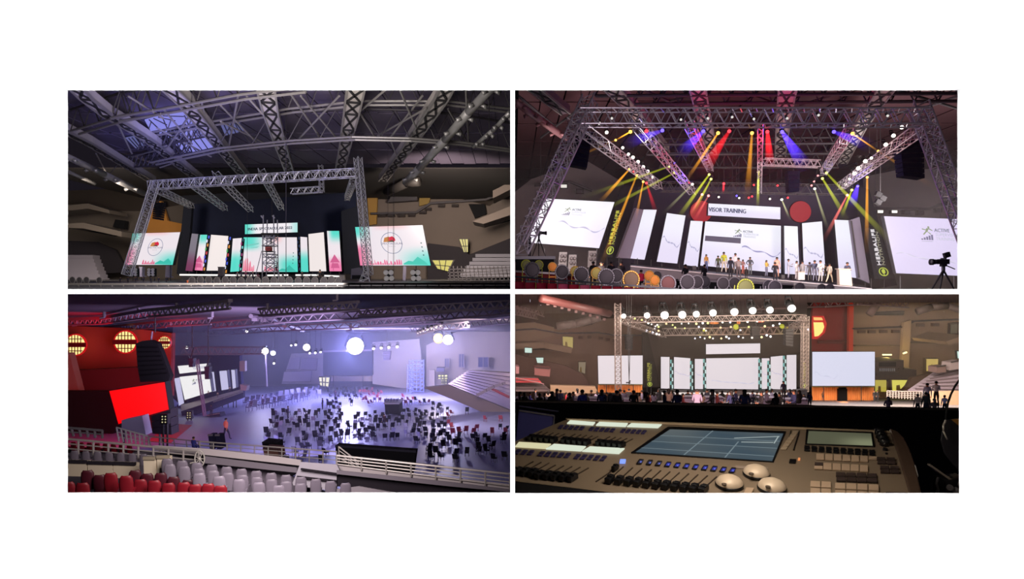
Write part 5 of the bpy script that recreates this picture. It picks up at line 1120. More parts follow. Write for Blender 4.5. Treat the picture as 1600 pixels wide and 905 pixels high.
row = [(385.5, 518, 2), (614, 480, 2.1), (615.5, 491, 2), (484, 552, 1.7), (492.6, 551.5, 1.8), (501, 550.5, 1.7), (455, 540, 1.5), (462, 539, 1.9), (292, 543, 2), (428, 568, 1.8), (606, 488, 1)]
srt = sorted(row)
for (x, y, r_) in row: lamp(x, y, 46, r_, (250, 246, 255), f'lone small lamp under the hazy roof, {nth(srt.index((x, y, r_)), len(row))}, {V}', 2., group='scattered small lamps under the hazy roof')
truss('lighting_bar', f'faint truss carrying the seven slanting lamps, {V}', P(650, 523, 33.6), P(692, 509, 33.6), .2, 12, .025, .018, rs)
truss('lighting_bar', f'faint level truss carrying the four small lamps, {V}', P(580, 541, 54.5), P(625, 538, 54.5), .3, 12, .025, .018, rs)
truss('lighting_bar', f'faint truss over the stage at the left, {V}', P(285, 548, 38), P(410, 548, 38), .4, 26, .03, .02, rs)
# stage at left
wallpoly('wall_stage_bl', [(262, 556), (374, 556), (378, 618), (290, 640), (268, 620)], 42, mat('indigo_drape', (38, 36, 78), .95), label='indigo drape of the stage')
ws = lambda u, v: (250, 250, 255)
a, q = led_screen('header_screen', f'small white header screen above the stage, {V}', [(278, 572), (325, 568), (325, 579), (281, 584)], 39, ws)
text_on(q, 'VISOR TRAINING', .5, .35, .98, .72, (130, 130, 170), a)
a, q = led_screen('main_screen', f'bright white main stage screen, {V}', [(281, 589), (327, 584), (331, 612), (289, 625)], 39, ws); ast_logo(a, q, .5, .7, .25, 1.5, (150, 150, 170))
for px, t in (([(272.5, 591.5), (281, 590), (288, 630), (280, 634)], 'leftmost lilac'), ([(328, 582), (334.5, 581), (338, 611), (331, 612)], 'slim lilac'), ([(343, 580), (354.5, 579), (357.6, 608), (346.5, 610)], 'wide lilac'), ([(361.5, 578), (367, 578), (369, 606), (364, 607.5)], 'rightmost slim lilac')):
    led_screen('tower_screen', f'{t} stage screen, {V}', px, 41.0, lambda u, v: (200, 198, 240), nx=4, ny=6)
root = empty('stage', P(320, 632, 37), f'pale stage deck slanting up to the right, {V}', 'stage')
MB().prism([P(283, 633, 38.5), P(378, 608, 41), P(380, 611, 40), P(333, 627, 37.5), P(283, 643, 36.5)], (0, 0, -.1)).build('deck', mat('cream_deck', (206, 190, 186), .5), root)
MB().prism([P(283, 643, 36.5), P(333, 627, 37.5), P(380, 611, 40), P(380, 622, 40), P(333, 640, 37.5), P(285, 655, 36.5)], (0, .3, 0)).build('stage_front', mat('indigo_front', (40, 36, 76), .9), root)
truss('truss_tower', f'thin slanting tower before the stage main screen, {V}', P(320, 650, 33), P(308, 562, 34), .12, 16, .014, .009, mat('tower_lilac', (150, 146, 190)), style='x')
for (x0, y0, x1, y1, t) in ((294, 560, 302, 574, 'left'), (319, 573, 327, 593, 'right')):
    line_array(f'small dark speaker stack in front of the stage screens, {t} one, {V}', [(x0, y0), (x1, y0), (x1-1, y1), (x0+1, y1)], 31, 4, .3, mat('indigo_speaker', (34, 32, 58)))
for i, (x, yf) in enumerate([(325.5, 619), (340, 621), (359, 612)]): person(P(x, yf, 38.2), .19, 'stand', 200, (SK, (226, 214, 200), (120, 110, 110), DK), f'tiny pale figure on the stage deck, {nth(i, 3)}, {V}', 1, 'tiny figures on the bottom-left stage')
setp(MB().prism([P(x, y, 36) for x, y in [(375, 601), (386, 603), (384, 611), (376, 610)]], (0, .4, 0)).box(P(380, 572, 41), .35, .3, .65, 1).build('pale_box', [mat('pale_crate', (170, 168, 190)), mat('pale_crate2', (190, 180, 190))]), f'pale crate at the right end of the stage, {V}', 'crate')
# big black line array and red screen
mb = MB(); pl = [(212, 537), (222, 533), (236, 532), (246, 537), (252, 550), (266, 588), (263, 596), (219, 597), (215, 575)]
root = empty('draped_speaker', P(240, 596, 24), f'huge black speaker stack hanging in front of the red wall, {V}', 'speaker')
q = Quad([(216, 536), (244, 537), (264, 590), (219, 594)], 24)
MB().prism([P(x, y, 24) for x, y in pl], (0, .25, 0)).build('speaker_bodies', mat('matt_black', (16, 13, 18), .95), root)
for k in range(1, 8): MB().bar(q(0, k/8, .02), q(1, k/8, .02), .03, .03).build('gap_line', mat('gap_black', (6, 5, 8)), root)
MB().tube(P(236, 532, 24.3), P(238, 518, 24.3), .03, n=6).build('hoist_chain', rs, root)
r_, q = led_screen('red_screen', f'pure red glowing side screen tilted at the left, {V}', [(171.5, 611), (258, 597), (264.5, 640), (186, 663)], 23, lambda u, v: (255, 4, 8), nx=4, ny=4)
flat('frame_line', q, [[(0, 0), (1, 0), (1, .012), (0, .012)]], (120, 0, 4), r_, .04)
line_array(f'black stack under the red screen at its right end, {V}', [(236, 650), (266, 640), (268, 680), (238, 678)], 22, 3, .5, mat('crate_black', (26, 20, 30)), chain=False)
def dots(cx, cy, d, label, sc=1):
    root = empty('blinder_stack', P(cx, cy+6*sc, d), label, 'stage light'); MB().box(P(cx, cy, d)+Vector((0, .1, 0)), .011*d*sc, .2, .016*d*sc).build('rack', mat('rack_black', (22, 18, 26)), root)
    for i in range(2):
        for j in range(3): MB().ball(P(cx-2.4*sc+4.8*i*sc, cy-4.4*sc+4.4*j*sc, d), .0011*d*sc, n=10, m=6).build('lamp_face', glow('dim_lamp', (206, 196, 150), .9), root)
dots(256, 655.5, 21.4, f'rack of six small round lamps under the red screen, {V}')
dots(295, 649, 34, f'rack of six tiny lamps below the stage front, {V}', .8)
wallpoly('wall_bl_white_slab', [(190, 657), (222, 650), (228, 680), (190, 672)], 22.5, mat('pale_lilac_slab', (150, 146, 170), .8), label='pale slab under the red screen')
def boxat(name, label, cat, px, d, m, dep=.5, lip=None):
    mb = MB().prism([P(x, y, d) for x, y in px], (0, dep, 0)); 
    if lip: mb.bar(P(*px[0], d-.02), P(*px[1], d-.02), .04, .05, mi=1)
    return setp(mb.build(name, [m]+([lip] if lip else [])), label, cat)
boxat('flight_case', f'large black case on the floor below the stage, {V}', 'case', [(320, 650), (343, 646), (347, 656), (322, 664)], 36, mat('indigo_front', (40, 36, 76), .9), .6, rs)
struct('floor_bl_red', MB().prism([F3(232, 690), F3(268, 692), F3(300, 665), F3(262, 662)], (0, 0, .02)), mat('red_lit_floor', (170, 70, 90), .6), label='red lit patch of floor')  # red light on the floor put into this patch's colour
# FOH booth in the middle of the floor
root = empty('sound_booth', F3(612, 648), f'small sound booth with a black front in the middle of the floor, {V}', 'booth')
MB().prism([P(x, y, 36.5) for x, y in [(601, 632), (623, 632), (624, 648), (602, 647)]], (0, 1.2, 0)).build('booth_front', mat('booth_black', (30, 28, 44), .9), root)
MB().prism([P(x, y, 36.4) for x, y in [(599, 629.5), (624, 630), (624, 632), (600, 632)]], (0, 1.3, 0)).build('booth_top', mat('booth_top', (150, 150, 190), .6), root)
for i in range(5): MB().box(P(602+i*4.6, 626, 37), .12, .1, .2).build('monitor', mat('booth_kit', (90, 90, 140)), root)
for i, x in enumerate((598, 606, 617)): person(F3(x, 640)+Vector((0, 1.2, 0)), .3, 'stand', 30*i, (SK, (70, 74, 130), DK, DK), f'small figure working at the sound booth, {nth(i, 3)}, {V}', 1, 'crew at the sound booth')
# stacked / scattered chairs
def chair_proto(c, red=False):
    mb = MB(); mb.box((0, 0, .24), .27, .26, .05); mb.prism([(-.14, .1, .25), (.14, .1, .25), (.15, .19, .52), (-.15, .19, .52)], (0, .035, 0))
    for x in (-.11, .11):
        for y in (-.1, .11): mb.tube((x*1.1, y*1.1, 0), (x, y, .24), .015, n=4)
        mb.tube((x*1.25, .1, .36), (x*1.25, -.1, .34), .015, n=4); mb.tube((x*1.25, -.1, .34), (x*1.2, -.1, .22), .012, n=4)
    o = mb.build('banquet_chair', c, clamp=False); COL.objects.unlink(o); return o
cd = chair_proto(mat('navy_chair', (26, 26, 44), .7)); cr = chair_proto(mat('red_chair', (150, 60, 84), .7)); cl_ = chair_proto(mat('pale_chair', (150, 150, 200), .7))
rg = random.Random(11); rows = []
y = 612.; 
while y < 728: rows.append(y); y += 3.3+(y-605)*.056
cnt = 0; LIM = 300; chairs = []
for ri, y in enumerate(rows):
    sc_ = (y-540)/150; x = 436-(y-612)*.35+rg.uniform(0, 12)
    xm = min(797-4, 560+(y-606)*4.2)
    while x < xm:
        keep = .8
        if x < 520 and y > 650: keep = .5
        if 520 < x < 652 and y > 690: keep = 0
        if 592 < x < 630 and 618 < y < 650: keep = 0
        if 535 < x < 590 and 632 < y < 690: keep = .55
        if x > 700 and y < 672: keep = .12
        if x < 420: keep *= .5
        if rg.random() < keep: chairs.append((ri, x+rg.uniform(-3, 3)*sc_, y+rg.uniform(-2.2, 2.2)*sc_))
        x += (8.3+rg.uniform(-1, 4))*sc_*1.12
chairs.sort(key=lambda t: -t[2]); kept = []
FOH = F3(612, 640)
for c in chairs:                                            # no chair stands inside another, the booth or a person
    p = F3(c[1], c[2])
    if c[1] < 793 and not (c[1] < 508 and c[2] < 646) and (p-FOH).length > 2.8 and all((p.x-q_.x)**2+(p.y-q_.y)**2 > .1 for q_ in (F3(k_[1], k_[2]) for k_ in kept)): kept.append(c)
chairs = kept
near = chairs[:LIM]; rest = chairs[LIM:]
byrow = {}
for c in near: byrow.setdefault(c[0], []).append(c)
nr = sorted(byrow, reverse=True)
for k, ri in enumerate(nr):
    rr_ = sorted(byrow[ri], key=lambda t: t[1])
    for j, (_, x, y) in enumerate(rr_):
        red = (y < 634 and x > 560) or (x > 695 and y < 684)
        src = cr if red and rg.random() < .8 else (cl_ if rg.random() < .06 else cd)
        o = src.copy(); COL.objects.link(o); o.location = F3(x, y); o.rotation_euler = (0, 0, rg.uniform(-.7, .7)+(math.pi if rg.random() < .8 else 0)); s_ = rg.uniform(.54, .7); o.scale = (s_, s_, s_*rg.uniform(.95, 1.3))
        col_n = 'dark red' if src is cr else ('pale' if src is cl_ else 'navy')
        setp(o, f'{col_n} arena chair, {nth(j, len(rr_))} in the {ordw(k)} nearest row, {V}', 'chair', 'chairs scattered over the blue arena floor')
mb = MB()
for (_, x, y) in rest:
    p = F3(x, y); mb.box(p+Vector((0, 0, .24)), .27, .26, .05); mb.prism([p+Vector(v) for v in ((-.14, .1, .25), (.14, .1, .25), (.15, .19, .5), (-.15, .19, .5))], (0, .035, 0)); 
if rest: o = mb.build('far_chairs', mat('plum_chair', (72, 56, 96), .8)); setp(o, f'mass of far away chairs at the back of the arena floor, {V}', 'chairs', None, 'stuff')
for i, (x, y, c) in enumerate([(353, 688, (200, 110, 90)), (600, 670, (60, 40, 60)), (330, 652, (60, 50, 90)), (450, 655, (70, 60, 110)), (504, 640, (40, 40, 80)), (524, 625, (90, 70, 110)), (475, 622, (180, 180, 220)), (410, 634, (200, 200, 230))]):
    d = 4000/(y-540); person(F3(x, y), .55 if i == 0 else .42, 'stand' if i else 'stride', 150+40*i, (SK, c, (40, 36, 60), DK), f'{"worker in an orange top walking" if i == 0 else "small figure standing"} on the arena floor, {nth(sorted([353, 600, 330, 450, 504, 524, 475, 410]).index(x), 8)}, {V}', 1, 'people on the arena floor')
for i in range(26):
    x = 384+i*4.6; y = 640-(i*.9)+(4.5 if i % 2 else -4.5); o = cl_.copy(); COL.objects.link(o); o.location = F3(x, y); o.rotation_euler = (0, 0, rg.uniform(-1, 1)); o.scale = (1, 1, 1.2)
    setp(o, f'pale chair in the loose cluster before the stage, {nth(i, 26)}, {V}', 'chair', 'pale chairs before the bottom-left stage')
# right tiered stands
stm = mat('stand_pink', (206, 186, 186), .8, noise=.08)
mb = MB()
for i in range(9):
    t = i/9; mb.prism([P(700+4*i, 602-2.6*i, 50-i*.6), P(797, 640-6.4*i, 40-i*.5), P(797, 633-6.2*i, 40-i*.5), P(700+4*i, 600-2.6*i, 50-i*.6)], (0, .5, 0))
    mb.prism([P(700+4*i, 600-2.6*i, 50-i*.6), P(797, 633-6.2*i, 40-i*.5), P(797, 633-6.2*i-.4, 41-i*.5), P(702+4*i, 599.4-2.6*i, 51-i*.6)], (0, .5, 0))
setp(mb.build('tiered_stand', stm), f'pale pink tiered stand rising at the right edge, {V}', 'stand')
wallpoly('wall_right_stand_bl', [(662, 606), (700, 602), (797, 642), (797, 664), (730, 634)], 38.6, mat('taupe_front', (132, 118, 130), .9), label='taupe front wall of the right stand')
for i in range(14): 
    x = 769+i*2.0; o = MB().box(P(x, 608+i*.95, 37.9), .065, .1, .15).box(P(x, 609.5+i*.95, 37.8), .065, .14, .04); setp(o.build('stadium_seat', mat('red_seat_dusk', (170, 50, 66))), f'tiny red seat in the right stand, {nth(i, 14)}, {V}', 'seat', 'tiny red seats in the right stand')
mb = MB(); pp = [(797, 596), (785, 600), (772, 604), (760, 610), (745, 618)]
for a, b in zip(pp, pp[1:]): mb.bar(P(*a, 37.7), P(*b, 37.9), .08, .16)
setp(mb.build('aisle_rail', rs), f'dark aisle rail climbing the right stand, {V}', 'railing')
# balcony in front: walkway, ledges, rails, booth
conc = mat('concrete', (150, 142, 152), .8, noise=.12, scale=2); cream = mat('cream_panel', (214, 200, 176), .7)
dk_ = mat('shadow_front', (34, 28, 38), .9)  # black shadow under the ledges put into this colour
def strip(name, px, d, m, label, dep=.08, cat='ledge'):
    return struct(name, MB().prism([P(x, y, d) for x, y in px], (0, dep, -.02)), m, label=label)
strip('trim_ledge_left', [(240, 696), (320, 701), (437, 714), (470, 719), (470, 728), (436, 724), (320, 711), (240, 704)], 12.4, mat('pale_concrete', (196, 186, 190), .8), 'pale concrete ledge left of the walkway')
strip('wall_ledge_left', [(99, 700), (320, 709), (470, 728), (463, 740), (440, 752), (320, 740), (99, 718)], 13, dk_, 'front under the left ledge coloured as shadow')
strip('trim_ledge_top', [(320, 713), (464, 731), (464, 739), (320, 724)], 12.2, mat('grey_ledge', (128, 120, 132), .8), 'grey second ledge')
strip('floor_walkway', [(470, 722), (526, 726), (530, 734), (524, 768), (456, 758), (463, 740)], 12, mat('walkway_grey', (188, 182, 196), .6, noise=.06), 'pale walkway between the two ledges')
for i, (a, b) in enumerate([((470, 733), (528, 741)), ((464, 745), (526, 752))]): setp(MB().bar(P(*a, 11.9), P(*b, 11.9), .03, .03).build('step_edge', dk_), f'dark step edge across the pale walkway, {"upper" if i == 0 else "lower"}, {V}', 'step')
strip('trim_ledge_right', [(526, 726), (797, 757), (797, 768), (700, 757), (560, 740), (526, 736)], 12.35, mat('pale_concrete', (196, 186, 190), .8), 'pale concrete ledge right of the walkway')
strip('wall_ledge_right', [(526, 740), (700, 758), (797, 768), (797, 774), (640, 774), (526, 760)], 12, dk_, 'front under the right ledge coloured as shadow')
strip('trim_ledge_right_low', [(526, 735), (700, 753), (797, 765), (797, 769), (700, 760), (526, 741)], 11.8, mat('grey_ledge', (128, 120, 132), .8), 'grey ledge edge at right')
strip('floor_bl_corner', [(522, 765), (560, 760), (640, 774), (520, 774)], 11.5, conc, 'grey concrete at the bottom centre')
boxat('black_drape_booth', f'large black draped booth behind the railing at the centre, {V}', 'booth', [(524, 697), (650, 706), (645, 741), (526, 727)], 17, mat('drape_black', (14, 12, 22), .95), .35, mat('drape_edge', (40, 38, 60)))
boxat('wooden_crate', f'dark case with a brown lower half behind the left rail, {V}', 'case', [(409, 691), (432, 693), (433, 702), (411, 700)], 18, mat('drape_black', (14, 12, 22), .95), .5)
boxat('brown_crate', f'brown slatted crate under the dark case behind the left rail, {V}', 'crate', [(411, 701.2), (434, 703.2), (436, 716), (413, 714)], 17.4, mat('brown_wood', (120, 84, 76), .8, noise=.2), .5, mat('brown_slat', (80, 56, 52)))
for i, x in enumerate((325, 336)): boxat('equipment_rack', f'tall dark equipment rack leaning behind the rail, {"left" if i == 0 else "right"} of the pair, {V}', 'rack', [(x, 680), (x+7, 680), (x+10, 702), (x+3, 702)], 18, mat('indigo_front', (40, 36, 76), .9), .3, rs)
def railing(name, label, top, bot, d, nposts, rails=3, m=mat('rail_steel', (190, 182, 180), .4, .3), r=.022):
    """hand rail from top[0] to top[1]; bot = feet line"""
    root = empty(name, P(*bot[0], d), label, 'railing'); 
    for k in range(rails):
        t = k/rails
        a = P(top[0][0]*(1-t)+bot[0][0]*t, top[0][1]*(1-t)+bot[0][1]*t, d); b = P(top[1][0]*(1-t)+bot[1][0]*t, top[1][1]*(1-t)+bot[1][1]*t, d)
        MB().tube(a, b, r if k == 0 else r*.6, n=8).build('rail', m, root)
    for i in range(nposts):
        t = i/(nposts-1); a = P(*top[0], d).lerp(P(*top[1], d), t); b = P(*bot[0], d).lerp(P(*bot[1], d), t); MB().tube(b, a, r*.9, n=8).build('post', m, root)
    return root
railing('balcony_railing', f'long pale balcony railing from the left edge to the wheel ornament, {V}', ((99, 685.5), (310, 705)), ((99, 708), (310, 726)), 12.2, 10, 3)
railing('balcony_railing', f'balcony railing between the ornament and the walkway, {V}', ((312, 690), (526, 706)), ((312, 706), (526, 726)), 14.2, 11, 3, r=.016)
railing('balcony_railing', f'balcony railing from the walkway to the right edge, {V}', ((526, 712), (797, 741)), ((526, 730), (797, 766)), 12.3, 8, 4)
railing('stair_railing', f'sloping stair rail beside the black draped booth, {V}', ((529, 698), (560, 722)), ((530, 722), (560, 734)), 14, 3, 4, r=.016)
railing('balcony_railing', f'upper posts of the far left landing, {V}', ((99, 668), (160, 673)), ((104, 681), (160, 685)), 15, 6, 2, mat('grey_posts', (130, 124, 134)), .03)
railing('balcony_railing', f'white railing below the red screen, {V}', ((182, 668), (232, 682)), ((186, 690), (232, 696)), 15.5, 8, 3, mat('white_rail', (190, 186, 200)), .02)
railing('balcony_railing', f'thin railing behind the seated blue figure, {V}', ((232, 682), (330, 692)), ((236, 698), (330, 704)), 15, 6, 2, mat('grey_posts', (130, 124, 134)), .014)
root = empty('wheel_ornament', P(311, 730, 12), f'white spoked wheel shape on the railing, {V}', 'wheel'); cw = P(312, 717, 12); Rw = .15; wm = mat('white_iron', (196, 190, 184), .5)
mb = MB(); ptsw = [cw+Vector((Rw*.6*math.cos(t), 0, Rw*math.sin(t))) for t in [2*math.pi*k/20 for k in range(20)]]
for k in range(20): mb.tube(ptsw[k], ptsw[(k+1) % 20], .012, n=6)
mb.build('wheel_rim', wm, root); mb = MB(); [mb.tube(cw, ptsw[k], .008, n=5) for k in range(0, 20, 3)]; mb.build('spokes', wm, root); MB().ball(cw, .03).build('hub', wm, root)
MB().tube(P(297, 724, 12), P(306, 722, 12), .012, n=6).build('handle', wm, root)
person(P(302, 708, 13.4), .27, 'sit', 160, (SK, (40, 44, 120), (40, 44, 110), DK), f'person in dark blue sitting at the balcony rail, {V}')
# lower stand: cream parapet, red and grey seats
for i, (x0, x1, y0, y1, dy) in enumerate([(99, 135, 721, 738, 1), (137, 176, 723, 740, 1), (177, 212, 724, 741, 1)]):
    boxat('parapet_panel', f'cream parapet panel in the lower left, {nth(i, 3)}, {V}', 'panel', [(x0, y0), (x1, y0+dy), (x1, y1+dy+6), (x0, y1+6)], 11.4, cream, .12, dk_)
for i, (x0, x1) in enumerate(((224, 244), (245, 265))): boxat('parapet_panel', f'tall cream gate panel right of the parapet, {"left" if i == 0 else "right"} leaf, {V}', 'panel', [(x0, 716+i*-2), (x1-1, 716-i*2), (x1, 748), (x0+1, 748)], 10.8, cream, .1, mat('cream_dark', (150, 138, 120)))
strip('floor_stand_left', [(99, 708), (230, 706), (330, 724), (456, 745), (520, 774), (99, 774)], 12.6, mat('stand_floor', (112, 104, 118), .8), 'grey floor of the lower left stand')
def seat_proto(c):
    sh = MB(); n = 8; rows_ = [(0, .0, .16), (.12, .02, .2), (.26, .05, .21), (.38, .07, .19), (.44, .08, .13)]
    vv = [(w_*math.sin(math.pi*(i/n-.5)), dy+.07*-abs(math.cos(math.pi*(i/n-.5)))*-1, z) for (z, dy, w_) in rows_ for i in range(n+1)]
    vv2 = [(x*.9, y_-.025, z) for x, y_, z in vv]; N = len(vv)
    f1 = [(j*(n+1)+i, j*(n+1)+i+1, (j+1)*(n+1)+i+1, (j+1)*(n+1)+i) for j in range(4) for i in range(n)]
    sh.add(vv+vv2, f1+[tuple(N+k for k in reversed(f)) for f in f1]+[(4*(n+1)+i, 4*(n+1)+i+1, N+4*(n+1)+i+1, N+4*(n+1)+i) for i in range(n)])
    root = empty('stadium_seat', (0, 0, 0)); b = sh.build('seat_back', c, root, True, clamp=False)
    p = MB().prism([(-.19, .02, .04), (.19, .02, .04), (.2, -.3, .1), (-.2, -.3, .1)], (0, 0, .04)).build('seat_pan', c, root, clamp=False)
    l = MB().tube((0, -.1, -.18), (0, -.1, .05), .03, n=8).build('pedestal', mat('grey_leg', (110, 106, 116)), root, clamp=False)
    for o in (root, b, p, l): COL.objects.unlink(o)
    return root
def place_seat(proto, loc, rz, s, label, group):
    r = copy_tree(proto); r.location = loc; r.rotation_euler = (0, 0, rz); r.scale = (s*.66, s*.66, s); return setp(r, label, 'seat', group)
sred = seat_proto(mat('crimson_seat', (112, 14, 28), .5)); sgry = seat_proto(mat('grey_seat', (112, 104, 118), .5)); smar = seat_proto(mat('maroon_seat', (66, 14, 28), .5))
SR = [(sred, 'crimson', [(108, 776), (130, 778), (174, 762), (198, 767), (220, 772)], 9, 'nearest'), (smar, 'maroon', [(138, 757), (157, 764), (178, 776), (203, 779)], 9.3, 'second'),
      (smar, 'maroon', [(212, 756), (231, 761), (252, 760), (272, 766), (294, 771)], 9.6, 'third'), (sred, 'crimson', [(288, 777), (306, 780), (326, 779), (345, 782), (242, 774), (264, 778)], 8.9, 'fourth')]
for pr, cn, pts, d, t in SR:
    for j, (x, y) in enumerate(sorted(pts)): place_seat(pr, P(x, y+8, d-(.18 if j % 2 and t == 'nearest' else 0)), math.pi+.25, .66, f'{cn} stadium seat, {nth(j, len(pts))} of the {t} red row, {V}', 'red seats in the lower left stand')
for r_i, (a, b, n, d, t) in enumerate([((262, 738), (540, 776), 13, 10.6, 'highest'), ((266, 748), (470, 778), 10, 10.1, 'middle'), ((312, 764), (436, 783), 5, 9.4, 'lowest'), ((99, 716), (225, 722), 8, 12.0, 'far left')]):
    for j in range(n):
        x = a[0]+(b[0]-a[0])*j/(n-1); y = a[1]+(b[1]-a[1])*j/(n-1); place_seat(sgry, P(x, y+5, d), math.pi+.2, .66 if r_i < 3 else .5, f'grey stadium seat, {nth(j, n)} of the {t} grey row, {V}', 'grey seats in the lower left stand')
for j in range(9):
    x = 103+j*12.5; place_seat(sred, P(x, 704+j*.6, 12.5), math.pi, .4, f'small red seat behind the left railing, {nth(j, 9)}, {V}', 'small red seats behind the left railing')
# haze
mb = MB(); da, db = 26, 57
pa = [P(270, 690, da), P(797.8, 690, da), P(797.8, 493.5, da), P(270, 493.5, da)]; pb = [P(270, 610, db), P(797.8, 610, db), P(797.8, 519.5, db), P(270, 519.5, db)]
mb.add(pa+pb, [(0, 1, 2, 3), (7, 6, 5, 4), (0, 4, 5, 1), (1, 5, 6, 2), (2, 6, 7, 3), (3, 7, 4, 0)])
setp(mb.build('haze', haze_mat((.66, .7, 1), .013)), f'thin bluish stage haze filling the hall, {V}', 'haze', None, 'stuff')
# ================================================================== HALL BR: the lighting desk in front of the hall
HALL = 'BR'; V = 'bottom-right view'
for nm, lo, ta, sz, pw, cc in LIGHTS4: area(nm, lo, ta, sz, pw, cc)
def F4(x, y): return P(x, y, 1100/(y-606))
struct('floor_br', MB().prism([P(805, 700, 11.7), P(1506, 700, 11.7), P(1506, 621, 70), P(805, 621, 70)], (0, 0, -.05)), mat('pale_floor', (150, 144, 150), .5, noise=.1))
tan = mat('tan_plaster', (150, 126, 104), .9, noise=.1, scale=.25); tan_l = mat('dim_tan_plaster', (124, 102, 92), .9, noise=.12, scale=.25)
# roof
mb = MB()
for k in range(60):
    x = 805+k*11.7; e = 57 if x < 1255 else 51; ye = 490 if x < 1255 else 473
    mb.prism([P(x, 461, 47), P(x+11.5, 461, 47), P(x+11.5, ye, e), P(x, ye, e)], (0, 0, .04+.05*(k % 2)))
struct('ceiling_br', mb, mat('brown_roof', (74, 58, 58), .9, noise=.4, scale=.2))
wallpoly('wall_back_br', [(804, 468), (1507, 468), (1507, 640), (804, 640)], 74, mat('dark_back_br', (60, 50, 48), .95, noise=.3, scale=.15))
wallpoly('wall_left_br', [(804, 540), (804, 506), (836, 504), (866, 514), (880, 516), (925, 508), (945, 498), (1010, 496), (1010, 640), (804, 640)], 66, tan_l)
wallpoly('wall_left_br_bay', [(804, 506), (835, 504), (866, 512), (866, 524), (836, 532), (804, 534)], 62, mat('bay_plaster', (126, 108, 94), .9), label='projecting upper bay of the left wall')
wallpoly('wall_right_br', [(1333, 468), (1507, 462), (1507, 640), (1333, 640)], 66, tan)
wallpoly('wall_right_br_return', [(1412, 504), (1424, 500), (1420, 580), (1408, 578)], 64, mat('return_plaster', (176, 152, 124), .9), label='narrow wall return beside the light tube')
wallpoly('wall_red_br', [(1272, 468), (1333, 468), (1333, 552), (1262, 552)], 68, mat('red_lit_br', (150, 44, 48), .9, noise=.3, scale=.3), label='red lit wall behind the right tower')
wallpoly('wall_red_edge_br', [(1327, 472), (1334, 470), (1333, 550), (1326, 550)], 65, mat('orange_edge', (220, 70, 50), .9), label='orange red edge of the wall')
def ledge4(name, pts, d, w_, m, lab):
    mb = MB(); c = [P(x, y, d) for x, y in pts]
    for a, b in zip(c, c[1:]): mb.bar(a, b, .6, w_)
    struct(name, mb, m, label=lab)
ledge4('trim_br_cornice', [(1334, 514), (1408, 511), (1426, 502), (1506, 499)], 64.5, .13, steel_d, 'dark cornice on the right wall')
ledge4('trim_br_band', [(1334, 540), (1410, 540)], 65, .12, mat('band_tan', (110, 92, 76)), 'thin band on the right wall')
ledge4('trim_br_band_right', [(1420, 535), (1490, 536)], 65, .12, mat('band_tan', (110, 92, 76)), 'thin band right of the corner')
ledge4('trim_br_left', [(806, 516), (835, 514), (875, 521), (935, 520), (960, 524), (1005, 524)], 61.5, .12, steel_d, 'dark cornice on the left wall')
ledge4('trim_br_left_balcony', [(806, 541), (850, 539), (893, 548)], 60, .55, mat('bay_plaster', (126, 108, 94), .9), 'balcony ledge of the left wall')
ledge4('trim_br_left_slot', [(832, 545), (860, 545), (892, 551)], 60.5, .2, black, 'dark slot under the left balcony')
vl = [(1346, 518.5), (1362, 518.5), (1380, 518), (1399, 518), (1415, 514), (1419, 511), (1438, 508), (1461, 507.5)]
for i, (x, y) in enumerate(vl):
    p = P(x, y, 65.5); w_ = .72 if i not in (4, 5) else .25
    setp(MB().box(p, w_, .3, .32).box(p+Vector((0, -.2, 0)), w_*.85, .05, .05, 1).build('wall_vent', [mat('vent_brown', (90, 66, 54), .8), mat('vent_slat', (60, 44, 40))]), f'small brown vent on the right wall, {nth(i, 8)}, {V}', 'vent', 'vents on the right wall of the bottom-right view')
for i, (x, y) in enumerate([(907, 527.5), (921, 527), (939, 528.5), (950, 531), (960, 532)]):
    p = P(x, y, 65.4); setp(MB().box(p, .4, .3, .28).box(p+Vector((0, -.2, 0)), .3, .05, .05, 1).build('wall_vent', [mat('vent_brown', (90, 66, 54), .8), mat('vent_slat', (60, 44, 40))]), f'small dark vent on the left wall, {nth(i, 5)}, {V}', 'vent', 'vents on the left wall of the bottom-right view')
q = Quad([(1368, 488), (1414, 486), (1411, 493), (1366, 493)], 64); root = empty('ventilation_box', q(.5, 0), f'long dark ventilation box high on the right wall, {V}', 'vent box')
MB().prism([q(0, 0), q(1, 0), q(1, 1), q(0, 1)], (0, 1, 0)).build('box_body', mat('vent_box', (70, 64, 64)), root); MB().prism([q(0, .1, .1), q(1, .1, .1), q(1, .5, .1), q(0, .5, .1)], (0, .1, 0)).build('grille', black, root)
cc = [P(x, y, 58) for x, y in [(1358, 492), (1368, 478), (1378, 464)]]; root = empty('air_duct', cc[0], f'short round duct at the ventilation box, {V}', 'duct'); MB().path(cc, .35, 10).build('pipe', mat('duct_brown', (110, 90, 88), .6), root, True)
cc = [P(x, y, 52) for x, y in [(1433, 487), (1455, 480), (1480, 478), (1506, 486)]]; root = empty('air_duct', cc[0], f'thick dark duct under the roof at the upper right, {V}', 'duct'); MB().path(cc, .3, 10).build('pipe', mat('duct_dark', (72, 60, 58), .6), root, True)
root = empty('air_duct', P(840, 462, 50), f'rose coloured long duct sloping across the upper left, {V}', 'duct'); MB().tube(P(845, 466, 41), P(952, 490, 46), .27, n=12).build('pipe', mat('duct_rose2', (98, 58, 56), .5), root, True)
for i in range(9): MB().box(P(856+i*11, 475+i*3, 42+i*.85), .2, .2, .18).build('bracket', mat('duct_rose3', (110, 84, 84)), root)
root = empty('air_duct', P(868, 509, 56), f'dark sagging duct over the left wall, {V}', 'duct'); MB().path([P(870, 510, 49), P(900, 506, 49), P(922, 500, 49), P(938, 496, 49)], .31, 10).build('pipe', mat('duct_grey', (80, 72, 70), .6), root, True)
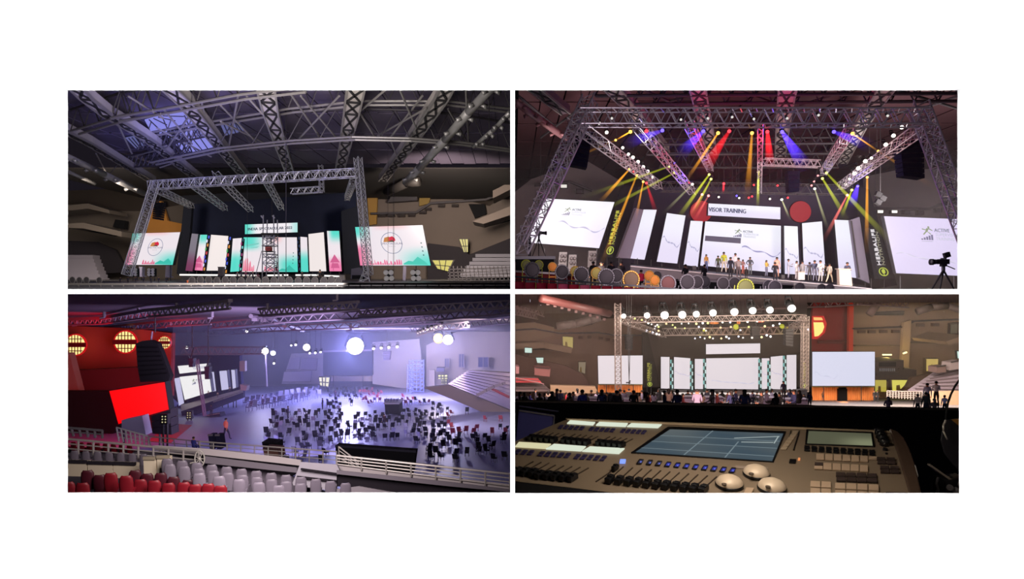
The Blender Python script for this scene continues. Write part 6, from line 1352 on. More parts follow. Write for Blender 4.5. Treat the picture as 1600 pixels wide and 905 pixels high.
for i, (a, b) in enumerate([((806, 470), (850, 486)), ((806, 482), (840, 490)), ((900, 462), (960, 482)), ((1000, 466), (1100, 470)), ((1090, 464), (1240, 466)), ((1180, 474), (1300, 470)), ((1340, 466), (1420, 472)), ((1010, 476), (1030, 520)), ((1290, 470), (1390, 464)), ((960, 462), (963, 478))]):
    p, q_ = P(*a, 52), P(*b, 56); root = empty('roof_truss', p, f'dusky roof truss piece, {nth(sorted([806, 806.1, 900, 1000, 1090, 1180, 1340, 1010, 1290, 960]).index([806, 806.1, 900, 1000, 1090, 1180, 1340, 1010, 1290, 960][i]), 10)}, {V}', 'truss', 'roof truss pieces of the bottom-right view')
    m_ = mat('truss_brown', (96, 76, 78), .6); MB().tube(p, q_, .07, n=6).build('upper_chord', m_, root); MB().tube(p+Vector((0, 0, -.5)), q_+Vector((0, 0, -.5)), .07, n=6).build('lower_chord', m_, root); w_ = MB(); n = 8
    for k in range(n): w_.tube(p.lerp(q_, k/n), p.lerp(q_, (k+.5)/n)+Vector((0, 0, -.5)), .04, n=5); w_.tube(p.lerp(q_, (k+.5)/n)+Vector((0, 0, -.5)), p.lerp(q_, (k+1)/n), .04, n=5)
    w_.build('web', m_, root)
for i, (x, y) in enumerate([(807.5, 463.5), (829, 470), (845, 475)]): lamp(x, y, 52, 2, (236, 232, 255), f'small lilac-white lamp in the upper left corner, {nth(i, 3)}, {V}', 2.2, group='lamps in the upper left corner')
# stage house
wallpoly('wall_stage_br', [(1008, 522), (1268, 520), (1268, 622), (1008, 622)], 60, mat('taupe_drape', (66, 58, 56), .95, noise=.2, scale=.4), label='taupe drape behind the stage')
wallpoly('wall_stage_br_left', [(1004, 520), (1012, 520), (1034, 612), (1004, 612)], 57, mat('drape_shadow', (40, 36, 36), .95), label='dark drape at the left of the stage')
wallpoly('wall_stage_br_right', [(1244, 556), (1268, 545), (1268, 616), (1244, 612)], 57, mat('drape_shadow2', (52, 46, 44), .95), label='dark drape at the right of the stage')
gw = lambda u, v: (224, 214, 220)
lw = lambda u, v: (214, 216, 238)
a, q = led_screen('led_screen', f'white left side screen behind the thin tower, {V}', [(934, 556), (1004, 555.6), (1004, 600.4), (935, 600)], 50, gw)
a, q = led_screen('led_screen', f'white right side screen above the orange drape, {V}', [(1269, 550), (1366.5, 549.7), (1366.5, 603), (1269, 603)], 50, lw); wave(a, q, .02, .4, .3, .15, (190, 196, 220))
a, q = led_screen('header_screen', f'white header screen over the main screen, {V}', [(1103, 538), (1187.6, 536.7), (1187.6, 552), (1103, 553.6)], 55, gw)
a, q = led_screen('main_screen', f'large white main centre screen, {V}', [(1103, 560), (1186, 559), (1186, 608.5), (1103, 607.5)], 56.8, gw); wave(a, q, .1, .9, .22, .08, (196, 190, 204))
for px, t, wvy in (([(1032.5, 557.7), (1046, 558), (1046, 607.5), (1032.5, 607)], 'leftmost', 0), ([(1053, 558), (1078.4, 560), (1078.4, 608), (1053, 607.5)], 'wide left', 1), ([(1085.5, 561), (1099, 561), (1099, 608), (1085.5, 608)], 'slim left of the main screen', 1),
                   ([(1190, 560), (1202, 560), (1203, 608), (1190, 608)], 'slim right of the main screen', 1), ([(1204, 557.7), (1225, 555.7), (1225, 608.5), (1204, 608)], 'wide right', 1), ([(1229, 555), (1244, 554.6), (1244, 609), (1229, 609)], 'rightmost', 0)):
    a, q = led_screen('tower_screen', f'{t} white tower screen, {V}', px, 55, gw, nx=4, ny=6)
    if wvy: wave(a, q, .02, .98, .48, .1, (190, 180, 196))
for i, (x, y0) in enumerate([(1049.5, 562), (1080.5, 564), (1101, 561), (1187.5, 561), (1201.5, 564), (1226, 556)]):
    root = empty('pixel_column', P(x, 611, 54), f'teal and white zigzag light column, {nth(i, 6)}, {V}', 'light column', 'zigzag light columns of the bottom-right stage')
    MB().bar(P(x, y0, 54), P(x, 611, 54), .26, .2).build('column_body', mat('teal_body', (26, 56, 58)), root)
    for k in range(8):
        y = y0+k*(45/8); s_ = .07 if k % 2 else -.07; MB().box(P(x, y+3, 53.8)+Vector((s_, 0, 0)), .1, .06, .3).build('light_tube', glow('teal_tube', (196, 226, 224) if k % 2 else (120, 190, 186), .9), root)
root = empty('stage', P(1140, 618, 52), f'long low stage with a white lit front edge, {V}', 'stage')
MB().prism([P(1034, 614.2, 53), P(1243, 614.2, 53), P(1243, 626.8, 53), P(1034, 626.8, 53)], (0, 1.7, 0)).build('deck', mat('brown_deck', (70, 60, 56), .7), root)
MB().bar(P(1025, 615, 52.9), P(1245, 615.5, 52.9), .1, .16).build('lit_edge', glow('edge_light2', (240, 226, 220), .95), root)
banner([(1010, 566), (1020, 566), (1019, 606), (1010, 606)], 52, f'narrow dark banner with yellow vertical lettering left of the stage, {V}', 0, (176, 170, 60), (150, 150, 50))
banner([(1253, 565), (1262, 565), (1260, 609), (1252, 609)], 52, f'narrow dark banner with dim yellow lettering right of the stage, {V}', 1, (170, 160, 70), (150, 146, 60))
# trusses and lamps over the stage
al4 = mat('truss_taupe', (150, 136, 130), .5, .2)
truss('truss_tower', f'thin ladder tower in front of the left side screen, {V}', P(966, 622, 44), P(965, 474, 44.5), .4, 22, .022, .01, mat('tower_grey', (120, 108, 104), .5, .2), style='x')
truss('truss_tower', f'thin ladder tower beside the red wall, {V}', P(1257, 612, 46), P(1258, 494, 46), .4, 20, .022, .011, al4, style='x')
truss('stage_truss', f'front truss under the row of glaring lamps, {V}', P(966, 500, 45), P(1258, 496, 45), .4, 44, .025, .018, mat('truss_dim', (96, 84, 80), .6), style='z')
truss('stage_truss', f'rear truss with yellow and blue light on it, {V}', P(1036, 519, 52), P(1262, 516, 52), .55, 40, .03, .02, al4, style='z')
for (a, b, t) in (((968, 500), (1038, 524), 'left'), ((1256, 497), (1228, 520), 'right')): truss('side_truss', f'short {t} side truss of the stage rig, {V}', P(*a, 45), P(*b, 52), .35, 16, .025, .018, al4)
BW = [(974.5, 494, 3.4), (1011, 493, 4.2), (1038.5, 492.6, 5.6), (1066, 492, 5.4), (1088, 491, 4.6), (1114, 489, 4.9), (1147.5, 487.5, 5.3), (1176, 485.5, 5), (1203, 484.5, 4.8), (1237, 482, 5.4)]
for i, (x, y, r_) in enumerate(BW):
    lamp(x, y, 44.6, r_*1.05, (255, 246, 236), f'large glaring white lamp on the front truss, {nth(i, 10)}, {V}', 3, group='glaring lamps of the bottom-right view', name='floodlight')
    point('floodlight_beam', P(x, y+2.2*r_, 43.5), 260 if r_ > 4.3 else 120, (255, 240, 224), .2)
rg = random.Random(21); SL = [(985, 495), (992, 498), (1003, 500), (1008, 503), (1013, 505), (1018, 507), (1024, 510), (1027, 508), (1029, 511), (1023, 514), (1029, 517), (1010, 517), (1016, 518.5), (1020, 520), (1026, 522), (1030, 523),
      (1041, 506), (1051, 508), (1055, 512), (1065, 506), (1070, 513), (1076, 505.5), (1088, 506), (1098, 505), (1106, 505), (1092, 511), (1100, 514), (1103, 517), (1126, 512), (1129, 504), (1141, 504), (1168, 503), (1170, 511), (1195, 510), (1208, 509), (1263, 515),
      (1086, 529), (1094, 527), (1101, 529), (1109, 527), (1114, 529), (1127, 529), (1135, 526.5), (1139, 529), (1154, 526), (1161, 528), (1175, 528), (1190, 527), (1198, 524), (1204, 526), (1157, 516), (1142, 511), (1183, 502), (1191, 502), (1200, 501), (1218, 506)]
SL.sort()
cols4 = [(255, 246, 236), (236, 236, 255), (255, 220, 150), (240, 240, 130)]
for i, (x, y) in enumerate(SL):
    ci = rg.choice([0, 0, 1, 1, 2, 3]); nm_ = ('warm white', 'cool white', 'amber', 'lime')[ci]
    row_ = 'in the lower row' if y > 523 else 'in the rig'; sub = [t for t in SL if (t[1] > 523) == (y > 523)]; kk = nth(sub.index((x, y)), len(sub))
    lamp(x, y, 50, rg.choice([1.1, 1.3, 1.6]), cols4[ci], f'tiny {nm_} lamp {row_}, {kk}, {V}', 2.2, group=f'tiny lamps {row_} over the bottom-right stage', body=False)
for x, y, r_, c, t in ((1150, 511, 6, (196, 196, 20), 'larger lime'), (1222, 510, 5, (190, 190, 20), 'smaller lime'), (1154, 504, 4, (230, 120, 30), 'orange'), (1116, 505, 4.5, (240, 130, 50), 'long orange'), (1188, 502.5, 4, (240, 90, 50), 'red-orange'), (1100, 516, 3, (220, 220, 60), 'small yellow')):
    p = P(x, y, 51); k = r_*51/FPX; root = empty('colour_spot', p, f'{t} coloured lamp glow patch on the rear truss, {V}', 'lamp')
    wide = 2.2 if 'long' in t or t == 'red-orange' else 1
    MB().ball(p, k*.75*wide, k*.3, k*(.75 if wide == 1 else .4), n=14).build('lens', glow('patch_glow', c, .9), root, True); MB().box(p+Vector((0, k*.5, 0)), k*wide, k*.3, k*.8).build('lamp_body', black, root)  # projected colour patches built as glowing balls on added lamp bodies
    spot('colour_spot_beam', p+Vector((0, -1, 0)), P(x, y+30, 58), 50, 120, c)
line_array(f'black speaker stack hanging right of the thin left tower, {V}', [(977.5, 523), (989, 523), (988.5, 547), (978.5, 547)], 46, 6, .5)
line_array(f'dark speaker stack hanging left of the right tower, {V}', [(1228, 514), (1240, 514), (1239, 542), (1228, 540)], 46, 6, .5, mat('dark_speaker', (30, 26, 28)))
line_array(f'dark cluster hanging over the header screen, {V}', [(1175, 510), (1188, 510), (1187, 530), (1176, 530)], 50, 4, .5, mat('dark_speaker', (30, 26, 28)))
root = empty('round_window', P(1277, 526, 66), f'bright yellow half-hidden round window on the red wall, {V}', 'window')
MB().prism([P(x, y, 66) for x, y in [(1272.5, 504), (1286, 504), (1288, 511), (1285, 519), (1279, 525), (1274, 526)]], (0, .2, 0)).build('lower_pane', glow('window_glow2', (255, 214, 120), 1.3, True), root)
MB().prism([P(x, y, 66) for x, y in [(1272.5, 496), (1284, 496.5), (1286, 500.5), (1273, 500.5)]], (0, .2, 0)).build('upper_pane', glow('window_glow3', (255, 190, 110), 1.1), root)
MB().prism([P(x, y, 66.3) for x, y in [(1270, 494), (1287, 494), (1292, 506), (1289, 520), (1277, 530), (1270, 530)]], (0, .2, 0)).build('window_rim', glow('rim_glow', (214, 20, 26), .8), root)
for i, (y, w_) in enumerate(((480, 40), (535, 44))):
    setp(MB().box(P(1301, y, 66.5), w_*.066, .3, .22).box(P(1301, y-3, 66.5), w_*.066, .3, .08).build('red_beam', mat('red_beam', (120, 36, 40))), f'red roof beam on the red wall, {"upper" if i == 0 else "lower"} one, {V}', 'beam')
# orange drape, door, rooms at right
root = empty('orange_drape', P(1318, 626, 52), f'orange lit drape below the right side screen, {V}', 'drape'); n = 60
for lo, hi in ((1269, 1309.5), (1323, 1366)):
    mb = MB(); nn = int((hi-lo)/1.62)
    for i in range(nn): mb.box(P(lo+(hi-lo)*i/nn+.8, 615, 52)+Vector((0, .06*(i % 2), 0)), .092, .08, 1.12)
    mb.build('curtain', mat('orange_cloth', (236, 150, 84), .8, noise=.25, scale=2), root)
MB().box(P(1318, 604.2, 51.9), 5.0, .15, .1).build('curtain_rail', mat('olive_rail', (120, 120, 70)), root)
MB().box(P(1316, 617, 51.8), .72, .2, .95).build('door_gap', black, root)
root = empty('orange_drape', P(968, 612, 52), f'orange lit drape below the left side screen, {V}', 'drape'); mb = MB()
for i in range(40): mb.box(P(935+i*1.74, 607, 52)+Vector((0, .06*(i % 2), 0)), .088, .08, .66)
mb.build('curtain', mat('orange_cloth', (236, 150, 84), .8, noise=.25, scale=2), root); MB().box(P(969, 600.8, 51.9), 3.6, .15, .08).build('curtain_rail', mat('olive_rail', (120, 120, 70)), root)
point('drape_light', P(1318, 622, 49), 60, (255, 150, 70), .3); point('drape_light_left', P(968, 616, 49), 40, (255, 170, 80), .3)
for (x0, x1, y, t) in ((1379, 1393, 554.5, 'level light tube'), (1411, 1417, 551.5, 'short slanting light tube')):
    root = empty('wall_lamp', P((x0+x1)/2, y, 63.4), f'bright {t} on the right wall, {V}', 'lamp'); MB().bar(P(x0, y+(1 if 'slant' in t else 0), 63.3), P(x1, y-(1 if 'slant' in t else 0), 63.3), .12, .14).build('tube', glow('tube_glow', (255, 240, 180), 1.6), root); MB().bar(P(x0, y-1, 63.5), P(x1, y-1, 63.5), .2, .12).build('holder', steel_d, root)
    point('wall_lamp_light', P((x0+x1)/2, y+1, 62.6), 45, (255, 226, 130), .2)
root = empty('control_booth', P(1390, 590, 60), f'dark control room with wide windows right of the right screen, {V}', 'booth')
MB().prism([P(x, y, 60) for x, y in [(1368, 565), (1412, 563), (1412, 576), (1432, 578), (1432, 590), (1420, 600), (1416, 600), (1368, 594)]], (0, 3, 0)).build('booth_wall', mat('booth_wall', (66, 58, 58), .8), root)
MB().prism([P(x, y, 59.9) for x, y in [(1374, 566.5), (1400, 566), (1400, 573), (1374, 573)]], (0, .1, 0)).build('window_glass', mat('booth_glass', (22, 28, 40), .2), root)
mb = MB(); [mb.box(P(1375+i*3.2, 578, 59.8), .1, .06, .28) for i in range(8)]; mb.build('desk_lights', mat('pale_gear', (130, 136, 150), .6), root); MB().box(P(1386, 584, 59.9), 2.1, .1, .3).build('sill', steel_d, root)
for i, x in enumerate((1404, 1412)): person(P(x, 579, 59.3), .27, 'sit', 180, (SK, DK, DK, DK), f'dark figure in the control room, {"left" if i == 0 else "right"} one, {V}')
def room_door(px, d, c, label, s=.8, dark=None):
    q = Quad(px, d); root = empty('lit_doorway', q(.5, 0), label, 'doorway'); MB().prism([q(-.05, -.02), q(1.05, -.02), q(1.05, 1.06), q(-.05, 1.06)], (0, .4, 0)).build('door_frame', mat('frame_brown', (84, 70, 60)), root)
    MB().prism([q(0, 0, .1), q(1, 0, .1), q(1, 1, .1), q(0, 1, .1)], (0, .05, 0)).build('bright_room', glow('room_light', c, s), root); MB().prism([q(.2, 0, .2), q(.45, 0, .2), q(.42, .5, .2), q(.22, .5, .2)], (0, .05, 0)).build('inner_counter', mat('counter_brown', (130, 110, 60)), root)
room_door([(1367, 594), (1384, 594), (1384, 612), (1367, 612)], 59, (186, 170, 70), f'yellow lit room opening left of the pillar, {V}', .9)
room_door([(1393, 594), (1418, 594), (1418, 603), (1394, 612)], 59, (214, 204, 90), f'brighter yellow lit room opening right of the pillar, {V}', 1.)
room_door([(1447, 561), (1465, 561), (1464, 579), (1447, 580)], 63, (204, 176, 96), f'lit corridor doorway high in the right stand, {V}', .8)
room_door([(879, 526), (895, 527), (895, 544), (880, 541)], 65, (190, 170, 100), f'lit window of the left wall above the balcony, {V}', .7)
room_door([(904, 566), (915, 566), (914, 584), (904, 580)], 64, (150, 134, 110), f'dim doorway at the top of the left stand, {V}', .6)
person(P(1456, 578, 62), .32, 'stand', 0, (SK, (60, 50, 40), DK, DK), f'small figure standing in the lit corridor doorway, {V}')
q = Quad([(1484, 505), (1506, 503), (1506, 530), (1483, 530)], 65); root = empty('balcony_window', q(.5, 0), f'dark framed balcony window at the right edge, {V}', 'window')
MB().prism([q(0, 0), q(1, 0), q(1, 1), q(0, 1)], (0, .3, 0)).build('window_frame', mat('frame_dark', (50, 40, 36)), root); MB().prism([q(.08, .35, .1), q(.5, .35, .1), q(.5, .9, .1), q(.08, .9, .1)], (0, .1, 0)).build('pane', mat('pane_pale', (120, 124, 110), .3), root); MB().prism([q(.6, .35, .1), q(.98, .35, .1), q(.98, .9, .1), q(.6, .9, .1)], (0, .1, 0)).build('pane', mat('pane_brown', (96, 80, 66), .3), root)
struct('wall_right_br_balcony', MB().prism([P(x, y, 58) for x, y in [(1478, 534), (1506, 524), (1506, 534), (1482, 539)]], (0, 5, 0)), tan, label='balcony ledge at the right edge')
for (px, t) in (([(820, 543.5), (831, 544), (831, 551.5), (820, 551)], 'upper small pale screen at left'), ([(837.5, 559), (849, 559), (848.5, 567.5), (839.5, 567)], 'lower small pale screen at left'), ([(1495, 549), (1506, 549), (1506, 560), (1496, 560)], 'small pale screen cut by the right edge')):
    q = Quad(px, 52.6 if px[0][0] > 1400 else 54); root = empty('small_monitor', q(.5, 0), f'{t}, {V}', 'screen'); MB().prism([q(-.05, -.08), q(1.05, -.08), q(1.05, 1.08), q(-.05, 1.08)], (0, .2, 0)).build('housing', black, root); MB().prism([q(0, 0, .05), q(1, 0, .05), q(1, 1, .05), q(0, 1, .05)], (0, .02, 0)).build('display', glow('pale_display', (196, 226, 216), .95), root)
    MB().tube(q(.5, 0), q(.5, 0)+Vector((0, 0, -.25)), .04, n=6).build('pole', steel_d, root)
# stands
def stand4(label, quad, n, m, d0, d1, name='tiered_stand'):
    """n steps filling the quad TL TR BR BL"""
    mb = MB(); tl, tr, br_, bl_ = quad
    for i in range(n):
        t0, t1 = i/n, (i+1)/n; d = d0+(d1-d0)*t0
        L0 = (bl_[0]+(tl[0]-bl_[0])*t0, bl_[1]+(tl[1]-bl_[1])*t0); R0 = (br_[0]+(tr[0]-br_[0])*t0, br_[1]+(tr[1]-br_[1])*t0)
        L1 = (bl_[0]+(tl[0]-bl_[0])*t1, bl_[1]+(tl[1]-bl_[1])*t1); R1_ = (br_[0]+(tr[0]-br_[0])*t1, br_[1]+(tr[1]-br_[1])*t1)
        mb.prism([P(*L0, d), P(*R0, d), P(R1_[0], R1_[1], d), P(L1[0], L1[1], d)], (0, (d1-d0)/n*1.1, 0))
        mb.bar(P(L1[0], L1[1], d-.05), P(R1_[0], R1_[1], d-.05), .06, .05, mi=1)
    return setp(mb.build(name, [m, mat('stand_joint', (112, 98, 104), .8)]), label, 'stand')
wallpoly('wall_left_stand_br', [(804, 553), (840, 562), (885, 572), (912, 586), (925, 606), (932, 622), (804, 622)], 58, mat('brown_stand', (96, 74, 70), .9, noise=.15), label='brown curved stand of the left side')
stand4(f'grey tiered stand at the left edge, {V}', [(806, 590), (835, 590), (862, 612), (806, 612)], 6, mat('stand_grey', (140, 124, 124), .8), 50, 53)
stand4(f'pinkish red tier block at the left edge, {V}', [(806, 590), (840, 591), (846, 598), (806, 598)], 2, mat('stand_pinkred', (214, 84, 90), .8), 49.5, 50)
setp(MB().prism([P(x, y, 50) for x, y in [(835, 574), (860, 576), (859, 589), (835, 586)]], (0, 1.5, 0)).prism([P(x, y, 49.9) for x, y in [(836, 574), (859, 576), (859, 577), (836, 575)]], (0, .1, 0), 1).build('vomitory_block', [mat('rose_block', (150, 100, 100), .8), steel_d]), f'rose coloured entrance block in the left stand, {V}', 'block')
setp(MB().prism([P(x, y, 49) for x, y in [(806, 572), (811, 573), (811, 584), (806, 584)]], (0, 1, 0)).bar(P(806, 590, 49), P(850, 600, 49), .06, .06).build('stair_wall', mat('pink_block', (190, 140, 146), .8)), f'pale pink stair wall at the left edge, {V}', 'wall block')
wallpoly('wall_left_stand_low', [(860, 602), (930, 604), (935, 615), (860, 614)], 49, mat('cream_low', (178, 150, 124), .9), label='cream low wall under the left stand')
stand4(f'pale lilac tiered stand rising to the right edge, {V}', [(1470, 580), (1506, 564), (1506, 616), (1425, 612)], 8, mat('stand_lilac', (176, 162, 178), .8, noise=.1), 46, 50)
wallpoly('wall_right_stand_br', [(1418, 603), (1425, 590), (1466, 582), (1506, 560), (1506, 622), (1400, 622)], 54, mat('umber_stand', (92, 72, 60), .9), label='umber side of the right stand')
wallpoly('wall_right_low_br', [(1455, 613), (1506, 612), (1506, 640), (1455, 638)], 40, mat('peach_wall', (196, 160, 134), .9, noise=.12), label='peach parapet at the lower right')
railing('stand_railing', f'thin white railing in front of the right stand, {V}', ((1386, 611), (1455, 613)), ((1386, 622), (1455, 626)), 42, 16, 4, mat('white_rail2', (176, 166, 164)), .035)
setp(MB().prism([P(x, y, 47) for x, y in [(1464, 574), (1478, 572), (1478, 582), (1464, 583)]], (0, 1, 0)).bar(P(1464, 573, 46.9), P(1478, 571, 46.9), .08, .08, mi=1).build('entrance_block', [mat('taupe_block', (120, 98, 96), .8), steel_d]), f'taupe block at the top of the right stand, {V}', 'block')
setp(MB().prism([P(x, y, 47) for x, y in [(1486, 567), (1503, 564), (1503, 576), (1484, 579)]], (0, 1, 0)).bar(P(1486, 566, 46.9), P(1503, 563, 46.9), .08, .08, mi=1).build('entrance_block', [mat('lilac_block', (160, 146, 150), .8), steel_d]), f'lilac block near the right edge of the stand, {V}', 'block')
# crowd, tables
SH = [(30, 28, 36), (60, 56, 70), (24, 24, 30), (130, 124, 150), (44, 50, 90), (150, 130, 120), (84, 30, 34), (36, 34, 40)]
crowd = []
rg = random.Random(5); x = 812; cyc = 0
while x < 1262:
    crowd.append((x, rg.uniform(607, 615), (24, 29, 35.4, 39, 26.5, 31.5, 37.2)[cyc % 7])); cyc += 1; x += rg.uniform(5.5, 8.5)
spec = {885: (200, 40, 60), 826: (120, 120, 230), 908: (50, 50, 130)}
for i, (x, yh, d) in enumerate(crowd):
    c = rg.choice(SH); yf = 606+1100/d; h = (yf-yh)*d/FPX/1.27
    for k, v in spec.items():
        if abs(x-k) < 4: c = v
    person(P(x, yf, d), h, 'sit', rg.choice([180, 160, 200, 90, 270]), (SK, c, DK, DK), f'seated audience member seen over the desk wall, {nth(i, len(crowd))}, {V}', rg.choice([1, 2]), 'seated audience over the desk wall')
NP = [(1224, 595, 626, 30, 'stand', (34, 36, 60), 'standing person with a lime head scarf near the right tower'), (1146, 617, 640, 14, 'stand', DK, 'dark head just over the wall below the main screen'), (1177, 617, 640, 14, 'stand', (40, 32, 30), 'second dark head over the wall right of the main screen'),
      (1265, 612, 640, 20, 'stand', (36, 38, 62), 'standing person in navy at the left of the orange drape'), (1388, 619, 660, 12, 'talk', (50, 30, 34), 'dark person with long hair looking left over the wall'), (1434, 615, 652, 20, 'stand', (214, 190, 160), 'person in a cream coat by the right stand'),
      (1449, 598, 640, 26, 'stand', (196, 196, 216), 'taller person in a pale shirt in the right stand'), (1463, 595, 636, 28, 'talk', (220, 216, 220), 'person in a white shirt higher in the right stand'), (1447, 612, 655, 18, 'stand', (60, 64, 56), 'person with a dark backpack by the cream coat'),
      (1460, 622, 665, 11, 'stand', (40, 24, 22), 'dark haired person at the wall in the lower right'), (1476, 617, 650, 18, 'stand', (190, 190, 214), 'person in a lilac shirt beside the cable'), (1366, 610, 628, 40, 'stand', DK, 'pair member in black left of the yellow room'), (1371, 610, 628, 40.6, 'stand', DK, 'pair member in black right before the yellow room'),
      (1285.5, 612, 626, 46, 'stand', (90, 60, 40), 'tiny figure before the orange drape at left')]
for x, yh, yf, d, pose, c, t in NP: person(P(x, yf, d), (yf-yh)*d/FPX/1.73, pose, 170 if yf > 630 else 10, (SK, c, (40, 38, 44), DK), f'{t}, {V}', 2 if 'hair' in t else 1)
cloth = mat('white_cloth', (180, 172, 204), .8)
for i, (x0, x1, y) in enumerate([(806, 826, 622), (840, 870, 623), (886, 905, 622), (912, 950, 622), (975, 992, 624), (1060, 1094, 620), (1099, 1130, 621), (1150, 1172, 622), (1186, 1212, 622), (1228, 1262, 624)]):
    d = 34; a = P(x0, y, d); b = P(x1, y, d)
    setp(MB().box(((a.x+b.x)/2, d, a.z), b.x-a.x, .8, .05).prism([P(x0, y, d-.4), P(x1, y, d-.4), P(x1, y+10, d-.4), P(x0, y+10, d-.4)], (0, .05, 0)).build('banquet_table', cloth), f'white-clothed table among the audience, {nth(i, 10)}, {V}', 'table', 'white-clothed tables of the bottom-right view')
boxat('grey_board', f'grey upright board in the audience before the main screen, {V}', 'board', [(1151, 609), (1163, 609), (1163, 626), (1151, 626)], 36, mat('board_grey', (130, 124, 124), .7), .1, steel_d)
boxat('grey_pillow_box', f'grey rounded case in the audience left of the speaker stand, {V}', 'case', [(952, 619), (956, 616), (962, 616), (966, 620), (966, 632), (951, 632)], 26, mat('case_grey', (130, 122, 128), .7), .3)
boxat('rolling_case', f'dark rolling case right of the stage end, {V}', 'case', [(1245, 611), (1261, 609), (1262, 626), (1246, 626)], 40, mat('case_dark', (38, 36, 46), .7), .6, steel_d)
tv_camera(f'small camera on a jib by the left side screen, {V}', 983, 598, 6, 40, False, 24)
# black wall in front of the desk
root = empty('desk_wall', P(1155, 668, 4.2), f'black draped wall behind the lighting desk with a thin grey rim, {V}', 'partition')
MB().prism([P(804, 627, 4.2), P(1100, 632, 4.1), P(1506, 640, 4.0), P(1506, 800, 4.0), P(804, 800, 4.2)], (0, .04, 0)).build('drape', mat('desk_black', (13, 14, 22), .95), root)
MB().bar(P(804, 626.6, 4.19), P(1270, 635, 4.06), .03, .012).bar(P(1270, 635, 4.06), P(1506, 640, 3.99), .03, .008).build('rim', mat('rim_taupe', (116, 104, 100), .6), root)
# ---- the lighting desk: everything lies on one tilted plane
pa_, pb_, pc2 = P(885, 656, 2.05), P(1390, 676, 1.86), P(1130, 773, 1.52)
PN = (pb_-pa_).cross(pc2-pa_).normalized(); PN = PN if PN.z > 0 else -PN; EYE = Vector((0, 0, CZ))
def K(x, y, h=0.):
    """point on the desk's top plane shown at pixel (x, y), h metres above it"""
    dv = P(x, y, 1)-EYE; o_ = pa_+PN*h; t = (o_-EYE).dot(PN)/dv.dot(PN); return EYE+dv*t
desk = empty('lighting_desk', K(1120, 770), f'large brown lighting control desk with faders, screens and wheels in the foreground, {V}', 'control desk')
bronze = mat('bronze_panel', (132, 114, 94), .45, .15, noise=.05, scale=8); bronze_d = mat('bronze_side', (84, 66, 54), .45, .2)
top = [(805, 690), (845, 672), (884, 656), (1040, 662), (1240, 669.5), (1391, 676), (1405, 700), (1425, 745), (1440, 790), (1100, 790), (1020, 778), (900, 763), (804, 752)]
MB().prism([K(x, y) for x, y in top], -PN*.05).build('body', bronze, desk)
MB().prism([K(x, y, -.001) for x, y in [(804, 750), (900, 761), (1020, 777), (1100, 789), (1100, 800), (1018, 795), (900, 778), (804, 776)]], -PN*.06).build('front_bezel', mat('bezel_black', (20, 18, 20), .5), desk)
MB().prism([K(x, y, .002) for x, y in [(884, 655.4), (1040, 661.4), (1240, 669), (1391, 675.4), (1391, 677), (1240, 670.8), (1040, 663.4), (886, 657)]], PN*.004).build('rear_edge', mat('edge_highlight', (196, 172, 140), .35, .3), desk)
sd = [(1390, 675.5), (1402, 680), (1412, 690), (1421, 708), (1430, 735), (1442, 790), (1425, 790), (1412, 745), (1400, 705)]
MB().prism([K(x, y, .004) for x, y in sd], PN*.012).build('side_cheek', bronze_d, desk, bevel=.003)
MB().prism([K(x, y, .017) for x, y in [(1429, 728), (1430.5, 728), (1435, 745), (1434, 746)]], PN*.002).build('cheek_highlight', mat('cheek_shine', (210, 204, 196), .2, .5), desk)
def plate4(name, quad, h, th, m, parent=desk, bevel=0): return MB().prism([K(x, y, h) for x, y in quad], PN*th).build(name, m, parent, bevel=bevel)
blk = mat('plastic_black', (16, 15, 17), .4); navyb = mat('key_navy', (52, 44, 78), .5); keyw = mat('key_pale', (176, 150, 124), .5); lcd = glow('lcd_blue', (40, 50, 190), .55)
# touch screen
s1 = plate4('touch_screen', [(1044, 667.8), (1228, 675.5), (1208.5, 723), (986, 708.5)], .001, .003, blk)
def touch(u, v):
    n1 = math.sin(u*9+v*4)*.5+math.sin(v*23+u*3)*.3; c = mixc((88, 98, 102), (56, 78, 94), .5+.4*n1); return mixc(c, (130, 132, 126), .4*sm(.5, 0, u)*sm(.3, 1, v))
def kscreen(name, quad, fn, parent, h=.005, strength=.8, nx=22, ny=14):
    me = bpy.data.meshes.new(name); vv = []; cs = []; off = parent_loc(parent)
    q = Quad([(0, 0)]*4, 1); q.c = [K(x, y, h) for x, y in quad]; q.n = PN
    for j in range(ny+1):
        for i in range(nx+1): vv.append(tuple(q(i/nx, j/ny)-off)); cs.append((*lin(fn(i/nx, j/ny)), 1))
    me.from_pydata(vv, [], [(j*(nx+1)+i, j*(nx+1)+i+1, (j+1)*(nx+1)+i+1, (j+1)*(nx+1)+i) for j in range(ny) for i in range(nx)])
    ca = me.color_attributes.new('picture', 'FLOAT_COLOR', 'POINT')
    for i, c in enumerate(cs): ca.data[i].color = c
    me.materials.append(screen_mat(strength)); o = bpy.data.objects.new(name, me); COL.objects.link(o); o.parent = parent; return o, q
o, q = kscreen('display', [(1047, 671), (1224, 677.5), (1206.5, 720.5), (993, 706.5)], touch, s1)
def kline(q, polys, c, parent, name='screen_lines', strength=.8, off=.0006):
    mb = MB(); [mb.prism([q(u, v, off) for u, v in p], PN*.0003) for p in polys]; return mb.build(name, glow('line_ink', c, strength), parent)
kline(q, [[(0, y), (1, y-.02), (1, y-.005), (0, y+.012)] for y in (.16, .44, .7)]+[[(.36, .0), (.37, 0), (.39, 1), (.38, 1)], [(.66, 0), (.67, 0), (.68, .6), (.67, .6)]], (120, 138, 146), s1)
kline(q, [[(.62, .72), (.98, .86), (.98, .88), (.62, .74)], [(.7, .58), (.95, .62), (.95, .64), (.7, .6)], [(.955, .6), (.965, .6), (.975, .88), (.965, .88)]], (176, 190, 190), s1, 'reflection_lines')
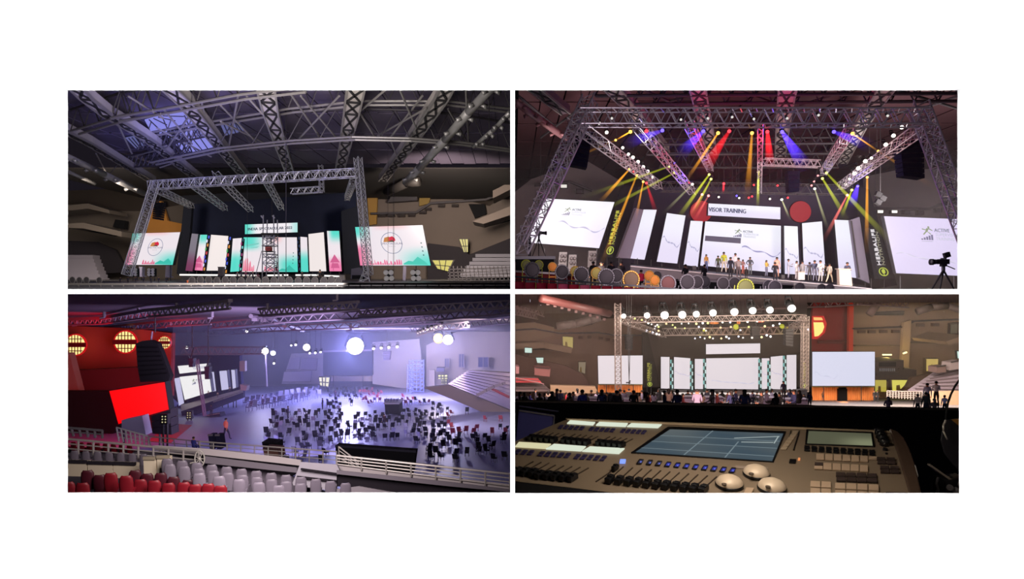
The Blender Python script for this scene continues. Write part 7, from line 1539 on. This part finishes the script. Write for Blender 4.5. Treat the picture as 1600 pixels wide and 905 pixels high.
s2 = plate4('small_touch_screen', [(1260, 671.5), (1363, 676), (1366.5, 699), (1258, 695)], .001, .003, blk)
kscreen('display', [(1263.5, 673.5), (1361, 677.5), (1363.5, 696.5), (1261, 693)], lambda u, v: mixc((92, 94, 74), (136, 140, 110), sm(.3, .9, u)*sm(.9, .2, v)), s2)
# six bright scribble displays and the key rows and faders beneath them
disp = [([(891, 658), (930, 661), (926.5, 665.2), (886, 662.5)]), ([(936.5, 660.5), (981, 662.6), (977.6, 667.6), (931, 665.5)]), ([(986.5, 662.6), (1034, 664.4), (1028, 669.4), (979.6, 667.6)]),
        ([(811, 692), (861, 695), (852.5, 702), (804.8, 699)]), ([(866, 695), (915.5, 698.8), (908, 705.8), (853, 702.6)]), ([(922, 699), (976, 702), (967, 710), (909.5, 706.2)])]
for i, qd in enumerate(disp):
    o = plate4('scribble_display', qd, .001, .003, glow('display_white', (216, 226, 206) if i != 3 else (212, 206, 166), 1.0, True)); o['label'] = 'bright lit display strip'
def fader_bank(x0, y0, dx, dy, n, slot, kw, kh):
    """n faders: cap at (x0, y0)+i(dx, dy), slot running by vector slot from the cap"""
    for i in range(n):
        x, y = x0+dx*i, y0+dy*i; f = MB(); a, b = K(x-slot[0]*.1, y-slot[1]*.1, .001), K(x+slot[0], y+slot[1], .001); sdv = (b-a).normalized(); f.bar(a, b, .0028, .002, up=PN)
        ft = f.build('fader', mat('slot_dark', (50, 38, 30), .6), desk); c = K(x, y, .009); r = sdv.cross(PN); m = MB(); m.bar(c-sdv*kh, c+sdv*kh, kw, .014, up=PN, w2=kw*.95, h2=.014); m.bar(c-sdv*kh*.25+PN*.008, c+sdv*kh*.25+PN*.008, kw*.9, .004, up=PN)
        m.build('fader_cap', blk, ft, bevel=.0015)
def key_rows(x0, y0, dx, dy, n, w_, h_, sk, m=navyb, rows_=2, rdx=-3, rdy=3.4):
    for r_ in range(rows_):
        for i in range(n):
            x, y = x0+dx*i+rdx*r_, y0+dy*i+rdy*r_; plate4('key', [(x+sk, y), (x+w_+sk, y+.5), (x+w_, y+h_+.5), (x, y+h_)], .001, .004, m, bevel=.0008)
for x0, y0 in ((874, 665.4), (922, 668.6), (971, 671.5)): key_rows(x0, y0, 8.2, .5, 5, 5.4, 2.1, 1.6, rows_=2, rdx=-2.6, rdy=3)
for x0, y0 in ((806, 703.5), (843, 706.5), (899, 711)): key_rows(x0, y0, 10.2, .7, 3 if x0 == 806 else 5, 6.6, 2.8, 2.4, rows_=2, rdx=-3.4, rdy=4)
for x0, y0 in ((830, 683.5), (882, 687.5), (936, 691.5)): fader_bank(x0, y0, 8.9, .9, 5, (17, -9), .012, .013)
for x0, y0, n in ((808, 736, 3), (843, 741.5, 5)): fader_bank(x0, y0, 12.6 if n == 3 else 12.9, 1.1, n, (25, -14.5), .015, .016)
fader_bank(953, 748.5, 14.6, 1.55, 11, (21, -19), .016, .016)
fader_bank(961, 731, 14, 0, 1, (6, -4), .010, .012); f = MB().bar(K(931, 753, .001), K(967, 729, .001), .003, .002, up=PN).build('master_slot', mat('slot_dark', (50, 38, 30), .6), desk)
plate4('lit_key', [(969, 720), (978, 720), (977, 725), (968, 725)], .001, .005, glow('lit_blue', (130, 160, 255), 1.1), bevel=.001)
for i in range(11):
    x, y = 994+14.4*i, 719+1.35*i; kk = plate4('assign_key', [(x+5, y), (x+12, y+.6), (x+8, y+7.6), (x, y+7)], .001, .004, blk, bevel=.0008); kk['label'] = 'key with a small blue display'
    plate4('key_display', [(x+5.4, y+.6), (x+11, y+1.1), (x+8.6, y+5), (x+3, y+4.5)], .0052, .001, lcd if i > 2 else mat('lcd_dim', (60, 64, 100), .3), kk)
    plate4('key_legend', [(x+7, y+2), (x+8.6, y+2.2), (x+7.6, y+4), (x+6, y+3.8)], .0064, .0004, glow('lcd_text', (110, 130, 250), .8), kk)
# three encoder wheels
def Rn():
    x = PN.orthogonal().normalized(); y = PN.cross(x); return Matrix((x, y, PN)).transposed()
RM = Rn()
for i, (cx_, cy_, r_) in enumerate([(1139.5, 757.5, 21.5), (1181.7, 741, 20.5), (1206, 763, 22)]):
    c = K(cx_, cy_+2); R_ = abs(K(cx_+r_, cy_+2).x-c.x)*.98; wh = MB().lathe([(R_, .002), (R_*1.0, .010), (R_*.8, .019), (R_*.45, .025), (.001, .027)], c, 'z', 40, R=RM).build('control_wheel', mat('wheel_silver', (206, 184, 158), .45, .1), desk, True)
    MB().lathe([(R_*1.03, 0), (R_*1.05, .006), (R_*1.0, .008), (.001, .008)], c, 'z', 40, R=RM).build('wheel_base', blk, wh, True)
    for dx_, dy_ in ((-8, 1.5), (10, -5)) if i != 2 else ((-6, 0), (5, -7.5)):
        MB().lathe([(.006, 0), (.006, .003), (.001, .003)], K(cx_+dx_, cy_+dy_-1, .017), 'z', 14, R=RM).build('finger_dimple', mat('dimple', (90, 76, 64), .5), wh)
plate4('panel_recess', [(1149, 728), (1200, 731), (1199, 735), (1149, 732)], .0008, .001, mat('recess_tan', (150, 132, 118), .6))
plate4('key_guard', [(1166, 764), (1178, 765), (1174, 773.5), (1162, 773)], .001, .004, keyw)
# keypads on the right half
for i in range(6):
    t = i/6; x = 1236.5-3.6*i*.95; y = 674.5+4.9*i; plate4('key', [(x+2.5, y), (x+11.5, y+.4), (x+9, y+4.4), (x, y+4)], .001, .003, mat('key_tan', (170, 148, 122), .5), bevel=.0008)
plate4('strip_border', [(1235, 673.5), (1237, 673.6), (1229, 703), (1227, 703)], .001, .002, blk); plate4('strip_border', [(1248.5, 673.8), (1250, 673.9), (1241, 704), (1239, 704)], .001, .002, blk)
o = plate4('small_display', [(1234, 719.3), (1244, 719.8), (1243, 724.8), (1233, 724.3)], .001, .004, blk); plate4('status_led', [(1247, 717), (1250.5, 717), (1250, 720), (1246.6, 720)], .001, .003, glow('orange_led', (236, 150, 90), .9))
for i in range(10):
    x, y = 1256+11.3*i, 698+.75*i
    for r_ in (0, 1): plate4('key', [(x+.6, y+r_*4.4), (x+9, y+.5+r_*4.4), (x+9.2, y+3.6+r_*4.4), (x+.6, y+3.1+r_*4.4)], .001, .0045, blk, bevel=.0008)
for i in range(7): x, y = 1275.5+13.7*i, 710.5+.7*i; plate4('key', [(x, y), (x+12, y+.6), (x+12.2, y+9.2 if i < 6 else y+4.6), (x-.4, y+8.8 if i < 6 else y+4.2)], .001, .004, keyw, bevel=.001)
for i in range(6): x, y = 1272.5+14.2*i, 724.5+.8*i; plate4('key', [(x, y), (x+12.6, y+.6), (x+12.9, y+10.2), (x-.4, y+9.6)], .001, .004, keyw, bevel=.001)
plate4('key', [(1273, 723.6), (1286, 724.2), (1286, 728), (1272.6, 727.6)], .0052, .0022, mat('key_dark', (58, 46, 42)))
dkk = mat('key_dark', (58, 46, 42), .5)
for X0, Y0, nx_, ny_, w_, h_ in ((1370, 716.5, 2, 2, 13.5, 3.8), (1375, 730, 2, 2, 14, 4.2), (1306, 740.5, 4, 2, 15, 5.6)):
    for i in range(nx_):
        for j in range(ny_): x, y = X0+(w_+1.2)*i+j*.8, Y0+(h_+1.6)*j+i*.6; plate4('key', [(x, y), (x+w_, y+.5), (x+w_+.4, y+h_+.5), (x, y+h_)], .001, .005, dkk, bevel=.001)
for X0, n_, w_ in ((1266.5, 2, 15), (1305, 4, 15.6)):
    for i in range(n_):
        x, y = X0+(w_+1.8)*i, 753.5+i*.8+(3 if n_ == 4 else 0)
        for j in (0, 1): plate4('key', [(x, y+j*11), (x+w_, y+.8+j*11), (x+w_+.4, y+9.8+j*11), (x-.4, y+9+j*11)], .001, .004, keyw, bevel=.001)
plate4('panel_line', [(1384, 770), (1420, 771), (1420, 772.5), (1384, 771.5)], .001, .002, dkk)
for x, y in ((1374, 677.5), (1376, 683), (1379, 688.5), (1382, 694)):
    kn = MB().lathe([(.0125, 0), (.0125, .014), (.010, .019), (.001, .019)], K(x, y+2), 'z', 18, R=RM).build('rotary_knob', blk, desk, True)
    MB().bar(K(x-.4, y, .021), K(x+1, y-1.6, .021), .0015, .001, up=PN).build('pointer', mat('pointer_grey', (150, 146, 140)), kn)
MB().lathe([(.006, 0), (.006, .006), (.001, .006)], K(1383, 704), 'z', 14, R=RM).build('socket', blk, desk); MB().lathe([(.003, 0), (.003, .004), (.001, .004)], K(1385, 710), 'z', 12, R=RM).build('socket', blk, desk)
# other things at the desk
q = Quad([(811, 641), (866, 649.5), (864, 678), (804.8, 700)], 2.35); root = empty('dark_blue_panel', q(.5, 0), f'dark blue hinged panel with a pale edge at the left of the desk, {V}', 'panel')
MB().prism([q(0, 0), q(1, 0), q(1, 1), q(0, 1)], (0, .02, 0)).build('panel_face', mat('panel_blue', (62, 60, 124), .7, noise=.1, scale=20), root)
MB().bar(q(0, 1, .005), q(1, 1, .005), .006, .005).bar(q(1, 1, .005), q(1, .1, .005), .006, .004).build('pale_edge', mat('panel_edge', (110, 104, 112), .4), root)
MB().bar(P(811, 634.5, 2.4), P(873, 643, 2.4), .006, .004).build('rear_edge', mat('panel_edge2', (60, 58, 84), .4), root)
root = empty('rounded_monitor', P(1490, 740, 1.75), f'big rounded dark grey device with a brown top at the right edge, {V}', 'monitor')
body = [(1478, 656), (1486, 655), (1507, 672), (1507, 742), (1499, 738), (1486, 724), (1474, 708), (1469, 690), (1472, 668)]
MB().prism([P(x, y, 1.75) for x, y in body], (.12, .12, -.02)).build('housing', mat('housing_grey', (38, 36, 42), .5), root, bevel=.01)
MB().prism([P(x, y, 1.745) for x, y in [(1486, 655.5), (1507, 655.5), (1507, 673)]], (.12, .12, -.02)).build('brown_top', mat('top_brown', (150, 104, 44), .5), root)
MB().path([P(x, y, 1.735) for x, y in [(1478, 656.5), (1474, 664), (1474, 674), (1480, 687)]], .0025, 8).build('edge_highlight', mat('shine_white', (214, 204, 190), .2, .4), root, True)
cab = [(1507, 586), (1499, 594), (1492, 604), (1486, 616), (1481, 630), (1478.5, 645), (1478, 657)]
setp(MB().path([P(x, y, 1.8) for x, y in cab], .0028, 10).build('gooseneck_cable', mat('cable_black', (12, 12, 14), .4)), f'black curved gooseneck cable rising at the right edge, {V}', 'cable')
root = empty('bracket_arm', P(1478, 745, 1.7), f'thin metallic hinged arm below the rounded device, {V}', 'bracket')
MB().bar(P(1451, 726, 1.7), P(1481, 748, 1.7), .012, .005, w2=.03).build('arm_plate', mat('arm_metal', (150, 138, 124), .35, .5), root); MB().bar(P(1481, 748, 1.7), P(1497, 743, 1.7), .02, .008).build('arm_end', mat('arm_metal2', (90, 82, 76), .4, .4), root); MB().tube(P(1483, 744, 1.69), P(1483, 742, 1.69), .004, n=8).build('screw', blk, root)
root = empty('connector_box', P(1485, 772, 1.68), f'black connector box with plugs in the lower right corner, {V}', 'connectors')
MB().prism([P(x, y, 1.68) for x, y in [(1478, 752), (1507, 748), (1507, 836), (1474, 836)]], (0, .05, 0)).build('box_body', mat('box_black', (18, 17, 20), .5), root)
for x, y in ((1484, 762), (1493, 766), (1502, 757)): MB().tube(P(x, y, 1.675), P(x, y, 1.66), .008, n=12).build('plug', mat('plug_grey', (84, 80, 80), .4, .3), root)
MB().path([P(x, y, 1.67) for x, y in [(1466, 746), (1463, 756), (1466, 766), (1462, 774)]], .003, 8).build('lead', mat('lead_grey', (60, 56, 58)), root)
setp(MB().prism([P(804, 822, 1.45), P(1440, 822, 1.45), P(1506, 822, 1.6), P(1506, 840, 1.6), P(804, 840, 1.45)], (0, .9, -.34)).build('desk_top', mat('table_black', (12, 11, 13), .7)), f'black table top carrying the lighting desk, {V}', 'table')

mb = MB(); da, db = 30, 51
pa = [P(804.5, 604, da), P(1507, 604, da), P(1507, 461, da), P(804.5, 461, da)]; pb = [P(804.5, 606, db), P(1507, 606, db), P(1507, 492.5, db), P(804.5, 492.5, db)]
mb.add(pa+pb, [(0, 1, 2, 3), (7, 6, 5, 4), (0, 4, 5, 1), (1, 5, 6, 2), (2, 6, 7, 3), (3, 7, 4, 0)])
setp(mb.build('haze', haze_mat((1, .88, .8), .0026)), f'thin brownish haze around the stage lamps, {V}', 'haze', None, 'stuff')
# ================================================================== every hung or raised thing gets the rod, clamp or leg that carries it
from mathutils.bvhtree import BVHTree
bpy.context.view_layer.update()
HALL = None
def world_box(o, acc=None):
    acc = acc or [Vector((1e9,)*3), Vector((-1e9,)*3)]
    if o.type == 'MESH' and o.name.split('.')[0] not in ('glow_cone', 'haze'):
        for c in o.bound_box:
            w_ = o.matrix_world @ Vector(c)
            for k in range(3): acc[0][k] = min(acc[0][k], w_[k]); acc[1][k] = max(acc[1][k], w_[k])
    for ch in o.children: world_box(ch, acc)
    return acc
TRK = ('stage_truss', 'side_truss', 'rear_truss', 'ceiling_truss', 'hanging_truss', 'roof_girder', 'roof_purlin', 'roof_truss', 'lighting_bar', 'truss_tower')
def tree_of(objs):
    V_, F_ = [], []
    for o in objs:
        b = len(V_); V_ += [o.matrix_world @ v.co for v in o.data.vertices]; F_ += [[b+i for i in p.vertices] for p in o.data.polygons]
    return BVHTree.FromPolygons(V_, F_) if F_ else None
def meshes(root): return ([root] if root.type == 'MESH' else [])+[m for c in root.children for m in meshes(c)]
tops = [o for o in SC.objects if o.parent is None]
carriers = tree_of([m for o in tops if o.name.split('.')[0] in TRK for m in meshes(o) if m.name.split('.')[0] in ('chord', 'lower_chord', 'main_chord', 'flange')])
roofs = tree_of([m for o in tops if o.name.startswith('ceiling') for m in meshes(o)])
grounds = tree_of([m for o in tops if o.name.startswith('floor') or o.name.split('.')[0] in ('stage', 'camera_riser', 'sound_booth') for m in meshes(o)])
rodm = mat('hanger_steel', (54, 52, 56), .6, .2)
def hang(root, r=.012, reach=4.0):
    lo, hi = world_box(root); c = Vector(((lo.x+hi.x)/2, (lo.y+hi.y)/2, hi.z-.03))
    hit = carriers.find_nearest(c, reach)
    if hit[0] is not None and hit[0].z < c.z+.7*(hit[0]-c).length:      # beside the lamp: prefer a chord just above it
        up = carriers.find_nearest(c+Vector((0, 0, .5)), reach)
        if up[0] is not None and up[0].z > c.z+.75*(up[0]-c).length: hit = up
    if hit[0] is not None: q = hit[0]-(hit[0]-c).normalized()*.004
    else:
        h2 = roofs.ray_cast(c, Vector((0, 0, 1)))
        if h2[0] is None: return False
        q = h2[0]
    if (q-c).length < .02: return True
    q = q if (q-c).length > .5 or q.z > c.z+.15 else c.lerp(q, 1.05)
    MB().tube(c, q, r, n=6).build('hanger', rodm, root, clamp=False); return True
def legs(root, r=.03, two=True):
    lo, hi = world_box(root); y = (lo.y+hi.y)/2; ok = False
    for x in ((lo.x*.8+hi.x*.2, lo.x*.2+hi.x*.8) if two else ((lo.x+hi.x)/2,)):
        c = Vector((x, y, lo.z+.04)); h = grounds.ray_cast(c, Vector((0, 0, -1)))
        if h[0] is not None and (c-h[0]).length > .06: MB().tube(c, h[0]+Vector((0, 0, .004)), r, n=6).build('support_leg', rodm, root, clamp=False); ok = True
    return ok
for o in tops:
    k = o.name.split('.')[0]
    if k in ('spotlight', 'moving_head', 'floodlight', 'colour_spot'): hang(o, .010 if o.location.y < 40 else .012, 1.3)
    elif k == 'line_array' and 'stack under' not in o['label']: hang(o, .022, 1.2)
    elif k in ('air_duct', 'draped_speaker', 'header_screen', 'stage_light_frame'): hang(o, .022, 1.2)
    elif k in ('led_screen', 'main_screen', 'tower_screen', 'banner_tower', 'return_panel', 'blinder_stack', 'red_screen', 'blank_screen', 'support_pillar'): legs(o)
    elif k == 'rear_truss': hang(o, .03, .1)

for o in [t for t in tops if t.name.split('.')[0] in ('moving_head', 'spotlight') and not [c for c in t.children if c.name.startswith('hanger')]]: hang(o, .010, 4)

# the beam lamp right of the right side truss hangs from the roof on its own drop rod
for o in tops:
    if o.name.split('.')[0] == 'moving_head' and o.location.y > 40 and o.location.x > 24:
        c = o.location+Vector((.16, 0, .1)); h = roofs.ray_cast(c, Vector((0, 0, 1)))
        if h[0] is not None: MB().tube(c, h[0], .010, n=6).build('drop_rod', rodm, o, clamp=False)
